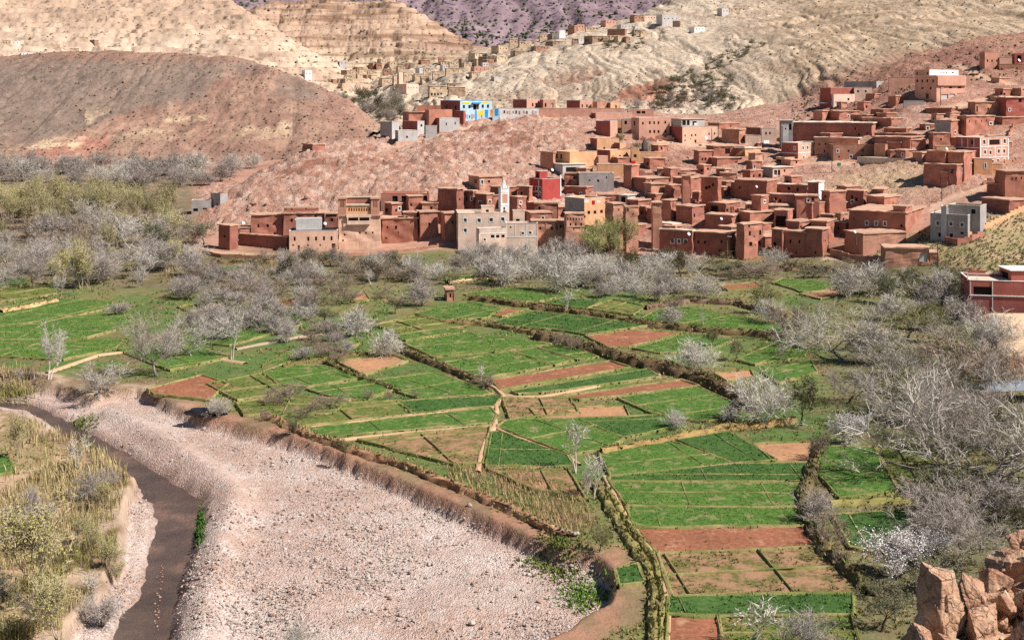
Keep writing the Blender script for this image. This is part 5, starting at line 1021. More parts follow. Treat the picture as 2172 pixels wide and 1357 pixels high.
FIELDS = [
 ('g', 'bright green wheat plot left of the lower right orchard', [(1275, 960), (1420, 938), (1440, 945), (1550, 984), (1300, 1010)]),
 ('k', '', [(1440, 935), (1545, 918), (1640, 975), (1555, 983)]),
 ('t', '', [(1603, 944), (1722, 938), (1722, 980), (1645, 980)]),
 ('k', '', [(1300, 1013), (1550, 987), (1716, 984), (1705, 1021), (1640, 1022), (1297, 1021)]),
 ('g', '', [(1300, 1025), (1700, 1028), (1690, 1074), (1600, 1077), (1335, 1073)]),
 ('g', '', [(1336, 1077), (1690, 1080), (1708, 1115), (1352, 1119)]),
 ('s', '', [(1352, 1123), (1712, 1118), (1725, 1160), (1640, 1164), (1404, 1174)]),
 ('d', '', [(1404, 1178), (1758, 1162), (1830, 1240), (1800, 1258), (1432, 1264)]),
 ('k', '', [(1427, 1268), (1800, 1261), (1800, 1304), (1480, 1309), (1424, 1304)]),
 ('s', '', [(1420, 1309), (1520, 1312), (1540, 1420), (1415, 1420)]),
 ('o', '', [(1530, 1312), (1800, 1308), (1830, 1420), (1550, 1420)]),
 ('g', '', [(1748, 950), (1850, 950), (1900, 1040), (1780, 1054), (1738, 1000)]),
 ('k', '', [(1772, 1094), (1925, 1085), (1930, 1120), (1870, 1170), (1806, 1158)]),
 ('o', '', [(1860, 950), (1990, 945), (2060, 1030), (1910, 1040)]),
 ('d', '', [(764, 934), (1036, 906), (1018, 983), (960, 984), (880, 962)]),
 ('k', '', [(1034, 988), (1044, 920), (1060, 918), (1196, 966), (1212, 988)]),
 ('g', '', [(1060, 907), (1078, 893), (1228, 891), (1316, 930), (1278, 952), (1206, 962)]),
 ('k', '', [(1234, 890), (1420, 882), (1430, 904), (1322, 928)]),
 ('d', '', [(1070, 846), (1205, 846), (1222, 876), (1084, 888)]),
 ('t', '', [(1130, 868), (1320, 862), (1330, 886), (1150, 889)]),
 ('s', '', [(1200, 840), (1440, 807), (1478, 819), (1232, 848)]),
 ('g', '', [(1316, 845), (1480, 822), (1556, 858), (1556, 888), (1482, 893), (1392, 878)]),
 ('k', '', [(1090, 830), (1370, 785), (1396, 800), (1180, 830), (1104, 836)]),
 ('s', '', [(1044, 806), (1290, 767), (1332, 780), (1064, 826)]),
 ('g', '', [(944, 771), (1080, 748), (1166, 777), (1040, 799), (1004, 795)]),
 ('g', '', [(1092, 747), (1134, 741), (1212, 764), (1174, 774)]),
 ('g', '', [(1142, 738), (1200, 731), (1266, 757), (1222, 763)]),
 ('g', '', [(862, 729), (990, 707), (1164, 730), (1148, 737), (922, 757)]),
 ('g', '', [(844, 712), (950, 698), (986, 703), (862, 722)]),
 ('k', '', [(1024, 690), (1130, 662), (1190, 667), (1376, 690), (1244, 709), (1174, 698)]),
 ('g', '', [(884, 665), (990, 642), (1062, 655), (1030, 674), (944, 680)]),
 ('o', '', [(800, 690), (880, 670), (935, 682), (985, 692), (850, 708)]),
 ('s', '', [(1042, 667), (1074, 656), (1118, 656), (1064, 671)]),
 ('g', '', [(988, 625), (1060, 613), (1120, 613), (1176, 632), (1140, 639), (1042, 639)]),
 ('k', '', [(1148, 642), (1200, 633), (1272, 641), (1240, 654)]),
 ('o', '', [(1246, 655), (1300, 637), (1366, 650), (1340, 668)]),
 ('g', '', [(1360, 679), (1400, 657), (1460, 652), (1656, 690), (1660, 704), (1520, 699)]),
 ('s', '', [(1246, 713), (1330, 702), (1446, 706), (1332, 736), (1292, 736)]),
 ('g', '', [(1346, 739), (1450, 712), (1556, 720), (1500, 744), (1402, 748)]),
 ('g', '', [(1564, 764), (1640, 732), (1716, 736), (1698, 758), (1602, 773)]),
 ('g', '', [(1622, 790), (1718, 766), (1728, 790), (1652, 813)]),
 ('t', '', [(1520, 792), (1590, 786), (1595, 800), (1542, 807)]),
 ('g', '', [(1642, 600), (1662, 593), (1782, 600), (1740, 617), (1702, 619)]),
 ('t', '', [(1700, 624), (1760, 616), (1800, 622), (1740, 634)]),
 ('s', '', [(1530, 606), (1600, 600), (1618, 612), (1545, 616)]),
 ('g', '', [(562, 790), (600, 776), (688, 779), (756, 802), (652, 820), (592, 814)]),
 ('g', '', [(656, 825), (768, 810), (836, 826), (768, 848), (710, 842)]),
 ('g', '', [(796, 809), (920, 793), (1030, 828), (1044, 835), (900, 846), (850, 832)]),
 ('k', '', [(848, 853), (1048, 840), (1058, 844), (1042, 862), (882, 877)]),
 ('o', '', [(594, 886), (720, 858), (838, 852), (868, 879), (652, 903), (604, 903)]),
 ('g', '', [(660, 909), (1036, 867), (1046, 880), (1040, 898), (704, 926), (664, 920)]),
 ('t', '', [(718, 766), (830, 754), (862, 766), (772, 795)]),
 ('g', '', [(692, 735), (752, 717), (758, 730), (722, 744)]),
 ('g', '', [(612, 750), (680, 746), (688, 760), (622, 764)]),
 ('g', '', [(-60, 668), (0, 656), (110, 634), (236, 641), (228, 654), (100, 683), (-60, 694)]),
 ('g', '', [(-60, 702), (0, 695), (150, 672), (258, 667), (282, 690), (172, 719), (-60, 722)]),
 ('g', '', [(-60, 728), (0, 722), (165, 724), (256, 722), (238, 739), (132, 763), (-60, 752)]),
 ('o', '', [(380, 651), (450, 641), (556, 660), (462, 688)]),
 ('k', '', [(474, 690), (600, 652), (638, 675), (524, 700)]),
 ('g', '', [(400, 694), (590, 704), (636, 690), (486, 733), (384, 720)]),
 ('k', '', [(-60, 596), (0, 592), (48, 591), (58, 604), (-60, 616)]),
 ('o', '', [(-60, 622), (0, 616), (108, 601), (128, 622), (-60, 648)]),
 ('s', '', [(318, 826), (428, 797), (478, 815), (440, 848), (332, 836)]),
 ('o', '', [(444, 816), (556, 793), (618, 830), (504, 848)]),
 ('o', '', [(506, 856), (600, 840), (736, 850), (700, 878), (522, 880)]),
 ('g', '', [(254, 742), (330, 728), (430, 742), (480, 758), (360, 785)]),
 ('g', '', [(560, 776), (606, 752), (612, 768), (590, 776)]),
 ('t', '', [(746, 640), (770, 614), (784, 636)]),
 ('s', '', [(588, 640), (640, 634), (650, 645), (600, 650)]),
 ('g', '', [(638, 682), (688, 676), (692, 694), (642, 699)]),
 ('g', '', [(948, 590), (1038, 581), (1038, 596), (952, 599)]),
 ('g', '', [(462, 569), (520, 565), (522, 575), (464, 578)]),
 ('d', '', [(1040, 996), (1200, 995), (1240, 1060), (1130, 1035)]),
 ('k', '', [(1310, 1210), (1350, 1200), (1362, 1232), (1316, 1240)]),
 ('g', '', [(-120, 985), (10, 968), (26, 1000), (-120, 1030)])]
def strip_mesh(pts, width, z0, height, seed, sub=0.8, rough=0.25):
    """lumpy ridge along a world polyline: returns verts, faces"""
    P = []; 
    for a, b in zip(pts[:-1], pts[1:]):
        n = max(1, int((b - a).length / sub))
        for i in range(n): P.append(a.lerp(b, i / n))
    P.append(pts[-1]); n = len(P); K = 7
    X = np.array([p.x for p in P]); Y = np.array([p.y for p in P])
    tx = np.gradient(X); ty = np.gradient(Y); L = np.hypot(tx, ty) + 1e-9; nx, ny = -ty / L, tx / L
    w = width * (0.75 + vnoise(np.arange(n) * 0.23, np.zeros(n), seed) * 0.6)
    V = np.zeros((n, K, 3))
    for k in range(K):
        s = (k / (K - 1) * 2 - 1); prof = (1 - abs(s) ** 2.6)
        jx = (vnoise(np.arange(n) * 0.5, np.full(n, k * 3.1), seed + 2) - 0.5) * rough * width
        V[:, k, 0] = X + nx * (s * w / 2 + jx); V[:, k, 1] = Y + ny * (s * w / 2 + jx)
        V[:, k, 2] = z0 + height * prof * (0.55 + 0.9 * vnoise(np.arange(n) * 0.4, np.full(n, k * 1.7), seed + 4)) - (0.25 if k in (0, K - 1) else 0)
    return V.reshape(-1, 3), grid_faces(n, K), n * K
bund_mat = ground_mat('bund_earth', 0.3, 1.2, 5.0, 0.15, 0.25, 0.5, 0.1)
TUFTS = []     # (x, y, z, height, spread, colour index) collected for the grass object
trng = np.random.default_rng(11)
def add_tufts(x, y, z, h, spread, colr, hue=0.0): TUFTS.append(np.column_stack([x, y, z, np.broadcast_to(h, x.shape), np.broadcast_to(spread, x.shape), np.broadcast_to(colr, x.shape), np.broadcast_to(hue, x.shape)]))
KINDW = {'g': 'bright green wheat plot', 'k': 'dark green crop plot', 'o': 'thin olive-green plot', 'd': 'dry mottled plot', 's': 'bare red soil plot', 't': 'bare tan soil plot'}
def build_fields():
    for fi, (ty, lab, poly) in enumerate(FIELDS):
        W = [flat(px, py, 0.0) for px, py in poly]
        cen = sum(W, Vector()) / len(W); W = [p + (p - cen).normalized() * 0.35 for p in W]
        xs = np.array([p.x for p in W]); ys = np.array([p.y for p in W])
        # fill polygon with a grid so that the crop surface can be uneven
        step = 0.55 if ys.mean() < 200 else 0.9
        gx = np.arange(xs.min() - step, xs.max() + 2 * step, step); gy = np.arange(ys.min() - step, ys.max() + 2 * step, step)
        GX, GY = np.meshgrid(gx, gy); cx_, cy_ = GX[:-1, :-1] + step / 2, GY[:-1, :-1] + step / 2
        pl = [(p.x, p.y) for p in W]
        ins = point_in(pl, cx_, cy_)
        F = grid_faces(*GX.shape).reshape(GX.shape[0] - 1, GX.shape[1] - 1, 4)[ins]
        if len(F) < 4: continue
        amp = 0.05 if ty in 'st' else 0.10
        Zf = 0.03 + fbm(GX * 1.1, GY * 1.1, 3, 200 + fi) * amp + (0.10 if ty in 'gk' else 0.0)
        GXj = GX + (hash2(np.round(GX / step), np.round(GY / step), 3) - .5) * step * .6; GYj = GY + (hash2(np.round(GX / step), np.round(GY / step), 4) - .5) * step * .6
        used = np.unique(F); mp = np.full(GX.size, -1); mp[used] = np.arange(len(used))
        V = np.stack([GXj, GYj, Zf], -1).reshape(-1, 3)[used]
        o = link('field', np_mesh('field', V, mp[F], FM_[ty], smooth=True), kind='structure')
        # earth bund round the plot
        VV, FF, off = [], [], 0
        for i in range(len(W)):
            a, b = W[i], W[(i + 1) % len(W)]
            v, f, k = strip_mesh([a, b], 0.40, 0.0, 0.20, 300 + fi * 7 + i)
            VV.append(v); FF.append(f + off); off += k
        if ty in 'gkod':                        # low ridges that split the plot into basins
            ed = max(range(len(W)), key=lambda i: (W[(i + 1) % len(W)] - W[i]).length); dv = (W[(ed + 1) % len(W)] - W[ed]).normalized(); nv = Vector((-dv.y, dv.x, 0)); rq = random.Random(fi)
            for dirv, gap in ((dv, rq.uniform(5, 9)), (nv, rq.uniform(7, 16))):
                ot = Vector((-dirv.y, dirv.x, 0)); s0 = min((p - cen).dot(ot) for p in W); s1 = max((p - cen).dot(ot) for p in W); s = s0 + gap * rq.uniform(.5, 1)
                while s < s1 - 1:
                    tt = np.arange(-60, 60, .5); lx = cen.x + ot.x * s + dirv.x * tt; ly = cen.y + ot.y * s + dirv.y * tt; idx = np.nonzero(point_in(pl, lx, ly))[0]
                    if len(idx) > 4:
                        v, f, k = strip_mesh([Vector((lx[idx[0]], ly[idx[0]], 0)), Vector((lx[idx[-1]], ly[idx[-1]], 0))], 0.17, 0.05, 0.15, 900 + fi); VV.append(v); FF.append(f + off); off += k
                    s += gap * rq.uniform(.75, 1.3)
        VV = np.concatenate(VV); FF = np.concatenate(FF)
        t = fbm(VV[:, 0] * .4, VV[:, 1] * .4, 3, 91)[:, None]
        c = np.array(srgb(150, 136, 90)) * (1 - sstep(-.12, .12, t)) + np.array(srgb(118, 122, 66)) * sstep(-.12, .12, t)
        link('bund', np_mesh('bund', VV, FF, bund_mat, c, smooth=True), o)
        # crop tufts
        area = 0.5 * abs(np.dot(xs, np.roll(ys, 1)) - np.dot(ys, np.roll(xs, 1)))
        dm = ys.mean(); dens = {'g': 5.0, 'k': 5.5, 'o': 2.6, 'd': 2.2, 's': 0.12, 't': 0.12}[ty] * min(1.5, (130 / dm) ** 1.3)
        N = int(area * dens * 1.9)
        x = trng.uniform(xs.min(), xs.max(), N); y = trng.uniform(ys.min(), ys.max(), N)
        m = point_in(pl, x, y); fhue = trng.uniform(-1, 1); m &= (fbm(x * .35, y * .35, 4, 9) > ((-0.26 if fhue < .3 else -.13) if ty in 'gk' else -0.02)); x, y = x[m], y[m]
        sc = 1.0 if dm < 170 else 1.35
        add_tufts(x, y, np.full(x.shape, 0.05), trng.uniform(0.11, 0.24, x.shape) * (1.2 if ty == 'k' else 1) * sc, 0.26 * sc, {'g': 0, 'k': 1, 'o': 2, 'd': 3, 's': 3, 't': 3}[ty], fhue + fbm(x * .15, y * .15, 3, 44) * 1.6)
        # dry grass along the edges
        for i in range(len(W)):
            a, b = W[i], W[(i + 1) % len(W)]; n = int((b - a).length * 2.2)
            tt = trng.uniform(0, 1, n); add_tufts(a.x + (b.x - a.x) * tt + trng.normal(0, .18, n), a.y + (b.y - a.y) * tt + trng.normal(0, .18, n), np.full(n, .05), trng.uniform(.1, .3, n), .2, trng.choice([2, 4, 4], n))
build_fields()
path_mat = ground_mat('trodden_earth', 0.3, 1.5, 6.0, 0.08, 0.14, 0.3, 0.05)
def path(pts, width, colr=(206, 164, 130), z=0.02, seed=1):
    v, f, k = strip_mesh([flat(px, py, 0) for px, py in pts], width, z, 0.10, seed, 0.6, 0.15)
    link('path', np_mesh('path', v, f, path_mat, np.broadcast_to(np.array(srgb(*colr)), v.shape), smooth=True), kind='structure')
path([(1012, 1000), (1018, 975), (1028, 938), (1040, 915), (1050, 904), (1047, 885), (1054, 872), (1052, 858), (1068, 838), (1050, 822), (1030, 812)], 0.75, seed=3)
path([(1050, 906), (1072, 918), (1130, 940), (1205, 968), (1230, 985)], 0.55, seed=4)
path([(1068, 838), (1100, 842), (1150, 840), (1200, 832), (1300, 812), (1400, 795)], 0.45, seed=5)
path([(1412, 1420), (1418, 1300), (1410, 1220), (1392, 1180), (1352, 1128), (1318, 1080), (1296, 1035), (1282, 1010)], 0.55, seed=6)
path([(660, 906), (800, 890), (940, 874), (1048, 864)], 0.4, seed=7)
path([(720, 932), (860, 918), (1044, 902)], 0.45, seed=8)
path([(840, 735), (880, 750), (935, 772), (985, 800), (1040, 835)], 0.6, (196, 162, 122), seed=9)
path([(1275, 956), (1400, 932), (1540, 903), (1680, 888)], 0.8, (196, 160, 110), seed=10)
path([(-60, 668), (60, 648), (115, 634)], 0.8, (206, 172, 124), seed=12)
path([(100, 790), (210, 752), (300, 742), (430, 755), (520, 770)], 0.9, (206, 168, 130), seed=13)
path([(500, 740), (640, 712), (780, 700)], 1.0, (176, 150, 128), seed=14)

BANKS = [  # (photo polyline, width, height, rgb, tuft colour)
 ([(1140, 716), (1240, 738), (1330, 768), (1420, 786), (1500, 812), (1570, 850), (1585, 870)], 2.4, 1.3, (112, 90, 66), 5),
 ([(940, 684), (1040, 690), (1150, 712)], 1.3, 0.7, (140, 118, 78), 5),
 ([(990, 634), (1060, 642), (1150, 656), (1280, 672), (1400, 694), (1560, 708), (1670, 714)], 1.6, 0.9, (126, 104, 72), 5),
 ([(846, 742), (930, 776), (1000, 804), (1030, 824)], 1.2, 0.7, (120, 102, 70), 5),
 ([(1262, 1030), (1290, 1070), (1330, 1140), (1372, 1200), (1388, 1260), (1384, 1420)], 0.9, 0.4, (136, 126, 78), 3),
 ([(1288, 1040), (1316, 1085), (1350, 1136), (1392, 1195), (1404, 1260), (1400, 1420)], 0.6, 0.4, (150, 138, 84), 2),
 ([(1722, 990), (1718, 1020), (1700, 1060), (1712, 1110), (1750, 1170), (1800, 1220), (1845, 1262)], 1.3, 0.8, (110, 96, 66), 5),
 ([(1275, 962), (1400, 938), (1540, 910), (1690, 894)], 1.0, 0.7, (160, 132, 84), 4),
 ([(690, 770), (760, 800), (850, 832)], 0.9, 0.5, (112, 104, 62), 5),
 ([(1370, 655), (1460, 640), (1560, 645), (1650, 668)], 1.6, 0.9, (128, 104, 84), 5),
 ([(440, 556), (560, 560), (700, 556), (860, 548)], 1.6, 1.0, (132, 110, 76), 5),
 ([(1560, 575), (1700, 572), (1830, 580), (1960, 590)], 2.0, 1.2, (134, 108, 84), 5),
 ([(950, 600), (1060, 590), (1160, 588)], 1.2, 0.7, (196, 168, 128), 4),
 ([(600, 780), (690, 760), (780, 752)], 0.9, 0.5, (120, 108, 66), 5),
 ([(1738, 950), (1722, 985)], 1.0, 0.7, (120, 104, 70), 5),
 ([(0, 664), (70, 652), (120, 640)], 1.3, 0.8, (196, 164, 118), 4),
 ([(1760, 1070), (1860, 1064), (1960, 1058)], 0.8, 0.5, (150, 140, 84), 2),
 ([(560, 880), (620, 905), (660, 925), (740, 952), (860, 990), (960, 1030), (1080, 1078), (1200, 1140)], 1.2, 0.5, (170, 126, 96), 4)]
def build_banks():
    for k, (pl, wd, ht, rgb, tc_) in enumerate(BANKS):
        W = [flat(px, py, 0) for px, py in pl]
        v, f, _ = strip_mesh(W, wd, 0.0, ht * .75, 500 + k, 0.45, 0.5)
        t = fbm(v[:, 0] * .8, v[:, 1] * .8, 3, 93)[:, None]
        c = np.array(srgb(*rgb)) * (1 + t * 0.6)
        link('terrace_bank', np_mesh('terrace_bank', v, f, bund_mat, c, smooth=True), kind='structure')
        for a, b in zip(W[:-1], W[1:]):
            L = (b - a).length; n = int(L * wd * 6)
            tt = trng.uniform(0, 1, n); d = Vector((-(b - a).y, (b - a).x, 0)).normalized(); off = trng.normal(0, wd * .33, n)
            x = a.x + (b.x - a.x) * tt + d.x * off; y = a.y + (b.y - a.y) * tt + d.y * off
            add_tufts(x, y, np.clip(ht * (1 - np.abs(off) / wd * 1.4), 0, 9), trng.uniform(.12, .42, n), .3, trng.choice([tc_, tc_, 3, 2, 4], n))
build_banks()
# rough grass on the valley floor outside the plots
def rough_grass():
    N = 60000
    D = np.exp(trng.uniform(math.log(84), math.log(330), N)); px = trng.uniform(-60, 2240, N); x = (px - CX) / FPX * D
    m = ~point_in(BED, x, D) & (line_dist(BED, x, D) > 3.0)
    for _, _, poly in FIELDS: m &= ~point_in([tuple(flat(a, b, 0)[:2]) for a, b in poly], x, D)
    m &= ~((px > 400) & (D > 292)) & (ground_smooth(px, D) < 12)
    m &= fbm(x * .2, D * .2, 3, 15) > -0.12
    x, D, px = x[m], D[m], px[m]; z = ground_z(x, D) - 0.12
    add_tufts(x, D, z, trng.uniform(.08, .3, x.shape) * (1 + (D > 180) * .5), .3 * (1 + (D > 180) * .5), np.where((D > 235) | (px > 1760), trng.choice([2, 3, 3, 4, 5], x.shape), trng.choice([0, 2, 2, 3, 4], x.shape)))
    # river-side weeds and the green flush in the wet corner
    for cx0, cy0, sx, sy, n, cc in ((1190, 1200, 34, 16, 420, 2), (1240, 1262, 28, 18, 420, 0), (1155, 1190, 22, 10, 240, 2), (422, 1095, 6, 16, 260, 1), (424, 1130, 5, 18, 200, 1), (165, 895, 20, 6, 300, 2)):
        q = trng.normal(0, 1, (n, 2)); pts = np.array([flat(cx0 + a * sx, cy0 + b * sy, BEDZ)[:2] for a, b in q]); z = ground_z(pts[:, 0], pts[:, 1])
        add_tufts(pts[:, 0], pts[:, 1], z, trng.uniform(.12, .35, n), .25, cc)
rough_grass()
TC = np.array([srgb(108, 136, 60), srgb(84, 112, 56), srgb(116, 124, 66), srgb(130, 116, 74), srgb(166, 144, 100), srgb(100, 90, 64)])
def build_tufts():
    T = np.concatenate(TUFTS); n = len(T); nb = 3
    base = np.repeat(T[:, :3], nb, 0); h = np.repeat(T[:, 3], nb); sp = np.repeat(T[:, 4], nb); ci = np.repeat(T[:, 5].astype(int), nb)
    ang = trng.uniform(0, 6.283, n * nb); off = trng.uniform(0.05, 1, n * nb)[:, None]
    d = np.stack([np.cos(ang), np.sin(ang), np.zeros_like(ang)], -1); side = np.stack([-np.sin(ang), np.cos(ang), np.zeros_like(ang)], -1)
    wd = (h * trng.uniform(.22, .42, n * nb))[:, None]
    b0 = base + d * (sp[:, None] * off * .5)
    tip = b0 + d * (sp[:, None] * .7) * trng.uniform(.2, 1, n * nb)[:, None] + np.array([0, 0, 1]) * (h * trng.uniform(.6, 1.1, n * nb))[:, None]
    V = np.stack([b0 - side * wd, b0 + side * wd, tip], 1).reshape(-1, 3)
    hu = np.repeat(T[:, 6], nb)[:, None]; c = TC[ci] * trng.uniform(.78, 1.22, n * nb)[:, None] * (1 + hu * np.array([.16, .05, -.06])); c = np.repeat(c, 3, 0)
    F = np.arange(n * nb * 3).reshape(-1, 3)
    m, nn, b = new_mat('grass_blade', 0.8, 0.1)
    at = nd(nn, 'ShaderNodeAttribute', attribute_name='tint'); nn.links.new(at.outputs['Color'], b.inputs['Base Color'])
    link('grass', np_mesh('grass', V, F, m, c), kind='stuff', label='grass, wheat blades and weeds on fields, bunds and banks', category='grass')
    print('tufts', n)
build_tufts()
# ------------------------------------------------------------------ trees
def bark_mat(name, rgb):
    m, n, b = new_mat(name, 0.85, 0.1)
    tc = nd(n, 'ShaderNodeNewGeometry').outputs['Position']; oi = nd(n, 'ShaderNodeObjectInfo')
    n1 = noise_node(n, 0.8, 3, 0.6, tc)
    r0 = ramp(n, oi.outputs['Random'], [(0, (0.8, 0.78, 0.76)), (1, (1.12, 1.12, 1.12))]); r1 = ramp(n, n1.outputs[0], [(0.3, (0.8, 0.8, 0.8)), (0.7, (1.15, 1.15, 1.15))])
    c = mixc(n, rgb, r0.outputs[0], 1.0, 'MULTIPLY'); c = mixc(n, c, r1.outputs[0], 1.0, 'MULTIPLY'); n.links.new(c, b.inputs['Base Color'])
    return m
def leaf_mat(name, a, bcol):
    m, n, b = new_mat(name, 0.7, 0.2)
    tc = nd(n, 'ShaderNodeNewGeometry').outputs['Position']; oi = nd(n, 'ShaderNodeObjectInfo')
    n1 = noise_node(n, 1.3, 4, 0.7, tc); c = ramp(n, n1.outputs[0], [(0.35, a), (0.65, bcol)]).outputs[0]
    r0 = ramp(n, oi.outputs['Random'], [(0, (0.78, 0.8, 0.78)), (1, (1.15, 1.12, 1.1))]); c = mixc(n, c, r0.outputs[0], 1.0, 'MULTIPLY')
    n.links.new(c, b.inputs['Base Color'])
    try: b.inputs['Subsurface Weight'].default_value = 0.0
    except Exception: pass
    return m
BK = {'grey': bark_mat('grey_bark', srgb(196, 184, 170)), 'pale': bark_mat('pale_bark', srgb(213, 202, 188)), 'brown': bark_mat('brown_bark', srgb(166, 146, 128)), 'dark': bark_mat('dark_bark', srgb(84, 72, 62)),
      'lilac': bark_mat('lilac_grey_bark', srgb(184, 170, 159)), 'tan': bark_mat('tan_bark', srgb(188, 170, 142)), 'limb': bark_mat('limb_bark', srgb(156, 146, 136)), 'limbd': bark_mat('dark_limb_bark', srgb(116, 104, 94))}
LF = {'yg': leaf_mat('yellow_green_leaf', srgb(158, 150, 84), srgb(196, 186, 116)), 'bright': leaf_mat('bright_green_leaf', srgb(132, 146, 44), srgb(176, 184, 76)), 'olive': leaf_mat('olive_leaf', srgb(88, 94, 50), srgb(134, 132, 72)),
      'dark': leaf_mat('dark_leaf', srgb(56, 66, 40), srgb(88, 96, 58)), 'blossom': leaf_mat('white_blossom', srgb(206, 196, 194), srgb(232, 224, 222)), 'reed': leaf_mat('dry_reed', srgb(170, 148, 98), srgb(206, 184, 130)),
      'reedg': leaf_mat('green_reed', srgb(128, 126, 62), srgb(168, 156, 88)), 'scrub': leaf_mat('grey_scrub', srgb(92, 86, 66), srgb(128, 116, 88)), 'grn2': leaf_mat('grey_green_leaf', srgb(96, 98, 70), srgb(132, 130, 96))}
def tree_mesh(seed, kind):
    """returns (limb mesh arrays, twig/leaf arrays); nominal height ~10 m"""
    r = random.Random(seed)
    K = dict(
     walnut=dict(stems=1, trunk=1.6, r0=.24, limbs=7, spread=1.0, up=.42, n2=6, n3=7, n4=7, tl=1.15, tw=.024, leaf=0),
     bigwalnut=dict(stems=1, trunk=1.7, r0=.24, limbs=7, spread=1.0, up=.5, n2=7, n3=8, n4=8, tl=.85, tw=.013, leaf=0),
     bushy=dict(stems=6, trunk=.5, r0=.14, limbs=3, spread=.62, up=.85, n2=5, n3=5, n4=5, tl=1.2, tw=.022, leaf=0),
     upright=dict(stems=2, trunk=2.2, r0=.17, limbs=6, spread=.34, up=1.3, n2=5, n3=5, n4=5, tl=1.0, tw=.024, leaf=0),
     poplar=dict(stems=3, trunk=2.5, r0=.12, limbs=6, spread=.15, up=1.7, n2=5, n3=4, n4=3, tl=.9, tw=.028, leaf=2),
     round=dict(stems=1, trunk=2.2, r0=.26, limbs=6, spread=.85, up=.6, n2=6, n3=6, n4=3, tl=.8, tw=.026, leaf=5),
     blossom=dict(stems=2, trunk=1.4, r0=.22, limbs=5, spread=.85, up=.6, n2=6, n3=6, n4=5, tl=1.0, tw=.024, leaf=2),
     sparse=dict(stems=2, trunk=3.0, r0=.22, limbs=4, spread=.4, up=1.1, n2=3, n3=3, n4=3, tl=1.2, tw=.05, leaf=0))[kind]
    limbs = []; twigs = []; leaves = []
    def rv(s): return Vector((r.uniform(-s, s), r.uniform(-s, s), r.uniform(-s, s)))
    def grow(p, d, length, rad, level, segs):
        pts = [p.copy()]; rads = [rad]; dirs = []
        for i in range(segs):
            d = (d + rv(.34) + Vector((0, 0, .10 if level > 0 else .02))).normalized()
            p = p + d * (length / segs); pts.append(p.copy()); rads.append(rad * (1 - .55 * (i + 1) / segs)); dirs.append(d.copy())
        limbs.append((pts, rads, 5 if level == 0 else (4 if level == 1 else 3)))
        return pts, rads, dirs
    def child_dir(d, ang):
        a = d.orthogonal().normalized(); a.rotate(Matrix.Rotation(r.uniform(0, 6.283), 3, d)); return (d * math.cos(ang) + a * math.sin(ang)).normalized()
    for s in range(K['stems']):
        az = r.uniform(0, 6.283); lean = 0.08 if K['stems'] == 1 else r.uniform(.15, .5) * K['spread']
        d0 = Vector((math.cos(az) * lean, math.sin(az) * lean, 1)).normalized()
        base = Vector((math.cos(az), math.sin(az), 0)) * (0 if K['stems'] == 1 else .25)
        pts, rads, dirs = grow(base + Vector((0, 0, -0.3)), d0, K['trunk'] * (2.0 if kind in ('poplar', 'upright') else 1) * r.uniform(.85, 1.15) + .3, K['r0'] * r.uniform(.8, 1.1), 0, 4)
        for l in range(K['limbs']):
            az = l * 6.283 / K['limbs'] + r.uniform(-.5, .5)
            f = r.uniform(.55, 1) if kind in ('poplar', 'upright') else r.uniform(.8, 1)
            q = pts[0].lerp(pts[-1], f)
            d1 = Vector((math.cos(az) * K['spread'], math.sin(az) * K['spread'], K['up'] * r.uniform(.6, 1.3))).normalized()
            L1 = r.uniform(3.2, 4.6) if kind not in ('bushy', 'blossom') else r.uniform(2.6, 4.0)
            p1, r1, dd1 = grow(q, d1, L1, rads[-1] * .55, 1, 7)
            for a in range(K['n2']):
                i = r.randint(1, len(p1) - 1); d2 = child_dir(dd1[min(i, len(dd1) - 1)], r.uniform(.4, .95)); d2 = (d2 + Vector((0, 0, .18))).normalized()
                p2, r2, dd2 = grow(p1[i], d2, r.uniform(1.5, 2.6), r1[i] * .45, 2, 4)
                for b in range(K['n3']):
                    j = r.randint(1, len(p2) - 1); d3 = child_dir(dd2[min(j, len(dd2) - 1)], r.uniform(.4, 1.0)); d3 = (d3 + Vector((0, 0, .12))).normalized()
                    L3 = r.uniform(.8, 1.6); e = p2[j] + d3 * L3; twigs.append((p2[j], e, K['tw'] * 1.5))
                    for c in range(K['n4']):
                        f = r.uniform(.25, 1.0); d4 = child_dir(d3, r.uniform(.3, 1.0)); s0 = p2[j].lerp(e, f); e4 = s0 + d4 * K['tl'] * r.uniform(.4, 1.0)
                        twigs.append((s0, e4, K['tw']))
                        for q_ in range(K['leaf']): leaves.append(s0.lerp(e4, r.uniform(.1, 1.1)) + rv(.22))
    V = []; F = []
    for pts, rads, n in limbs:
        o = len(V); m = len(pts)
        for i, (p, rad) in enumerate(zip(pts, rads)):
            d = (pts[min(i + 1, m - 1)] - pts[max(i - 1, 0)]).normalized(); a = d.orthogonal().normalized(); b = d.cross(a)
            for k in range(n): V.append(p + (a * math.cos(6.283 * k / n) + b * math.sin(6.283 * k / n)) * rad)
        for i in range(m - 1):
            for k in range(n): F.append((o + i * n + k, o + i * n + (k + 1) % n, o + (i + 1) * n + (k + 1) % n, o + (i + 1) * n + k))
    TV = []; TF = []
    for a, b, wd in twigs:
        d = b - a; s = d.orthogonal(); s.normalize(); s.rotate(Matrix.Rotation(r.uniform(0, 6.283), 3, d.normalized())); s2 = d.cross(s).normalized(); o = len(TV)
        mid = a.lerp(b, .55) + rv(.07)
        TV += [a + s * wd, a - s * wd, mid + s * wd * .75, mid - s * wd * .75, b]
        TF += [(o, o + 1, o + 3), (o, o + 3, o + 2), (o + 2, o + 3, o + 4)]
    LV = []; LFc = []
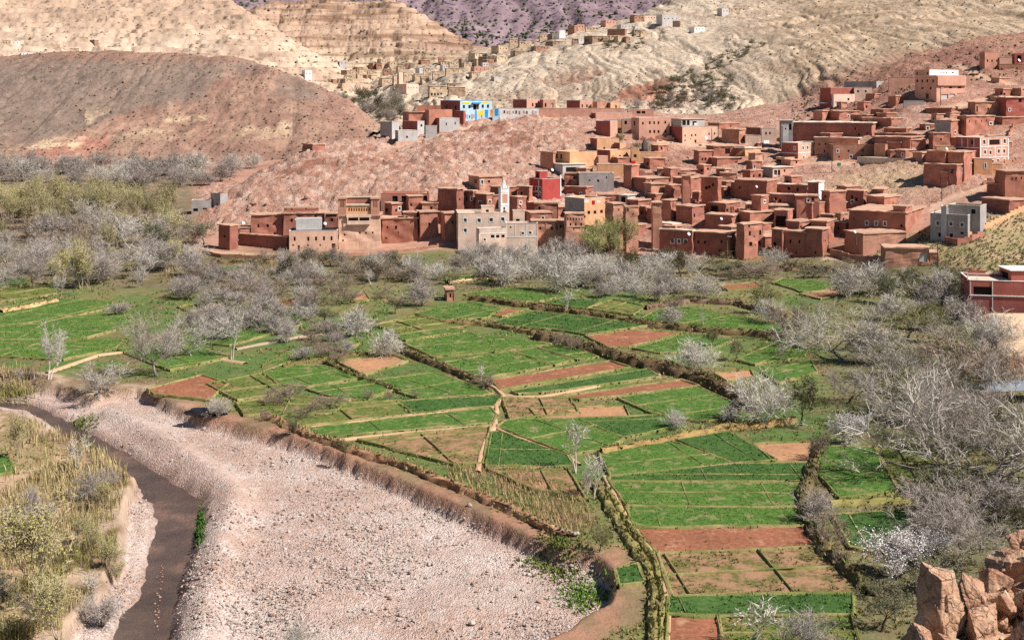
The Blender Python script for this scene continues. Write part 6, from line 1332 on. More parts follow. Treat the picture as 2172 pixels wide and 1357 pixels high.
    for p in leaves:
        a = rv(1).normalized(); b = a.orthogonal().normalized(); sz = r.uniform(.05, .11) * (0.95 if kind == 'blossom' else 1.25); o = len(LV)
        LV += [p - a * sz, p + b * sz * .8, p + a * sz, p - b * sz * .8]; LFc += [(o, o + 1, o + 2, o + 3)]
    zmax = max(v.z for v in TV)
    return V, F, TV, TF, LV, LFc, zmax
TREES = {}
def tree_protos(key, kind, bark, leafm, seeds, twig=None):
    for s in seeds:
        V, F, TV, TF, LV, LFc, zm = tree_mesh(s, kind)
        tr = np_mesh('trunk', np.array([v[:] for v in V]), np.array(F), BK[bark], smooth=True)
        cr = np_mesh('crown', np.array([v[:] for v in TV]), np.array(TF), BK[twig or bark])
        lf = np_mesh('leaves', np.array([v[:] for v in LV]), np.array(LFc), LF[leafm]) if leafm and LV else None
        TREES.setdefault(key, []).append((tr, cr, lf, zm))
tree_protos('walnut', 'walnut', 'limb', None, (1, 2, 3), twig='grey')
tree_protos('big', 'bigwalnut', 'limb', None, (6, 7, 8), twig='grey')
tree_protos('bigd', 'bigwalnut', 'limbd', None, (9, 10), twig='lilac')
tree_protos('walnutd', 'walnut', 'limbd', None, (4, 5), twig='lilac')
tree_protos('pale', 'bushy', 'pale', None, (11, 12))
tree_protos('grey', 'bushy', 'limbd', None, (14, 15), twig='lilac')
tree_protos('brown', 'walnut', 'dark', None, (21, 22), twig='brown')
tree_protos('upright', 'upright', 'pale', None, (31, 32), twig='pale')
tree_protos('poplar', 'poplar', 'tan', 'yg', (41, 42))
tree_protos('brightpoplar', 'poplar', 'tan', 'bright', (44, 45))
tree_protos('olive', 'round', 'dark', 'olive', (51, 52), twig='brown')
tree_protos('darkgreen', 'round', 'dark', 'dark', (53, 54), twig='brown')
tree_protos('greygreen', 'round', 'dark', 'grn2', (55, 56), twig='brown')
tree_protos('blossom', 'blossom', 'dark', 'blossom', (61, 62), twig='grey')
tree_protos('sparse', 'sparse', 'pale', None, (71, 72, 73))
tr_rng = random.Random(99)
GROUPED = []
TREE_CAT = {'walnut': 'tree', 'pale': 'tree'}
def tree(key, px, py, hpx, label, group=None, wf=1.0, pos=None, name='bare_tree', D=None, hm=None):
    p = pos if pos is not None else hit(px, py)
    if D: p = P3(px, py, D)
    h = hm or hpx * p.y / FPX
    if h > 5.5 and key in ('walnut', 'walnutd'): key = {'walnut': 'big', 'walnutd': 'bigd'}[key]
    tr, cr, lf, zm = tr_rng.choice(TREES[key])
    GROUPED.append([group, p.x / p.y, None, key, h]) if group else None
    o = thing(name, label, 'tree', p, tr_rng.uniform(0, 6.28), group)
    if group: GROUPED[-1][2] = o
    s = h / zm; o.scale = (s * wf, s * wf, s)
    link('trunk', tr, o); c = link('crown', cr, o)
    if lf: link('leaves', lf, c)
    return o
LT = [  # single trees: kind, column, row of the foot, height in pixels, width factor, label
 ('walnut', 2028, 1028, 265, 1.25, 'largest bare walnut tree leaning at the right, trunk beside the green plot'),
 ('walnut', 2106, 1020, 235, 1.1, 'tall bare walnut tree at the right edge above the foreground rock'),
 ('walnutd', 1960, 960, 190, 1.2, 'wide grey bare tree behind the largest walnut'),
 ('walnutd', 2080, 930, 150, 1.3, 'grey bare tree under the metal roof at the right edge'),
 ('walnut', 1880, 905, 130, 1.2, 'bare grey tree in the middle of the right-hand orchard'),
 ('walnutd', 1802, 850, 110, 1.25, 'brown-limbed bare tree with a dark leaning trunk in the orchard'),
 ('pale', 1620, 902, 125, 1.0, 'dense pale grey tree at the end of the long terrace bank'),
 ('olive', 1700, 900, 105, 0.9, 'dark olive tree beside the dense pale grey tree'),
 ('walnut', 1786, 765, 130, 1.55, 'broad pale bare tree in front of the grassy slope'),
 ('pale', 1860, 772, 100, 1.3, 'pale bare tree right of the broad pale tree'),
 ('walnut', 2010, 752, 110, 1.5, 'broad bare tree left of the big red house'),
 ('pale', 2110, 748, 100, 1.3, 'pale bare tree before the big red house'),
 ('brown', 2062, 830, 135, 1.3, 'dark brown bare tree below the big red house'),
 ('olive', 1926, 722, 95, 1.3, 'yellow-olive leafy tree in the right-hand orchard'),
 ('olive', 1984, 700, 60, 1.4, 'low olive tree before the big red house'),
 ('darkgreen', 1894, 645, 75, 1.3, 'dark green tree below the grey block house'),
 ('grey', 1990, 660, 100, 1.5, 'lilac-grey bare tree right of the dark green tree'),
 ('pale', 1850, 622, 75, 1.6, 'pale bare tree below the long mud barn'),
 ('pale', 1800, 630, 70, 1.3, 'pale bare tree left of the tree below the barn'),
 ('olive', 1615, 665, 70, 0.9, 'slim olive tree right of the pale bush in mid fields'),
 ('brown', 1675, 716, 95, 0.9, 'brown bare tree at the right end of the upper green plot'),
 ('pale', 1629, 686, 62, 1.0, 'white-stemmed tree at the right end of the upper green plot'),
 ('pale', 1490, 632, 58, 1.4, 'round pale tree at the top of the fields'),
 ('brown', 1425, 664, 48, 0.9, 'small dark tree left of the upper green plot'),
 ('pale', 1425, 688, 42, 1.5, 'low pale bush on the upper green plot'),
 ('sparse', 1492, 692, 36, 0.8, 'thin leafless sapling on the upper green plot'),
 ('pale', 1470, 785, 72, 1.4, 'pale tangled tree on the long terrace bank'),
 ('olive', 1560, 764, 50, 0.8, 'slender greenish tree above the long terrace bank'),
 ('olive', 1512, 735, 38, 0.8, 'small greenish tree left of the slender greenish tree'),
 ('sparse', 1655, 764, 38, 0.9, 'white sapling in the right plot'),
 ('pale', 1430, 908, 46, 1.1, 'round pale shrub at the lower edge of the tan wall'),
 ('pale', 1548, 892, 42, 1.2, 'small pale shrub left of the dense pale grey tree'),
 ('sparse', 1223, 1000, 112, 0.8, 'white gnarled tree with few branches at the field corner'),
 ('sparse', 1258, 1055, 105, 0.75, 'slender pale tree by the ditch below the gnarled tree'),
 ('upright', 1246, 1048, 62, 0.8, 'thin pale sapling between the gnarled trees by the ditch'),
 ('olive', 1272, 1168, 75, 0.75, 'yellow-green bush where the ditch meets the gravel'),
 ('pale', 755, 714, 72, 1.1, 'pale bare tree by the track in the left fields'),
 ('pale', 822, 755, 66, 1.2, 'pale bare tree with a white trunk at the track corner'),
 ('grey', 700, 722, 56, 1.2, 'grey bare tree left of the track corner'),
 ('darkgreen', 690, 686, 34, 1.6, 'dark rounded bush in the left fields'),
 ('brown', 662, 662, 68, 1.2, 'brown bare tree above the dark rounded bush'),
 ('brown', 738, 645, 50, 1.1, 'brown bare tree beside the small soil plot'),
 ('grey', 890, 648, 62, 1.4, 'grey bare tree left of the small mud hut'),
 ('greygreen', 838, 664, 38, 1.2, 'grey-green bush left of the small mud hut'),
 ('pale', 1065, 604, 78, 1.0, 'pale bare tree above the first green plot'),
 ('pale', 1180, 618, 102, 1.0, 'tall pale bare tree right of the first green plot'),
 ('sparse', 1203, 664, 52, 0.8, 'small white tree on the terrace edge'),
 ('brown', 1195, 738, 38, 1.0, 'small brown trees at the start of the long terrace bank'),
 ('brown', 1225, 744, 40, 1.0, 'second small brown tree on the long terrace bank'),
 ('brown', 1030, 828, 45, 0.8, 'brown bush at the path fork'), ('sparse', 1024, 822, 55, 0.5, 'dry tall stalks at the path fork'),
 ('brown', 615, 852, 52, 1.3, 'low brown orchard tree in the left plot'), ('brown', 650, 884, 46, 1.4, 'low brown orchard tree nearest the gravel'), ('brown', 700, 866, 42, 1.4, 'low brown orchard tree right of the left plot'),
 ('brown', 572, 858, 40, 1.3, 'low brown orchard tree at the far left of the orchard plot'), ('brown', 560, 890, 26, 1.0, 'tiny brown tree by the gravel bank'),
 ('brown', 780, 848, 30, .7, 'small dark sapling at the middle plot edge'), ('brown', 827, 848, 26, .7, 'second dark sapling at the middle plot edge'), ('brown', 883, 844, 24, .7, 'third dark sapling at the middle plot edge'),
 ('darkgreen', 625, 918, 34, 1.2, 'dark green bush on the gravel bank top'), ('olive', 733, 966, 36, 1.0, 'olive bush on the cut bank of the gravel bed'),
 ('pale', 462, 882, 46, 1.1, 'pale bush behind the dark tarpaulin by the gravel'),
 ('walnut', 332, 795, 155, 0.85, 'large pale bare tree in the left foreground fields'),
 ('walnut', 407, 756, 92, 0.95, 'smaller bare tree right of the large pale tree'),
 ('sparse', 492, 760, 118, 0.6, 'tall crooked pale tree with a bare trunk'),
 ('upright', 105, 802, 130, 0.85, 'slim pale poplar-like bare tree at the left'),
 ('walnut', 207, 845, 85, 1.5, 'wide low bare tree at the gravel edge on the left'),
 ('sparse', 47, 815, 42, 0.7, 'thin white sapling at the far left bank'),
 ('grey', 250, 668, 32, 1.6, 'low grey thicket in the left green plots'),
 ('upright', 130, 632, 62, 0.9, 'grey upright tree at the upper left plots'),
 ('poplar', 172, 612, 110, 0.9, 'tall yellowish poplar at the left behind the plots'),
 ('blossom', 1897, 1225, 105, 1.5, 'white blossoming almond tree in the lower right orchard'),
 ('blossom', 1975, 1195, 80, 1.3, 'blossoming tree right of the white almond'),
 ('sparse', 1590, 1385, 120, 1.4, 'white-barked bare tree at the bottom edge'),
 ('blossom', 1715, 1395, 110, 1.3, 'dense white blossoming tree at the bottom edge'),
 ('greygreen', 1870, 1335, 120, 1.2, 'olive-brown bush left of the foreground rock'),
 ('walnutd', 2060, 1185, 190, 1.4, 'dense grey-brown tree above the foreground rock'),
 ('walnutd', 1990, 1120, 120, 1.4, 'grey-brown tree by the shaded pit'),
 ('greygreen', 2000, 1260, 100, 1.6, 'grey-green shrub behind the foreground rock'),
 ('brown', 1755, 1150, 75, 1.1, 'brown shrub on the hedge bank'), ('grey', 1735, 1110, 85, 1.2, 'grey shrub on the hedge bank above the brown shrub'), ('brown', 1730, 975, 75, .7, 'thin brown tree at the top of the hedge bank'),
 ('blossom', 1800, 938, 70, 1.3, 'pale blossoming tree at the top of the right green plot'),
 ('brown', 1790, 1200, 40, 1.0, 'dark shrub at the hedge bank corner'),
 ('olive', 1840, 1262, 40, 1.2, 'olive shrub at the lower end of the hedge bank'),
 ('darkgreen', 600, 600, 62, 1.0, 'dark green tree below the peach two-storey house'),
 ('olive', 1530, 572, 42, 2.2, 'broad olive bush below the crumbling ruin'),
 ('pale', 1645, 566, 46, 1.3, 'white bare shrub between ruin and corner tower'),
 ('darkgreen', 330, 540, 70, 1.1, 'dark green tree left of the kasbah row'), ('greygreen', 432, 520, 62, 1.2, 'grey-green tree against the corner tower of the kasbah row'),
 ('darkgreen', 368, 372, 40, 1.0, 'dark tree at the foot of the left red hill'),
 ('olive', 1316, 304, 28, 1.0, 'green garden tree beside the pink wing'), ('olive', 1352, 318, 22, 1.3, 'green garden bush beside the rock spike'), ('brown', 308, 372, 52, 1.0, 'dark bare tree standing above the grey wood'),
 ('poplar', 75, 1270, 240, 1.1, 'yellow-green willow with white trunk in the reeds at lower left'), ('poplar', 40, 975, 110, 0.8, 'pale slender tree in the reeds near the river head'), ('poplar', 125, 1375, 170, 1.1, 'yellow-green willow at the lower left corner'), ('pale', 625, 1400, 85, 1.2, 'grey dry bush at the bottom edge of the gravel'),
]
for kd, px, py, hp, wf, lab in LT:
    nm = {'olive': 'olive_tree', 'darkgreen': 'evergreen_tree', 'greygreen': 'evergreen_tree', 'blossom': 'blossoming_tree', 'poplar': 'poplar_tree', 'upright': 'slender_bare_tree', 'sparse': 'slender_bare_tree'}.get(kd, 'bare_tree')
    tree(kd, px, py, hp, lab, None, wf, name=nm)
def scatter_trees(n, region, kinds, hrange, label, group, seed, wf=(0.9, 1.4), name='bare_tree', mind=10, surf=None):
    r = random.Random(seed); pts = []; tries = 0
    while len(pts) < n and tries < n * 60:
        tries += 1
        px = r.uniform(*region[0]); py = r.uniform(*region[1])
        if len(region) > 2 and not region[2](px, py): continue
        if any(abs(px - a) < mind and abs(py - b) < mind * .35 for a, b in pts): continue
        pts.append((px, py))
    for px, py in sorted(pts, key=lambda q: q[1]):
        p = surf(px, py) if surf else None
        kd = r.choice(kinds)
        nm = {'olive': 'olive_tree', 'darkgreen': 'evergreen_tree', 'greygreen': 'evergreen_tree', 'poplar': 'poplar_tree', 'brightpoplar': 'poplar_tree', 'upright': 'slender_bare_tree', 'sparse': 'slender_bare_tree'}.get(kd, name)
        tree(kd, px, py, r.uniform(*hrange), label, group, r.uniform(*wf), pos=p, name=nm)
def wood_mass(n, region, kinds, hrange, label, seed, wf, mind):
    """a far wood that reads as one mass: many trees joined by material into one stuff object"""
    r = random.Random(seed); pts = []; tries = 0; acc = {}
    while len(pts) < n and tries < n * 60:
        tries += 1; px = r.uniform(*region[0]); py = r.uniform(*region[1])
        if not region[2](px, py) or any(abs(px - a) < mind and abs(py - b) < mind * .35 for a, b in pts): continue
        pts.append((px, py))
    for px, py in pts:
        p = hit(px, py); h = r.uniform(*hrange) * p.y / FPX; tr, cr, lf, zm = r.choice(TREES[r.choice(kinds)]); w_ = r.uniform(*wf); a = r.uniform(0, 6.28); k = h / zm
        for me, nm in ((tr, 'trunks'), (cr, 'crowns')):
            V = np.empty(len(me.vertices) * 3, np.float32); me.vertices.foreach_get('co', V); V = V.reshape(-1, 3); m = len(me.polygons); q = len(me.loops) // m
            F = np.empty(len(me.loops), np.int32); me.loops.foreach_get('vertex_index', F); F = F.reshape(m, q)
            c, s_ = math.cos(a) * k * w_, math.sin(a) * k * w_; W = np.stack([V[:, 0] * c - V[:, 1] * s_ + p.x, V[:, 0] * s_ + V[:, 1] * c + p.y, V[:, 2] * k + p.z], -1)
            d = acc.setdefault((nm, me.materials[0].name), [[], [], 0]); d[0].append(W); d[1].append(F + d[2]); d[2] += len(W)
    o = link('bare_wood', None, label=label, category='wood', kind='stuff')
    for (nm, mn), (Vs, Fs, _) in acc.items(): link(nm, np_mesh(nm, np.concatenate(Vs), np.concatenate(Fs), bpy.data.materials[mn]), o)
wood_mass(50, ((-20, 560), (356, 410), lambda x, y: y < 402 - max(0, x - 420) * .25), ['grey', 'pale', 'walnutd', 'grey'], (30, 56), 'grey bare wood along the foot of the left red hill', 201, (1.1, 1.6), 14)
scatter_trees(56, ((-20, 372), (455, 490)), ['poplar'], (70, 100), 'yellow-green poplar in the long poplar belt on the left', 'poplar belt on the left', 202, (.6, .9), mind=10)
scatter_trees(34, ((-20, 440), (492, 566), lambda x, y: x < 330 or y < 525), ['grey', 'walnutd', 'upright', 'walnut', 'brown', 'poplar'], (40, 84), 'bare grey tree in the thick orchard below the poplar belt', 'bare orchard below the poplars', 203, (1.0, 1.5), mind=16)
scatter_trees(27, ((-20, 420), (566, 614), lambda x, y: x < 320 or y < 590), ['grey', 'walnut', 'upright', 'poplar', 'walnutd'], (36, 78), 'bare grey tree in the thicket edging the left plots', 'thicket edging the left plots', 204, (1.1, 1.5), mind=17)
scatter_trees(32, ((370, 650), (580, 652), lambda x, y: True), ['grey', 'brown', 'grey'], (32, 52), 'low purplish-grey bare tree left of the brown trees', 'purplish thicket in the left fields', 205, (1.2, 1.7), mind=17)
scatter_trees(42, ((540, 1000), (556, 604)), ['pale', 'brown', 'grey', 'upright', 'walnut', 'greygreen', 'olive'], (24, 52), 'bare tree in the row below the kasbah', 'tree row below the kasbah', 206, (1.0, 1.5), mind=14)
scatter_trees(30, ((990, 1240), (550, 600)), ['pale', 'upright', 'grey', 'walnut'], (36, 66), 'white-grey bare tree in the row below the cream houses', 'tree row below the cream houses', 207, (1.0, 1.3), mind=15)
scatter_trees(10, ((1240, 1345), (528, 556)), ['brightpoplar'], (62, 92), 'bright yellow-green poplar before the ochre towers', 'bright poplars before the ochre towers', 208, (.7, 1.0), mind=8)
scatter_trees(28, ((1230, 1490), (564, 612)), ['pale', 'upright', 'walnut', 'grey', 'olive'], (34, 66), 'white-grey bare tree in front of the long dark mud houses', 'tree row before the dark mud houses', 209, (1.0, 1.4), mind=15)
scatter_trees(9, ((1270, 1480), (612, 636)), ['pale', 'grey'], (32, 46), 'low pale shrub at the top edge of the fields', 'shrubs at the top of the fields', 210, (1.2, 1.7), mind=22)
scatter_trees(16, ((1540, 1830), (572, 596)), ['olive', 'greygreen', 'brown'], (24, 36), 'low olive shrub in the hedge below the mud towers', 'hedge below the mud towers', 211, (1.5, 2.2), mind=14)
scatter_trees(10, ((640, 900), (590, 640)), ['brown', 'grey', 'brown'], (28, 44), 'brown bare shrub among the small soil plots', 'shrubs among the soil plots', 212, (1.2, 1.6), mind=24)
scatter_trees(16, ((400, 660), (660, 740), lambda x, y: True), ['grey', 'pale', 'grey'], (40, 62), 'grey spreading bare tree on the old track', 'bare trees along the old track', 213, (1.2, 1.8), mind=30)
scatter_trees(18, ((1880, 2172), (770, 1000), lambda x, y: x > 1900 + (y - 900) * .3), ['walnutd', 'brown', 'walnut', 'olive'], (70, 125), 'grey bare tree in the dense orchard at the right edge', 'dense orchard at the right edge', 214, (1.2, 1.6), mind=40)
scatter_trees(12, ((1960, 2200), (1050, 1180)), ['walnutd', 'greygreen', 'grey'], (70, 110), 'brownish bare tree in the thicket above the foreground rock', 'thicket above the foreground rock', 215, (1.2, 1.6), mind=40)
scatter_trees(10, ((600, 760), (700, 770)), ['grey', 'brown'], (26, 40), 'low grey shrub between the small left plots', 'shrubs between the small left plots', 216, (1.3, 1.8), mind=24)
scatter_trees(12, ((1880, 2050), (600, 700)), ['grey', 'pale', 'olive'], (45, 70), 'bare tree on the slope left of the big red house', 'trees left of the big red house', 217, (1.2, 1.5), mind=22)
# ------------------------------------------------------------------ far village on the pale hills
def loft_index(V):
    D = V[..., 1]; return (V[..., 0] / D * FPX + CX).ravel(), (HOR + (CAMH - V[..., 2]) / D * FPX).ravel(), V.reshape(-1, 3)
IDX = {'RH': loft_index(RH), 'PM': loft_index(PM), 'LH': loft_index(LH), 'SM': loft_index(SM)}
def lhit(key, px, py):
    a, b, P = IDX[key]
    for tol in (3, 5, 9, 16, 30, 60):
        m = np.nonzero((np.abs(a - px) < tol) & (np.abs(b - py) < tol))[0]
        if len(m):
            D = P[m, 1]; k = m[D < D.min() + 25 + D.min() * .02]; q = P[k[np.argmin(np.hypot(a[k] - px, b[k] - py))]]
            return Vector(q)
    return None
def lhit_any(px, py, key):
    best = None
    for tol in (3, 5, 9):
        for k in ('RH', 'PM', 'SM'):
            a, b, P = IDX[k]; m = np.nonzero((np.abs(a - px) < tol) & (np.abs(b - py) < tol))[0]
            if len(m):
                q = P[m[np.argmin(P[m, 1])]]
                if best is None or q[1] < best[1]: best = q
        if best is not None: return Vector(best)
    return None
ZF1 = 'in the far side-valley village'; ZF2 = 'along the far ridge village'; ZF3 = 'in the top row of the far ridge'; ZF4 = 'on the pale mountain at the left'
VIEW['H'] = (1200, 0, 4.344); VIEW['Y'] = (0, 0, 3.0)
FAR = {('V', ZF1, 'RH'): [(0, 38, 115, 430, 522, 'white'), (450, 520, 552, 432, 490, 'fard'), (552, 558, 622, 425, 502, 'far'), (640, 748, 762, 487, 535, 'fard'), (762, 800, 872, 488, 524, 'far'), (770, 822, 850, 350, 405, 'farr'), (845, 860, 926, 352, 412, 'farr'), (985, 1012, 1092, 335, 388, 'far'),
   (1085, 1110, 1195, 385, 442, 'far'), (1196, 1205, 1270, 350, 404, 'farr'), (1100, 1120, 1166, 455, 585, 'cream'), (1170, 1178, 1290, 450, 545, 'far'), (1042, 1062, 1100, 492, 585, 'far'), (890, 926, 1042, 520, 612, 'far'), (1078, 1206, 1346, 590, 694, 'cream'), (1450, 1472, 1672, 612, 728, 'far'), (1672, 1682, 1892, 582, 640, 'fard'), (1680, 1692, 1886, 626, 712, 'fard'),
   (1500, 1512, 1642, 446, 532, 'far'), (1646, 1662, 1890, 410, 484, 'far'), (1398, 1406, 1482, 410, 464, 'far'), (1292, 1302, 1398, 472, 545, 'far'), (1360, 1376, 1470, 502, 564, 'far'), (600, 642, 702, 478, 524, 'far'), (480, 492, 582, 500, 548, 'far'), (930, 942, 1040, 420, 475, 'farr'), (650, 662, 752, 420, 475, 'far'), (742, 760, 842, 430, 485, 'far')],
 ('V', ZF2, 'RH'): [(1580, 1602, 1702, 330, 378, 'far'), (1690, 1704, 1802, 335, 378, 'far'), (1808, 1842, 1862, 300, 402, 'fard'), (1945, 1988, 2175, 390, 460, 'pink'), (1840, 1872, 1960, 346, 415, 'far')],
 ('W', ZF2, 'RH'): [(150, 215, 332, 422, 470, 'far'), (245, 330, 346, 456, 510, 'fard'), (332, 425, 526, 450, 494, 'far'), (370, 442, 532, 350, 414, 'far'), (540, 548, 626, 286, 352, 'far'), (626, 642, 742, 312, 354, 'far'), (750, 800, 932, 356, 394, 'farr'), (890, 962, 1116, 306, 350, 'fard'), (832, 840, 922, 236, 294, 'far'), (910, 955, 972, 240, 275, 'fard'), (965, 1026, 1082, 230, 268, 'white'),
   (1260, 1342, 1502, 256, 314, 'fard'), (1500, 1508, 1602, 256, 304, 'far'), (1020, 1026, 1082, 202, 230, 'white'), (1270, 1278, 1402, 176, 210, 'far')],
 ('W', ZF3, 'RH'): [(1105, 1170, 1192, 160, 220, 'farr'), (1192, 1198, 1266, 145, 194, 'pink'), (1420, 1470, 1566, 106, 154, 'pink'), (1576, 1616, 1742, 146, 190, 'lgrey'), (1485, 1655, 1672, 190, 240, 'farr'), (1722, 1742, 1852, 196, 244, 'fard'), (1700, 1746, 1842, 56, 114, 'farr'), (1835, 1842, 1952, 62, 110, 'cream'), (1955, 2012, 2175, 52, 146, 'lgrey')],
 ('H', ZF3, 'RH'): [(1395, 1440, 1502, 78, 138, 'lgrey'), (1500, 1508, 1662, 78, 110, 'far'), (1135, 1186, 1282, 250, 296, 'white'), (985, 1052, 1062, 196, 240, 'fard')],
 ('Y', ZF4, 'PM'): [(0, 12, 68, 258, 292, 'far'), (68, 74, 126, 262, 292, 'white'), (105, 136, 206, 335, 362, 'white'), (570, 602, 628, 255, 282, 'fard'), (285, 292, 382, 285, 303, 'far'), (438, 446, 502, 310, 328, 'far'), (500, 508, 560, 240, 258, 'far')]}
rf = random.Random(17); EX = []
for i in range(34):
    if i < 20: a_ = rf.uniform(700, 1050); b_ = rf.uniform(138, 188) - (a_ - 700) * .05
    else: a_ = rf.uniform(1000, 1400); b_ = np.interp(a_, [1000, 1100, 1200, 1300, 1400], [128, 104, 84, 70, 58]) + rf.uniform(2, 22)
    w1_, w2_, h_ = rf.uniform(2, 9), rf.uniform(8, 20), rf.uniform(5, 11); EX.append((a_ - w1_, a_, a_ + w2_, b_ - h_, b_, rf.choice(['far', 'far', 'farr', 'fard', 'lgrey'])))
FAR[('0', 'among the small far houses', 'RH')] = EX
ZONE_HOUSES.clear()
for (vw, zn, key), L in FAR.items():
    for e in L:
        q = lhit_any(vx(vw, e[1]), vy(vw, e[4]), key)
        if q is None: continue
        wn = []
        r_ = random.Random(int(e[1] * 3 + e[4]))
        wdt = e[2] - e[1]; hgt = e[4] - e[3]; s_ = VIEW[vw][2]
        if wdt / s_ > 9 and hgt / s_ > 7:
            nw = max(1, min(4, int(wdt / s_ / 6)))
            for k in range(nw): wn.append((e[1] + wdt * (k + .6) / (nw + .2), e[3] + hgt * .42, 1.7 * s_, 2.4 * s_, 'o'))
        if e[:2] == (1450, 1472): wn = [('g', 1498, 1606, 4, 708, 706, 1, 20, 32, 'o'), (1520, 640, 12, 12, 'o'), (1600, 640, 12, 12, 'o')]
        H(vw, e[:5], e[5], 'mud' if e[5].startswith('far') else 'par', '', wn, zone=zn, D=q.y, name='far_house', roofmat='roofpale')
label_zones()

# ------------------------------------------------------------------ minaret
mo = H('E', (656, 678, 752, 296, 520), 'white', 'par', 'slim white and pink minaret with a lantern top', [(708, 470, 16, 24, 'w')], name='minaret', cat='minaret', D=303, theta=22, cap='white',
       extra=[('pink_panel', 692, 738, 340, 420, -0.03, 0, 'pink'), ('band', 682, 746, 436, 446, -0.06, 0, 'white'), ('band', 682, 746, 318, 326, -0.06, 0, 'white')])
Lr, Ll, hh = mo['_L']
q = MB(); q.box(Lr * .3, Lr * .7, Ll * .3, Ll * .7, hh - .3, hh + 1.5); link('lantern', q.mesh('lantern', WM['white']), mo)
q = MB(); q.tube((Lr * .5, Ll * .5, hh + 1.5), (Lr * .5, Ll * .5, hh + 2.2), .45, .02, 8); link('finial', q.mesh('finial', WM['white']), mo)
for ix in (0, 1):
    for iy in (0, 1):
        q = MB(); x = .12 + ix * (Lr - .24); y = .12 + iy * (Ll - .24); q.box(x - .14, x + .14, y - .14, y + .14, hh, hh + .5); q.tube((x, y, hh + .5), (x, y, hh + .8), .14, .01, 4); link('merlon', q.mesh('merlon', WM['white']), mo)

# ------------------------------------------------------------------ rocks
def ico(n):
    import bmesh
    bm = bmesh.new(); bmesh.ops.create_icosphere(bm, subdivisions=n, radius=1)
    V = np.array([v.co[:] for v in bm.verts]); F = np.array([[v.index for v in f.verts] for f in bm.faces]); bm.free(); return V, F
ICO = {k: ico(k) for k in (1, 2, 3, 4, 5)}
def rock_arrays(seed, sub, cuts=12, noise=0.10, squash=(1, 1, 1), cut=(0.55, 0.9), jag=False):
    r = np.random.default_rng(seed); V, F = ICO[sub]; V = V.copy()
    for i in range(cuts):
        n = r.normal(size=3); n /= np.linalg.norm(n); d = r.uniform(*cut); s = V @ n; V = V - np.outer(np.clip(s - d, 0, None), n)
    if jag: V = V * (1 + r.uniform(-.035, .035, (len(V), 1)))
    nz = (fbm(V[:, 0] * 2 + seed, V[:, 1] * 2 + V[:, 2] * 1.7, 5, seed % 97) + ridged(V[:, 0] * 2.5 + V[:, 2], V[:, 1] * 2.5 - V[:, 2], 4, seed % 89) * .5 - .2)
    if jag:                                              # chipped, stepped faces
        w_, q_ = worley(V[:, 0] * 2.2 + V[:, 2] * .9 + seed, V[:, 1] * 2.2 - V[:, 2] * 1.6, seed % 71); w2_, q2_ = worley(V[:, 0] * 5 - V[:, 2] * 3, V[:, 1] * 5 + V[:, 2] * 2.5, seed % 67)
        w3_, q3_ = worley(V[:, 0] * 11 + V[:, 2] * 7, V[:, 1] * 11 - V[:, 2] * 8, seed % 61)
        nz = nz * .6 + (q_ - .5) * .8 + (q2_ - .5) * .45 + (q3_ - .5) * .2 - .5 * np.clip(w_ - .55, 0, 1)
    return V * (1 + nz[:, None] * noise * 2) * np.array(squash), F
def rock_mat(name, a, b_, c_, sc=1.0):
    m, n, b = new_mat(name, 0.9, 0.15)
    tc = nd(n, 'ShaderNodeNewGeometry').outputs['Position']
    n1 = noise_node(n, 0.9 * sc, 6, 0.65, tc); n2 = noise_node(n, 7 * sc, 5, 0.7, tc)
    c = ramp(n, n1.outputs[0], [(0.3, a), (0.52, b_), (0.7, c_)]).outputs[0]
    r2 = ramp(n, n2.outputs[0], [(0.3, (.8, .78, .76)), (.7, (1.12, 1.12, 1.12))]); c = mixc(n, c, r2.outputs[0], 1.0, 'MULTIPLY'); n.links.new(c, b.inputs['Base Color'])
    vo = nd(n, 'ShaderNodeTexVoronoi', feature='DISTANCE_TO_EDGE'); vo.inputs['Scale'].default_value = 2.4 * sc; wp = mixc(n, tc, n1.outputs['Color'], .3); n.links.new(wp, vo.inputs['Vector'])
    rv_ = ramp(n, vo.outputs['Distance'], [(0, (0, 0, 0)), (.06, (1, 1, 1))]); sm = nd(n, 'ShaderNodeMath', operation='MULTIPLY_ADD'); n.links.new(rv_.outputs[0], sm.inputs[0]); sm.inputs[1].default_value = .5; n.links.new(n2.outputs[0], sm.inputs[2])
    bump(n, b, sm.outputs[0], 1.0, 0.1 / sc); return m
crag_mat = rock_mat('crag_rock', srgb(178, 130, 104), srgb(214, 170, 138), srgb(232, 204, 176), 1.6)
stone_mat = rock_mat('river_stone', srgb(186, 162, 148), srgb(208, 190, 178), srgb(226, 214, 204), 0.8)
redstone_mat = rock_mat('red_boulder', srgb(160, 120, 102), srgb(186, 148, 128), srgb(204, 174, 154), 0.8)
import bmesh
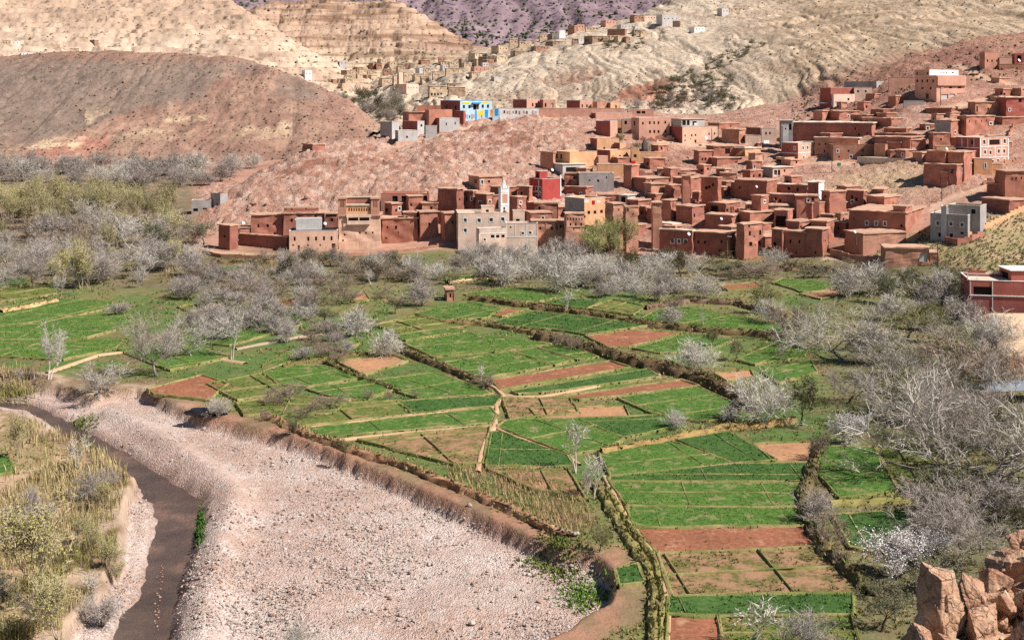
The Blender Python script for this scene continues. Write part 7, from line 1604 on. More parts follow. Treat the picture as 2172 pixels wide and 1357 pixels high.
def hull_rock(seed, rad, npts=16, sub=4, rough=.02):
    """sharp-edged block: convex hull of random points, finely cut and slightly roughened"""
    r = np.random.default_rng(seed); P = r.uniform(-1, 1, (npts, 3)); P /= np.maximum(np.abs(P).max(1, keepdims=True), 1e-6); P *= r.uniform(.78, 1, (npts, 1))
    bm = bmesh.new()
    for p in P: bm.verts.new(p * np.array(rad))
    g = bmesh.ops.convex_hull(bm, input=bm.verts); bmesh.ops.delete(bm, geom=[v for v in g['geom_interior'] if isinstance(v, bmesh.types.BMVert)], context='VERTS')
    bmesh.ops.triangulate(bm, faces=bm.faces)
    for k in range(sub): bmesh.ops.subdivide_edges(bm, edges=bm.edges, cuts=1, use_grid_fill=True)
    bmesh.ops.triangulate(bm, faces=bm.faces)
    V = np.array([v.co[:] for v in bm.verts]); F = np.array([[v.index for v in f.verts] for f in bm.faces]); 
    bm.verts.index_update(); bm.free()
    s = 1 / max(rad); U = V * s
    w_, q_ = worley(U[:, 0] * 2.3 + U[:, 2] * 1.1 + seed, U[:, 1] * 2.3 - U[:, 2] * 1.9, seed % 71)
    n = fbm(U[:, 0] * 3 + U[:, 2] * 2 + seed, U[:, 1] * 3 - U[:, 2] * 2, 5, seed % 83) * 2.2 + (q_ - .5) * 1.6 - ridged(U[:, 0] * 2 - U[:, 2] * 2.4, U[:, 1] * 2 + U[:, 2] * 1.5, 4, seed % 59) * .9
    L = np.linalg.norm(V, axis=1, keepdims=True) + 1e-6
    return V + V / L * (n * rough / s)[:, None], F
FG = [ # foreground crag: column, row, depth, radii (m), tilt, label
 (1990, 1300, 23.5, (.34, .40, .98), (-.10, .16, .5), 'tall flat-faced slab at the left of the foreground crag'),
 (2062, 1262, 23.9, (.40, .36, .36), (.3, .5, .9), 'pale block leaning on the tall slab'),
 (2080, 1335, 23.4, (.46, .42, .50), (.1, .7, 1.9), 'pale block in the middle of the foreground crag'),
 (2108, 1232, 24.8, (.30, .34, .40), (.5, .4, .4), 'pointed pale block above the middle of the crag'),
 (2150, 1200, 26.0, (.50, .6, .46), (.2, .6, 2.4), 'reddish block near the top of the foreground crag'),
 (2200, 1172, 26.6, (.58, .6, .48), (.9, .3, 1.1), 'topmost reddish block at the right edge'),
 (2165, 1270, 24.6, (.46, .5, .34), (.4, .9, .2), 'reddish block under the topmost one'),
 (2150, 1342, 23.2, (.56, .45, .22), (.1, .35, 2.2), 'flat tan ledge at the lower right corner'),
 (1955, 1370, 23.0, (.30, .4, .34), (.6, .3, .7), 'dark red block at the foot of the tall slab'),
 (2035, 1395, 22.6, (.5, .5, .36), (.3, .2, 1.4), 'shaded block at the bottom of the crag'),
 (2110, 1400, 22.8, (.5, .45, .3), (.8, .1, .5), 'tan block at the bottom edge of the crag'),
 (2210, 1385, 22.5, (.55, .5, .5), (.1, .7, .2), 'large block at the bottom right corner'),
 (2130, 1290, 24.0, (.30, .3, .3), (.7, .2, .9), 'small block between the ledge and the reddish block'),
 (2205, 1300, 24.0, (.5, .5, .45), (.2, .5, 1.7), 'orange block at the right edge below the topmost')]
for k, (px, py, D, rad, tilt, lab) in enumerate(FG):
    V, F = hull_rock(900 + k, rad, 13 + k % 5, 5, .06)
    o = link('crag_boulder', np_mesh('crag_boulder', V, F, crag_mat), loc=P3(px, py, D), label=lab, category='rock', group='blocks of the foreground crag'); o.rotation_euler = tilt
def small_rocks(name, pts, sizes, mat, seed, squash=.6):
    """many small angular stones joined in one mesh"""
    V0, F0 = ICO[1]; r = np.random.default_rng(seed); n = len(pts); k = len(V0)
    sc = r.uniform(.55, 1.3, (n, 1, 3)) * sizes[:, None, None]; sc[..., 2] *= squash
    jit = 1 + r.uniform(-.22, .22, (n, k, 1)); V = V0[None] * jit * sc
    a = r.uniform(0, 6.28, n); c, s = np.cos(a)[:, None], np.sin(a)[:, None]
    X = V[..., 0] * c - V[..., 1] * s; Y = V[..., 0] * s + V[..., 1] * c
    V = np.stack([X, Y, V[..., 2]], -1) + pts[:, None, :]
    F = (F0[None] + (np.arange(n) * k)[:, None, None]).reshape(-1, 3)
    return np_mesh(name, V.reshape(-1, 3), F, mat)
r5 = np.random.default_rng(55)
# rubble filling the foreground crag
VV, FF, of = [], [], 0; cp = [hull_rock(950 + k, (1, .9, .8), 11, 2, .04) for k in range(8)]
for i in range(190):
    px = r5.uniform(1965, 2240); top = np.interp(px, [1965, 2030, 2080, 2120, 2172, 2240], [1345, 1262, 1250, 1198, 1150, 1130]); py = r5.uniform(top + 8, 1420); D = 24.3 + (1300 - py) * .012 + r5.uniform(-.2, .45)
    V, F = cp[i % 8]; sc = r5.lognormal(-2.0, .55); M = np.array(Matrix.Rotation(r5.uniform(0, 6), 3, Vector(r5.normal(size=3)).normalized())); VV.append((V * np.clip(sc, .05, .34)) @ M.T + np.array(P3(px, py, D)[:])); FF.append(F + of); of += len(V)
link('crag_rubble', np_mesh('crag_rubble', np.concatenate(VV), np.concatenate(FF), crag_mat), kind='stuff', label='broken red rubble filling the foreground crag', category='rubble')
def near_slope():
    n = 90; X, Y = np.meshgrid(np.linspace(-14, 46, n), np.linspace(2, 66, n)); d = np.hypot(X - 11.7, Y - 27)
    z = 28.1 - 1.15 * d + fbm(X * .5, Y * .5, 4, 300) * 2.0 * np.clip(d / 5, 0, 1); z = np.maximum(z, -3)
    c = np.broadcast_to(np.array(srgb(186, 132, 104)), X.shape + (3,))
    link('near_slope', np_mesh('near_slope', np.stack([X, Y, z], -1).reshape(-1, 3), grid_faces(n, n), ground_material, c.reshape(-1, 3), smooth=True), kind='structure')
near_slope()
# boulders on the gravel bed
PROTO = [np_mesh('boulder', *rock_arrays(700 + k, 2, 9, 0.12, (1, .85, .62)), stone_mat if k % 3 else redstone_mat) for k in range(9)]
BLD = [(697, 1075, 9), (555, 1118, 8), (545, 1102, 7), (585, 1112, 8), (612, 1128, 9), (640, 1090, 8), (660, 1120, 7), (738, 1132, 8), (795, 1105, 9), (810, 1120, 9), (785, 1125, 7), (527, 1300, 11), (600, 1140, 10), (575, 1180, 8), (690, 1145, 9), (715, 1165, 8), (996, 1105, 12), (985, 1112, 7), (885, 1135, 9), (865, 1100, 8), (780, 1118, 8), (812, 1118, 6), (830, 1140, 7), (907, 1167, 8), (560, 1150, 9), (540, 1160, 8), (605, 1165, 8), (1012, 1255, 10), (1018, 1290, 10), (1000, 1322, 13), (1025, 1330, 9), (990, 1285, 8), (1045, 1275, 8), (1095, 1265, 8), (1110, 1250, 10), (1098, 1300, 7), (1145, 1278, 14), (1140, 1290, 9), (1035, 1212, 9), (1025, 1218, 7), (918, 1197, 7), (950, 1210, 6), (885, 1190, 6), (930, 1165, 9), (720, 1245, 8), (655, 1245, 7), (480, 1200, 7), (440, 1180, 8), (455, 1240, 8), (420, 1200, 8), (405, 1290, 9), (432, 1310, 8), (415, 1340, 9), (745, 1340, 9), (705, 1330, 8), (760, 1190, 8), (850, 1160, 7), (870, 1215, 8), (800, 1230, 7), (620, 1200, 8), (670, 1190, 7), (520, 1230, 6), (730, 1090, 7), (760, 1075, 6), (830, 1085, 6), (590, 1060, 6), (630, 1040, 5), (500, 950, 5), (690, 1020, 5), (820, 1290, 8), (900, 1300, 8), (940, 1260, 8), (860, 1330, 8), (580, 1280, 7), (640, 1310, 8), (555, 1350, 9)]
for k, (px, py, sz) in enumerate(BLD):
    p = flat(px, py, BEDZ); p.z = gz(p.x, p.y) + .05
    s = sz * p.y / FPX * .62
    o = link('boulder', PROTO[k % 9], None, p, k * 1.3, label='pale angular boulder lying loose on the gravel bed' if k % 9 % 3 else 'reddish angular boulder lying loose on the gravel bed', category='boulder', group='loose boulders on the gravel bed'); o.scale = (s, s, s)
def gravel():
    N = 44000; px = r5.uniform(150, 1310, N); py = 870 + 500 * r5.uniform(0, 1, N) ** .8
    D = (CAMH - BEDZ) * FPX / (py - HOR); x = (px - CX) / FPX * D
    m = point_in(BED, x, D) & ~point_in(WATER, x, D) & (fbm(x * .16, D * .16, 5, 401) + r5.uniform(-.16, .16, N) > -.02); x, D = x[m], D[m]
    z = ground_z(x, D); sz = np.clip(r5.lognormal(-2.95, .55, len(x)), .03, .3)
    h = len(x) // 8
    link('gravel', small_rocks('gravel', np.column_stack([x, D, z + .02])[h:], sz[h:], stone_mat, 402), kind='stuff', label='pale loose stones covering the river bed', category='gravel')
    link('gravel', small_rocks('gravel', np.column_stack([x, D, z + .02])[:h], sz[:h], redstone_mat, 403), kind='stuff', label='reddish loose stones scattered over the river bed', category='gravel')
gravel()
# stones along the foot of the cut bank
W = [flat(px, py, BEDZ) for px, py in [(940, 1052), (1000, 1082), (1060, 1108), (1120, 1136), (1180, 1160), (1226, 1172)]]; pp = []
for a, b in zip(W[:-1], W[1:]):
    for t in np.linspace(0, 1, 40): q = a.lerp(b, t); pp.append((q.x + r5.normal(0, .06), q.y + r5.normal(0, .06), gz(q.x, q.y) + .12))
link('stone_row', small_rocks('stone_row', np.array(pp), r5.uniform(.1, .22, len(pp)), stone_mat, 404, .9), label='low row of pale stones at the foot of the cut bank', category='stone row')
# rocks on the spur and slopes: the largest singly, the rest as scree
RP = [np_mesh('spur_rock', *rock_arrays(800 + k, 2, 16, 0.16, (1, .8, .75), (.4, .8), True), redstone_mat) for k in range(8)]
def spur_rocks():
    r = random.Random(5); n = 0; pts = []
    for i in range(57):
        px = r.uniform(430, 1190); lo = np.interp(px, [430, 560, 700, 900, 1000, 1190], [455, 455, 440, 395, 372, 335]); hi = np.interp(px, [430, 560, 650, 800, 1000, 1190], [450, 380, 330, 300, 262, 248])
        if lo - hi < 8: continue
        py = r.uniform(hi + 4, lo); p = hit(px, py); s = r.uniform(.6, 1.6) * (1 if r.random() < .8 else 1.5)
        o = link('spur_rock', RP[i % 8], None, (p.x, p.y, p.z + .25), r.uniform(0, 6.28), label='angular red rock jutting from the rocky spur', category='rock', group='rocks on the spur'); o.scale = (s, s * r.uniform(.7, 1.1), s * r.uniform(.6, 1.1)); o.rotation_euler.x = r.uniform(-.4, .4)
    N = 3600; px = r5.uniform(400, 2200, N); D = np.exp(r5.uniform(math.log(300), math.log(455), N)); x = (px - CX) / FPX * D
    m = (px < 1230) | (D > 392) | ((px > 1240) & (r5.uniform(0, 1, N) < .5)) | ((px > 1720) & (px < 1960) & (D > 300) & (D < 336)); x, D, px = x[m], D[m], px[m]
    z = ground_z(x, D) + .2; m = z > 3; x, D, z = x[m], D[m], z[m]
    link('scree', small_rocks('scree', np.column_stack([x, D, z]), np.clip(r5.lognormal(-1.75, .5, len(x)), .08, .55), redstone_mat, 405, .7), kind='stuff', label='red scree and stones over the spur and slopes', category='scree')
spur_rocks()
V, F = rock_arrays(990, 4, 12, .18, (1.7, 1.3, 4.2)); p = hit(1372, 322)
link('rock_spike', np_mesh('rock_spike', V, F, rock_mat('dark_rock', srgb(92, 74, 66), srgb(128, 108, 98), srgb(164, 146, 134), .6)), loc=p, label='dark pointed rock spike standing beside the school', category='rock')
# ------------------------------------------------------------------ hillside scrub
def scrub(name, pts, size, mat, seed, label):
    if len(pts) == 0: return
    link(name, small_rocks(name, pts, size, mat, seed, .8), kind='stuff', label=label, category='scrub')
def loft_scatter(V, n, seed, cond=None, up=.2, jit=1.0):
    r = np.random.default_rng(seed); a, b, P = loft_index(V); k = r.integers(0, len(P), n * 8); m = (a[k] > -150) & (a[k] < 2330)
    if cond is not None: m &= cond(a[k], b[k], P[k])
    q = P[k[m]][:n].copy(); q[:, :2] += r.uniform(-jit, jit, (len(q), 2)); q[:, 2] += up; return q
q = loft_scatter(LH, 1900, 61, lambda a, b, P: (fbm(P[:, 0] * .02, P[:, 1] * .02, 3, 62) + (a < 420) * .12 > -.02)); scrub('hill_scrub', q, r5.uniform(.2, .6, len(q)), LF['scrub'], 63, 'dark scrub dotted over the left red hill')
q = loft_scatter(LH, 420, 66); link('hill_stones', small_rocks('hill_stones', q, r5.uniform(.2, .8, len(q)), redstone_mat, 67), kind='stuff', label='pale stones dotted over the left red hill', category='stones')
q = loft_scatter(RH, 2000, 64, lambda a, b, P: fbm(P[:, 0] * .02, P[:, 1] * .02, 4, 65) > -.06); scrub('hill_scrub', q, r5.uniform(.2, .65, len(q)), LF['scrub'], 68, 'dark scrub dotted over the right pale hill')
q = loft_scatter(PM, 1200, 69); scrub('hill_scrub', q, r5.uniform(.4, 1.3, len(q)), LF['scrub'], 70, 'sparse scrub on the pale mountain')
q = loft_scatter(SM, 1400, 71); scrub('hill_scrub', q, r5.uniform(.5, 1.5, len(q)), LF['scrub'], 72, 'sparse scrub on the banded mountain')
q = loft_scatter(FM, 9000, 73, lambda a, b, P: (b > -40) & (a > 300) & (a < 1700), jit=9); scrub('hill_scrub', q, r5.uniform(1.3, 3.6, len(q)), LF['dark'], 74, 'dark junipers dotted over the far purple mountain')
N = 2600; px = r5.uniform(1940, 2230, N); D = r5.uniform(232, 281, N); x = (px - CX) / FPX * D; m = (px - 1950) + (D - 262) * 4 > 0; x, D = x[m], D[m]
scrub('slope_scrub', np.column_stack([x, D, ground_z(x, D) + .1]), r5.uniform(.08, .24, len(x)), LF['scrub'], 75, 'low olive scrub on the grassy slope by the grey block house')
N = 700; px = r5.uniform(1680, 2200, N); D = r5.uniform(398, 470, N); x = (px - CX) / FPX * D
scrub('slope_scrub', np.column_stack([x, D, ground_z(x, D) + .3]), r5.uniform(.2, .6, N), LF['scrub'], 76, 'dark scrub on the red slope above the village')
def rhs(px, py): return lhit('RH', px, py)
scatter_trees(46, ((1345, 1560), (168, 234), lambda x, y: y > 232 - (x - 1345) * .75 and y < 236), ['darkgreen', 'greygreen', 'greygreen', 'grey'], (14, 26), 'dark olive tree in the grove on the gully above the school', 'olive grove in the gully', 221, (1.2, 1.7), mind=10, surf=rhs)
scatter_trees(22, ((1460, 1620), (88, 165), lambda x, y: abs((y - 165) + (x - 1470) * .52) < 14), ['darkgreen', 'greygreen'], (9, 16), 'small dark tree along the gully line on the right hill', 'trees along the gully line', 222, (1.2, 1.8), mind=8, surf=rhs)
scatter_trees(16, ((1230, 1390), (84, 108)), ['darkgreen', 'greygreen'], (8, 14), 'dark tree below the far ridge houses', 'trees below the far ridge', 223, (1.3, 1.9), mind=8, surf=rhs)
scatter_trees(34, ((715, 860), (205, 262), lambda x, y: y > 190 + max(0, (x - 780)) * .3), ['greygreen', 'grey', 'grey', 'darkgreen'], (22, 38), 'grey-green tree in the side valley behind the spur', 'trees in the side valley', 224, (.9, 1.3), mind=9, surf=lambda px, py: lhit('RH', px, py))
# ------------------------------------------------------------------ reeds
def reeds():
    r = np.random.default_rng(77); N = 46000
    px = r.uniform(-120, 330, N); py = r.uniform(895, 1440, N)
    D = (CAMH + .6) * FPX / (py - HOR); x = (px - CX) / FPX * D
    cl = fbm(x * .22, D * .22, 4, 78); m = ~point_in(BED, x, D) & (line_dist(BED, x, D) > .6) & ((cl > .03) | (r.uniform(0, 1, N) < .08)) & (r.uniform(0, 1, N) < .75) & ~((py < 1010) & (px < 40))
    x, D, cl = x[m], D[m], cl[m]
    # a second stand at the far left bank
    qx = r.normal(20, 26, 2200); qy = r.normal(806, 9, 2200); D2 = CAMH * FPX / (qy - HOR); x2 = (qx - CX) / FPX * D2
    qx = r.normal(372, 14, 500); qy = r.normal(572, 4, 500); D3 = CAMH * FPX / (qy - HOR); x3 = (qx - CX) / FPX * D3
    x = np.concatenate([x, x2, x3]); D = np.concatenate([D, D2, D3]); n = len(x); z = ground_z(x, D) - .1
    h = r.uniform(.35, 1.0, n) * (.6 + 1.3 * vnoise(x * .5, D * .5, 81)) * np.where(D > 120, 1.1, 1.0); a = r.uniform(0, 6.28, n); lean = r.uniform(.05, .6, n) * h; w_ = r.uniform(.012, .026, n) * np.where(D > 120, 1.6, 1)
    d = np.stack([np.cos(a), np.sin(a), 0 * a], -1); s = np.stack([-np.sin(a), np.cos(a), 0 * a], -1); base = np.stack([x, D, z], -1)
    mid = base + d * (lean * .3)[:, None] + np.array([0, 0, 1]) * (h * .6)[:, None]; tip = base + d * lean[:, None] + np.array([0, 0, 1]) * h[:, None]
    V = np.stack([base - s * w_[:, None], base + s * w_[:, None], mid + s * (w_ * 1.3)[:, None], mid - s * (w_ * 1.3)[:, None], tip], 1)
    o = np.arange(n)[:, None] * 5; F = np.concatenate([o + np.array([0, 1, 2]), o + np.array([0, 2, 3]), o + np.array([3, 2, 4])])
    g = sstep(-.05, .1, fbm(x * .12, D * .12, 3, 79) + (r.uniform(0, 1, n) - .5) * .25)[:, None]
    c = np.array(srgb(190, 168, 122)) * (1 - g) + np.array(srgb(142, 132, 80)) * g; c = c * r.uniform(.75, 1.2, (n, 1)); c = np.repeat(c, 5, 0)
    link('reeds', np_mesh('reeds', V.reshape(-1, 3), F, MATS['grass_blade'], c), kind='stuff', label='tall dry reeds and willow shoots along the left bank', category='reeds')
    # dry grass on the shelf above the cut bank
    poly = [tuple(flat(a_, b_, 0)[:2]) for a_, b_ in [(950, 985), (1120, 990), (1250, 1065), (1262, 1130), (1190, 1135), (1060, 1075), (940, 1025)]]
    xs = [p[0] for p in poly]; ys = [p[1] for p in poly]; N = 5200; x = r.uniform(min(xs), max(xs), N); y = r.uniform(min(ys), max(ys), N); m = point_in(poly, x, y); x, y = x[m], y[m]; n = len(x)
    base = np.stack([x, y, ground_z(x, y) - .1], -1); h = r.uniform(.3, .75, n); a = r.uniform(0, 6.28, n); d = np.stack([np.cos(a), np.sin(a), 0 * a], -1); s = np.stack([-np.sin(a), np.cos(a), 0 * a], -1); w_ = r.uniform(.02, .05, n)[:, None]
    V = np.stack([base - s * w_, base + s * w_, base + d * (h * .5)[:, None] + np.array([0, 0, 1]) * h[:, None]], 1)
    c = np.repeat(np.array(srgb(186, 152, 112)) * r.uniform(.75, 1.15, (n, 1)), 3, 0)
    link('dry_grass', np_mesh('dry_grass', V.reshape(-1, 3), np.arange(n * 3).reshape(-1, 3), MATS['grass_blade'], c), kind='stuff', label='tan dry grass on the shelf above the cut bank', category='grass')
reeds()
# ------------------------------------------------------------------ poles, dishes, small things
_m, _n, _b = new_mat('pole_wood', .8, .1); _b.inputs['Base Color'].default_value = (*srgb(112, 98, 88), 1); POLE = _m
_m, _n, _b = new_mat('dish_white', .5, .3); _b.inputs['Base Color'].default_value = (*srgb(232, 230, 226), 1); DISH = _m
def pole(v, x, yb, yt, lab, lamp=False, D=None):
    p = hit(vx(v, x), vy(v, yb)) if D is None else P3(vx(v, x), vy(v, yb), D); h = (yb - yt) / VIEW[v][2] * p.y / FPX
    o = thing('utility_pole', lab, 'pole', p, random.Random(int(x)).uniform(-.5, .5))
    q = MB(); q.tube((0, 0, -1), (0, 0, h), .13, .09, 6); link('post', q.mesh('post', POLE), o)
    q = MB()
    if lamp: q.box(0, .9, -.12, .12, h - .1, h + .06); link('lamp_head', q.mesh('lamp_head', DISH), o)
    else: q.box(-.7, .7, -.06, .06, h - .45, h - .33); link('cross_arm', q.mesh('cross_arm', POLE), o)
pole('C', 1447, 695, 560, 'thin wooden pole beside the track above the old quarter'); pole('C', 1410, 1255, 1055, 'wooden pole beside the barn gate'); pole('Q', 1640, 960, 600, 'dark pole with a top box before the large red mud house'); pole('Q', 803, 1215, 880, 'pale pole against the dark corner tower', D=273)
pole('P', 1375, 1245, 960, 'street lamp before the long dark mud house', True, D=276); pole('U', 738, 890, 690, 'pole before the tan stair tower'); pole('R', 845, 860, 480, 'tall pole left of the long pink-brown house'); pole('S', 835, 860, 650, 'street lamp before the pink three-storey house', True, D=374); pole('U', 1990, 600, 330, 'pole at the right end of the peach house')
pole('H', 1310, 155, 55, 'pole on the far ridge', D=760); pole('C', 690, 1040, 985, 'short post before the low yard wall', D=270)
q = MB(); n = 12
rings = [(.02, 0), (.25, .02), (.42, .07), (.5, .12)]
for (ra, za), (rb, zb_) in zip(rings[:-1], rings[1:]):
    for k in range(n):
        a0, a1 = k * 6.283 / n, (k + 1) * 6.283 / n
        q.add([(ra * math.cos(a0), ra * math.sin(a0), za), (ra * math.cos(a1), ra * math.sin(a1), za), (rb * math.cos(a1), rb * math.sin(a1), zb_), (rb * math.cos(a0), rb * math.sin(a0), zb_)], [(0, 1, 2, 3)])
BOWL = q.mesh('bowl', DISH); q = MB(); q.tube((0, 0, 0), (0, .05, .5), .015, .015, 4); ARM = q.mesh('feed_arm', POLE); q = MB(); q.tube((0, 0, -.05), (0, .35, -.8), .03, .03, 5); MAST = q.mesh('mast', POLE)
def dish(v, x, y, D, lab, s=1.5):
    o = thing('satellite_dish', lab, 'satellite dish', P3(vx(v, x), vy(v, y), D)); o.rotation_euler = (R(60), 0, R(30)); s *= .55; o.scale = (s, s, s)
    link('bowl', BOWL, o); link('feed_arm', ARM, o); link('mast', MAST, o)
dish('S', 1965, 262, 387, 'white satellite dish on the brown mansion', 2.0); dish('P', 822, 925, 274.5, 'white dish on the dark house with three framed windows'); dish('P', 1290, 705, 288, 'dish on the broad dark mud house', 1.3); dish('U', 1820, 560, 361, 'white dish on the front of the peach house', 2.0); dish('C', 1490, 232, 322, 'white dish on the low tan shed', 1.6); dish('D', 512, 535, 303, 'white dish behind the corner tower of the kasbah row'); dish('D', 1160, 540, 296, 'white dish beside the grey rooftop room'); dish('T', 350, 140, 327, 'white dish on the dark-red painted house'); dish('C', 680, 965, 274, 'white dish on the low yard wall', 1.3); dish('Q', 440, 245, 306, 'dish on the broad mud house with cluttered roof', 1.2)
# washing on roofs
def cloth(v, x, y, w_, h_, D, mt, lab):
    p = P3(vx(v, x), vy(v, y), D); s = D / FPX / VIEW[v][2]; q = MB(); n = 6; W_, H_ = w_ * s, h_ * s
    vs = []; fs = []
    for i in range(n + 1):
        for j in range(3): vs.append((W_ * (i / n - .5), .06 * math.sin(i * 2.1 + j), -H_ * j / 2))
    for i in range(n):
        for j in range(2): a = i * 3 + j; fs.append((a, a + 3, a + 4, a + 1))
    q.add(vs, fs); me = q.mesh('washing', WM[mt]); o = link('washing', me, None, p, .4, label=lab, category='laundry')
    md = o.modifiers.new('thickness', 'SOLIDIFY'); md.thickness = .03
cloth('U', 1600, 340, 40, 45, 368, 'white', 'white washing on the terrace of the peach house, left piece'); cloth('U', 1665, 345, 50, 40, 368, 'white', 'white washing on the terrace of the peach house, right piece'); cloth('U', 770, 890, 70, 50, 342, 'redbright', 'bright red cloth hung on a mud house roof'); cloth('T', 940, 580, 50, 60, 294.5, 'redbright', 'dark red rug hung over the cluttered roof edge'); cloth('T', 840, 570, 70, 40, 294.6, 'white', 'white washing at the left of the cluttered roof'); cloth('T', 1010, 575, 60, 35, 294.6, 'white', 'white washing at the right of the cluttered roof')
cloth('B', 1850, 425, 60, 30, 352, 'white', 'white washing below the small cream house'); cloth('C', 540, 355, 40, 30, 322, 'green', 'green tarpaulin piece under the long pink-brown house')
# dark tarpaulin heap by the gravel
V, F = rock_arrays(411, 3, 5, .3, (2.6, 1.0, .5)); _m, _n, _b = new_mat('black_sheet', .45, .4); _b.inputs['Base Color'].default_value = (.025, .024, .028, 1)
p = flat(440, 893, BEDZ + .6); link('tarpaulin_heap', np_mesh('tarpaulin_heap', V, F, _m), loc=(p.x, p.y, gz(p.x, p.y) + .2), label='black sheeting heaped at the edge of the gravel bed', category='tarpaulin')
# corrugated metal roof and raised yard at the right edge
def metal_roof():
    _m, n, b = new_mat('galvanised_sheet', .7, .2); b.inputs['Base Color'].default_value = (*srgb(132, 134, 142), 1)
    a = P3(2068, 832, 150); o = thing('metal_roof', 'grey corrugated metal roof among the trees at the right edge', 'roof', a, .12)
    q = MB(); nx, L, Wd = 40, 15.0, 3.2
    vs = []; fs = []
    for i in range(nx + 1):
        y = Wd * i / nx; z = .06 * math.sin(i * 1.57 * 2 / 2) + .18 * i / nx * 3
        vs += [(0, y, z), (L, y, z + .1)]
    for i in range(nx): fs.append((2 * i, 2 * i + 1, 2 * i + 3, 2 * i + 2))
    q.add(vs, fs); q2 = link('sheet', q.mesh('sheet', _m), o); md = q2.modifiers.new('thickness', 'SOLIDIFY'); md.thickness = .03
    g = gz(a.x + 4, a.y)
    for x in (.4, 5, 10):
        for y in (.2, Wd - .2):
            q = MB(); q.tube((x, y, g - a.z - .5), (x, y, .02), .07, .07, 6); link('post', q.mesh('post', POLE), o)
    n = 40; PX, DD = np.meshgrid(np.linspace(2085, 2500, n), np.linspace(166, 200, n)); X = (PX - CX) / FPX * DD
    z = 2.6 * sstep(2098, 2132, PX + fbm(X * .4, DD * .4, 3, 5) * 40 + (DD - 170) * 1.2) * sstep(166.5, 169, DD + fbm(X * .4, DD * .4, 3, 7) * 3) - .3
    c = mixn(srgb(150, 104, 80), srgb(226, 192, 158), sstep(2.0, 2.25, z)[..., None])
    link('raised_yard', np_mesh('raised_yard', np.stack([X, DD, z], -1).reshape(-1, 3), grid_faces(n, n), ground_material, c.reshape(-1, 3), smooth=True), kind='structure')
metal_roof()
# ------------------------------------------------------------------ walls that follow the ground, threshing floor
def wall_run(pts, h, mat, lab, th=.35, name='boundary_wall', seed=1):
    W = [hit(a, b) for a, b in pts]; q = MB(); i = 0; r = random.Random(seed)
    for a, b in zip(W[:-1], W[1:]):
        n = max(1, int((b - a).length / 1.6)); d = (b - a).normalized(); nv = Vector((-d.y, d.x, 0)) * th / 2
        for k in range(n):
            p0 = a.lerp(b, k / n); p1 = a.lerp(b, (k + 1) / n); z0 = min(gz(p0.x, p0.y), gz(p1.x, p1.y)) - 1.5; z1 = (gz(p0.x, p0.y) + gz(p1.x, p1.y)) / 2 + h + r.uniform(-.12, .12)
            e = nv * (1 + .01 * (i % 2)); i += 1
            q.add([(p0 - e)[:2] + (z0,), (p1 - e)[:2] + (z0,), (p1 + e)[:2] + (z0,), (p0 + e)[:2] + (z0,), (p0 - e)[:2] + (z1,), (p1 - e)[:2] + (z1,), (p1 + e)[:2] + (z1,), (p0 + e)[:2] + (z1,)], [(0, 3, 2, 1), (4, 5, 6, 7), (0, 1, 5, 4), (1, 2, 6, 5), (2, 3, 7, 6), (3, 0, 4, 7)])
    q.v = [tuple(v) for v in q.v]
    link(name, q.mesh(name, WM[mat]), label=lab, category='wall', kind='thing')
wall_run([(2052, 504), (2100, 480), (2150, 456), (2200, 430)], 1.1, 'tan', 'tan boundary wall climbing right from the grey block house')
wall_run([(430, 536), (470, 545), (560, 548), (680, 546), (800, 538), (940, 522)], 0.7, 'mud3', 'low red retaining wall along the terrace before the kasbah row', .6)
wall_run([(1762, 540), (1800, 552), (1880, 556), (1905, 548)], 1.4, 'mud3', 'pale mud yard wall left of the long barn')
wall_run([(2005, 512), (2030, 520), (2060, 512), (2085, 500)], 1.2, 'mud', 'low red wall before the grey block house')
wall_run([(1290, 540), (1360, 548), (1420, 552)], .9, 'mud2', 'low dark wall below the ochre towers')
wall_run([(1560, 376), (1640, 356), (1690, 350)], .6, 'mud', 'low mud kerb along the lane in the middle of the village')
def threshing_floor():
    W = [hit(a, b) for a, b in [(1818, 347), (1850, 342), (1900, 338), (1935, 338), (1925, 341), (1890, 345), (1850, 349)]]; z = max(p.z for p in W) + .25; q = MB(); n = len(W)
    q.add([(p.x, p.y, z - 3) for p in W] + [(p.x, p.y, z) for p in W], [tuple(range(n, 2 * n))] + [(i, (i + 1) % n, n + (i + 1) % n, n + i) for i in range(n)])
    link('threshing_floor', q.mesh('threshing_floor', WM['roofpale']), label='pale flat threshing floor before the long pink-brown house', category='terrace', kind='thing')
threshing_floor()
scatter_trees(16, ((0, 250), (940, 1345), lambda x, y: x < 250 - max(0, 1010 - y) * 1.3), ['poplar', 'sparse', 'grey', 'poplar', 'brown'], (45, 95), '', 'willows and shrubs in the left reeds', 231, (.8, 1.2), mind=34)
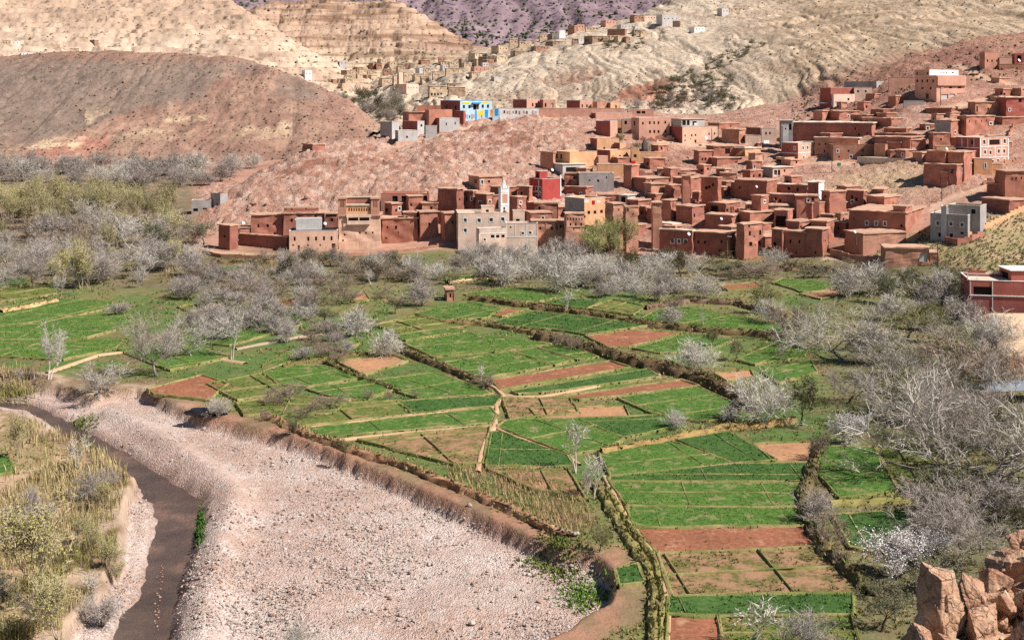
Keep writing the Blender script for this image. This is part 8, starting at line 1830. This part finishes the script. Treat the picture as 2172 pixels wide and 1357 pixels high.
# ------------------------------------------------------------------ labels that tell the trees of a group apart
LOOK = {'pale': 'pale', 'grey': 'grey', 'walnut': 'spreading grey', 'walnutd': 'spreading brown-limbed', 'big': 'big spreading grey', 'bigd': 'big brown-limbed', 'brown': 'brown', 'upright': 'upright pale', 'poplar': 'yellow-green', 'brightpoplar': 'bright green', 'olive': 'olive', 'greygreen': 'grey-green', 'darkgreen': 'dark green', 'sparse': 'sparse'}
PLACE = {'bare wood under the left hill': 'in the wood under the left hill', 'poplar belt on the left': 'in the poplar belt', 'bare orchard below the poplars': 'in the orchard below the poplars', 'thicket edging the left plots': 'in the thicket above left plots', 'purplish thicket in the left fields': 'in the purplish left thicket', 'tree row below the kasbah': 'in the row below the kasbah', 'tree row below the cream houses': 'in the row below the cream houses', 'bright poplars before the ochre towers': 'before the ochre towers', 'tree row before the dark mud houses': 'before the long dark mud houses', 'shrubs at the top of the fields': 'at the top edge of the fields', 'hedge below the mud towers': 'in the hedge below the mud towers', 'shrubs among the soil plots': 'among the small soil plots', 'bare trees along the old track': 'along the old left track', 'dense orchard at the right edge': 'in the right-edge orchard', 'thicket above the foreground rock': 'above the foreground crag', 'shrubs between the small left plots': 'between the small left plots', 'trees left of the big red house': 'left of the big red house', 'olive grove in the gully': 'in the gully grove', 'trees along the gully line': 'along the upper gully', 'trees below the far ridge': 'below the far ridge houses', 'trees in the side valley': 'in the far side valley', 'willows and shrubs in the left reeds': 'in the reeds on the left bank'}
def label_trees():
    G = {}
    for g, x, o, key, h in GROUPED: G.setdefault(g, []).append((x, o, key, h))
    for g, L in G.items():
        L.sort(key=lambda q: q[0]); hs = sorted(q[3] for q in L); n = len(L); lo, hi = hs[n // 3], hs[(2 * n) // 3]
        for i, (x, o, key, h) in enumerate(L):
            k = i if i < n / 2 else n - 1 - i; side = 'left' if i < n / 2 else 'right'
            od = ORD[k] if k < 20 else ORD[k - 20].replace('first', 'twenty-first') if k == 20 else ['twenty-first', 'twenty-second', 'twenty-third', 'twenty-fourth', 'twenty-fifth', 'twenty-sixth', 'twenty-seventh', 'twenty-eighth', 'twenty-ninth'][min(k - 20, 8)]
            sz = 'short ' if h <= lo else 'tall ' if h > hi else ''
            o['label'] = f"{sz}{LOOK[key]} tree, {od} from {side} {PLACE[g]}"
label_trees()
# stones breaking the surface of the stream
W = [flat(px, py, WATZ) for px, py in [(345, 1195), (340, 1225), (334, 1260), (333, 1300), (330, 1340)]]; pp = []
for a, b in zip(W[:-1], W[1:]):
    for t in np.linspace(0, 1, 9): q = a.lerp(b, t); pp.append((q.x + r5.normal(0, .12), q.y + r5.normal(0, .2), WATZ + .02))
link('riffle_stones', small_rocks('riffle_stones', np.array(pp), r5.uniform(.05, .13, len(pp)), redstone_mat, 408, .6), label='line of pale stones breaking the stream surface', category='stones')

def label_row(objs, text):
    L = sorted(objs, key=lambda o: o.location.x / o.location.y); n = len(L)
    for i, o in enumerate(L):
        k = i if i < n / 2 else n - 1 - i; side = 'left' if i < n / 2 else 'right'
        od = ORD[k] if k < 20 else ['twenty-first', 'twenty-second', 'twenty-third', 'twenty-fourth', 'twenty-fifth', 'twenty-sixth', 'twenty-seventh', 'twenty-eighth', 'twenty-ninth', 'thirtieth'][min(k - 20, 9)]
        o['label'] = text.format(f'{od} from {side}')
BO = [o for o in col.objects if o.get('group') == 'loose boulders on the gravel bed']
label_row([o for o in BO if o['label'].startswith('pale')], 'pale angular boulder, {} on the gravel bed'); label_row([o for o in BO if o['label'].startswith('reddish')], 'reddish angular boulder, {} on the gravel bed')
label_row([o for o in col.objects if o.get('group') == 'mud yard walls'], 'low crumbling mud yard wall, {} between the village houses'); label_row([o for o in col.objects if o.get('group') == 'rocks on the spur'], 'angular red rock, {} on the rocky spur')
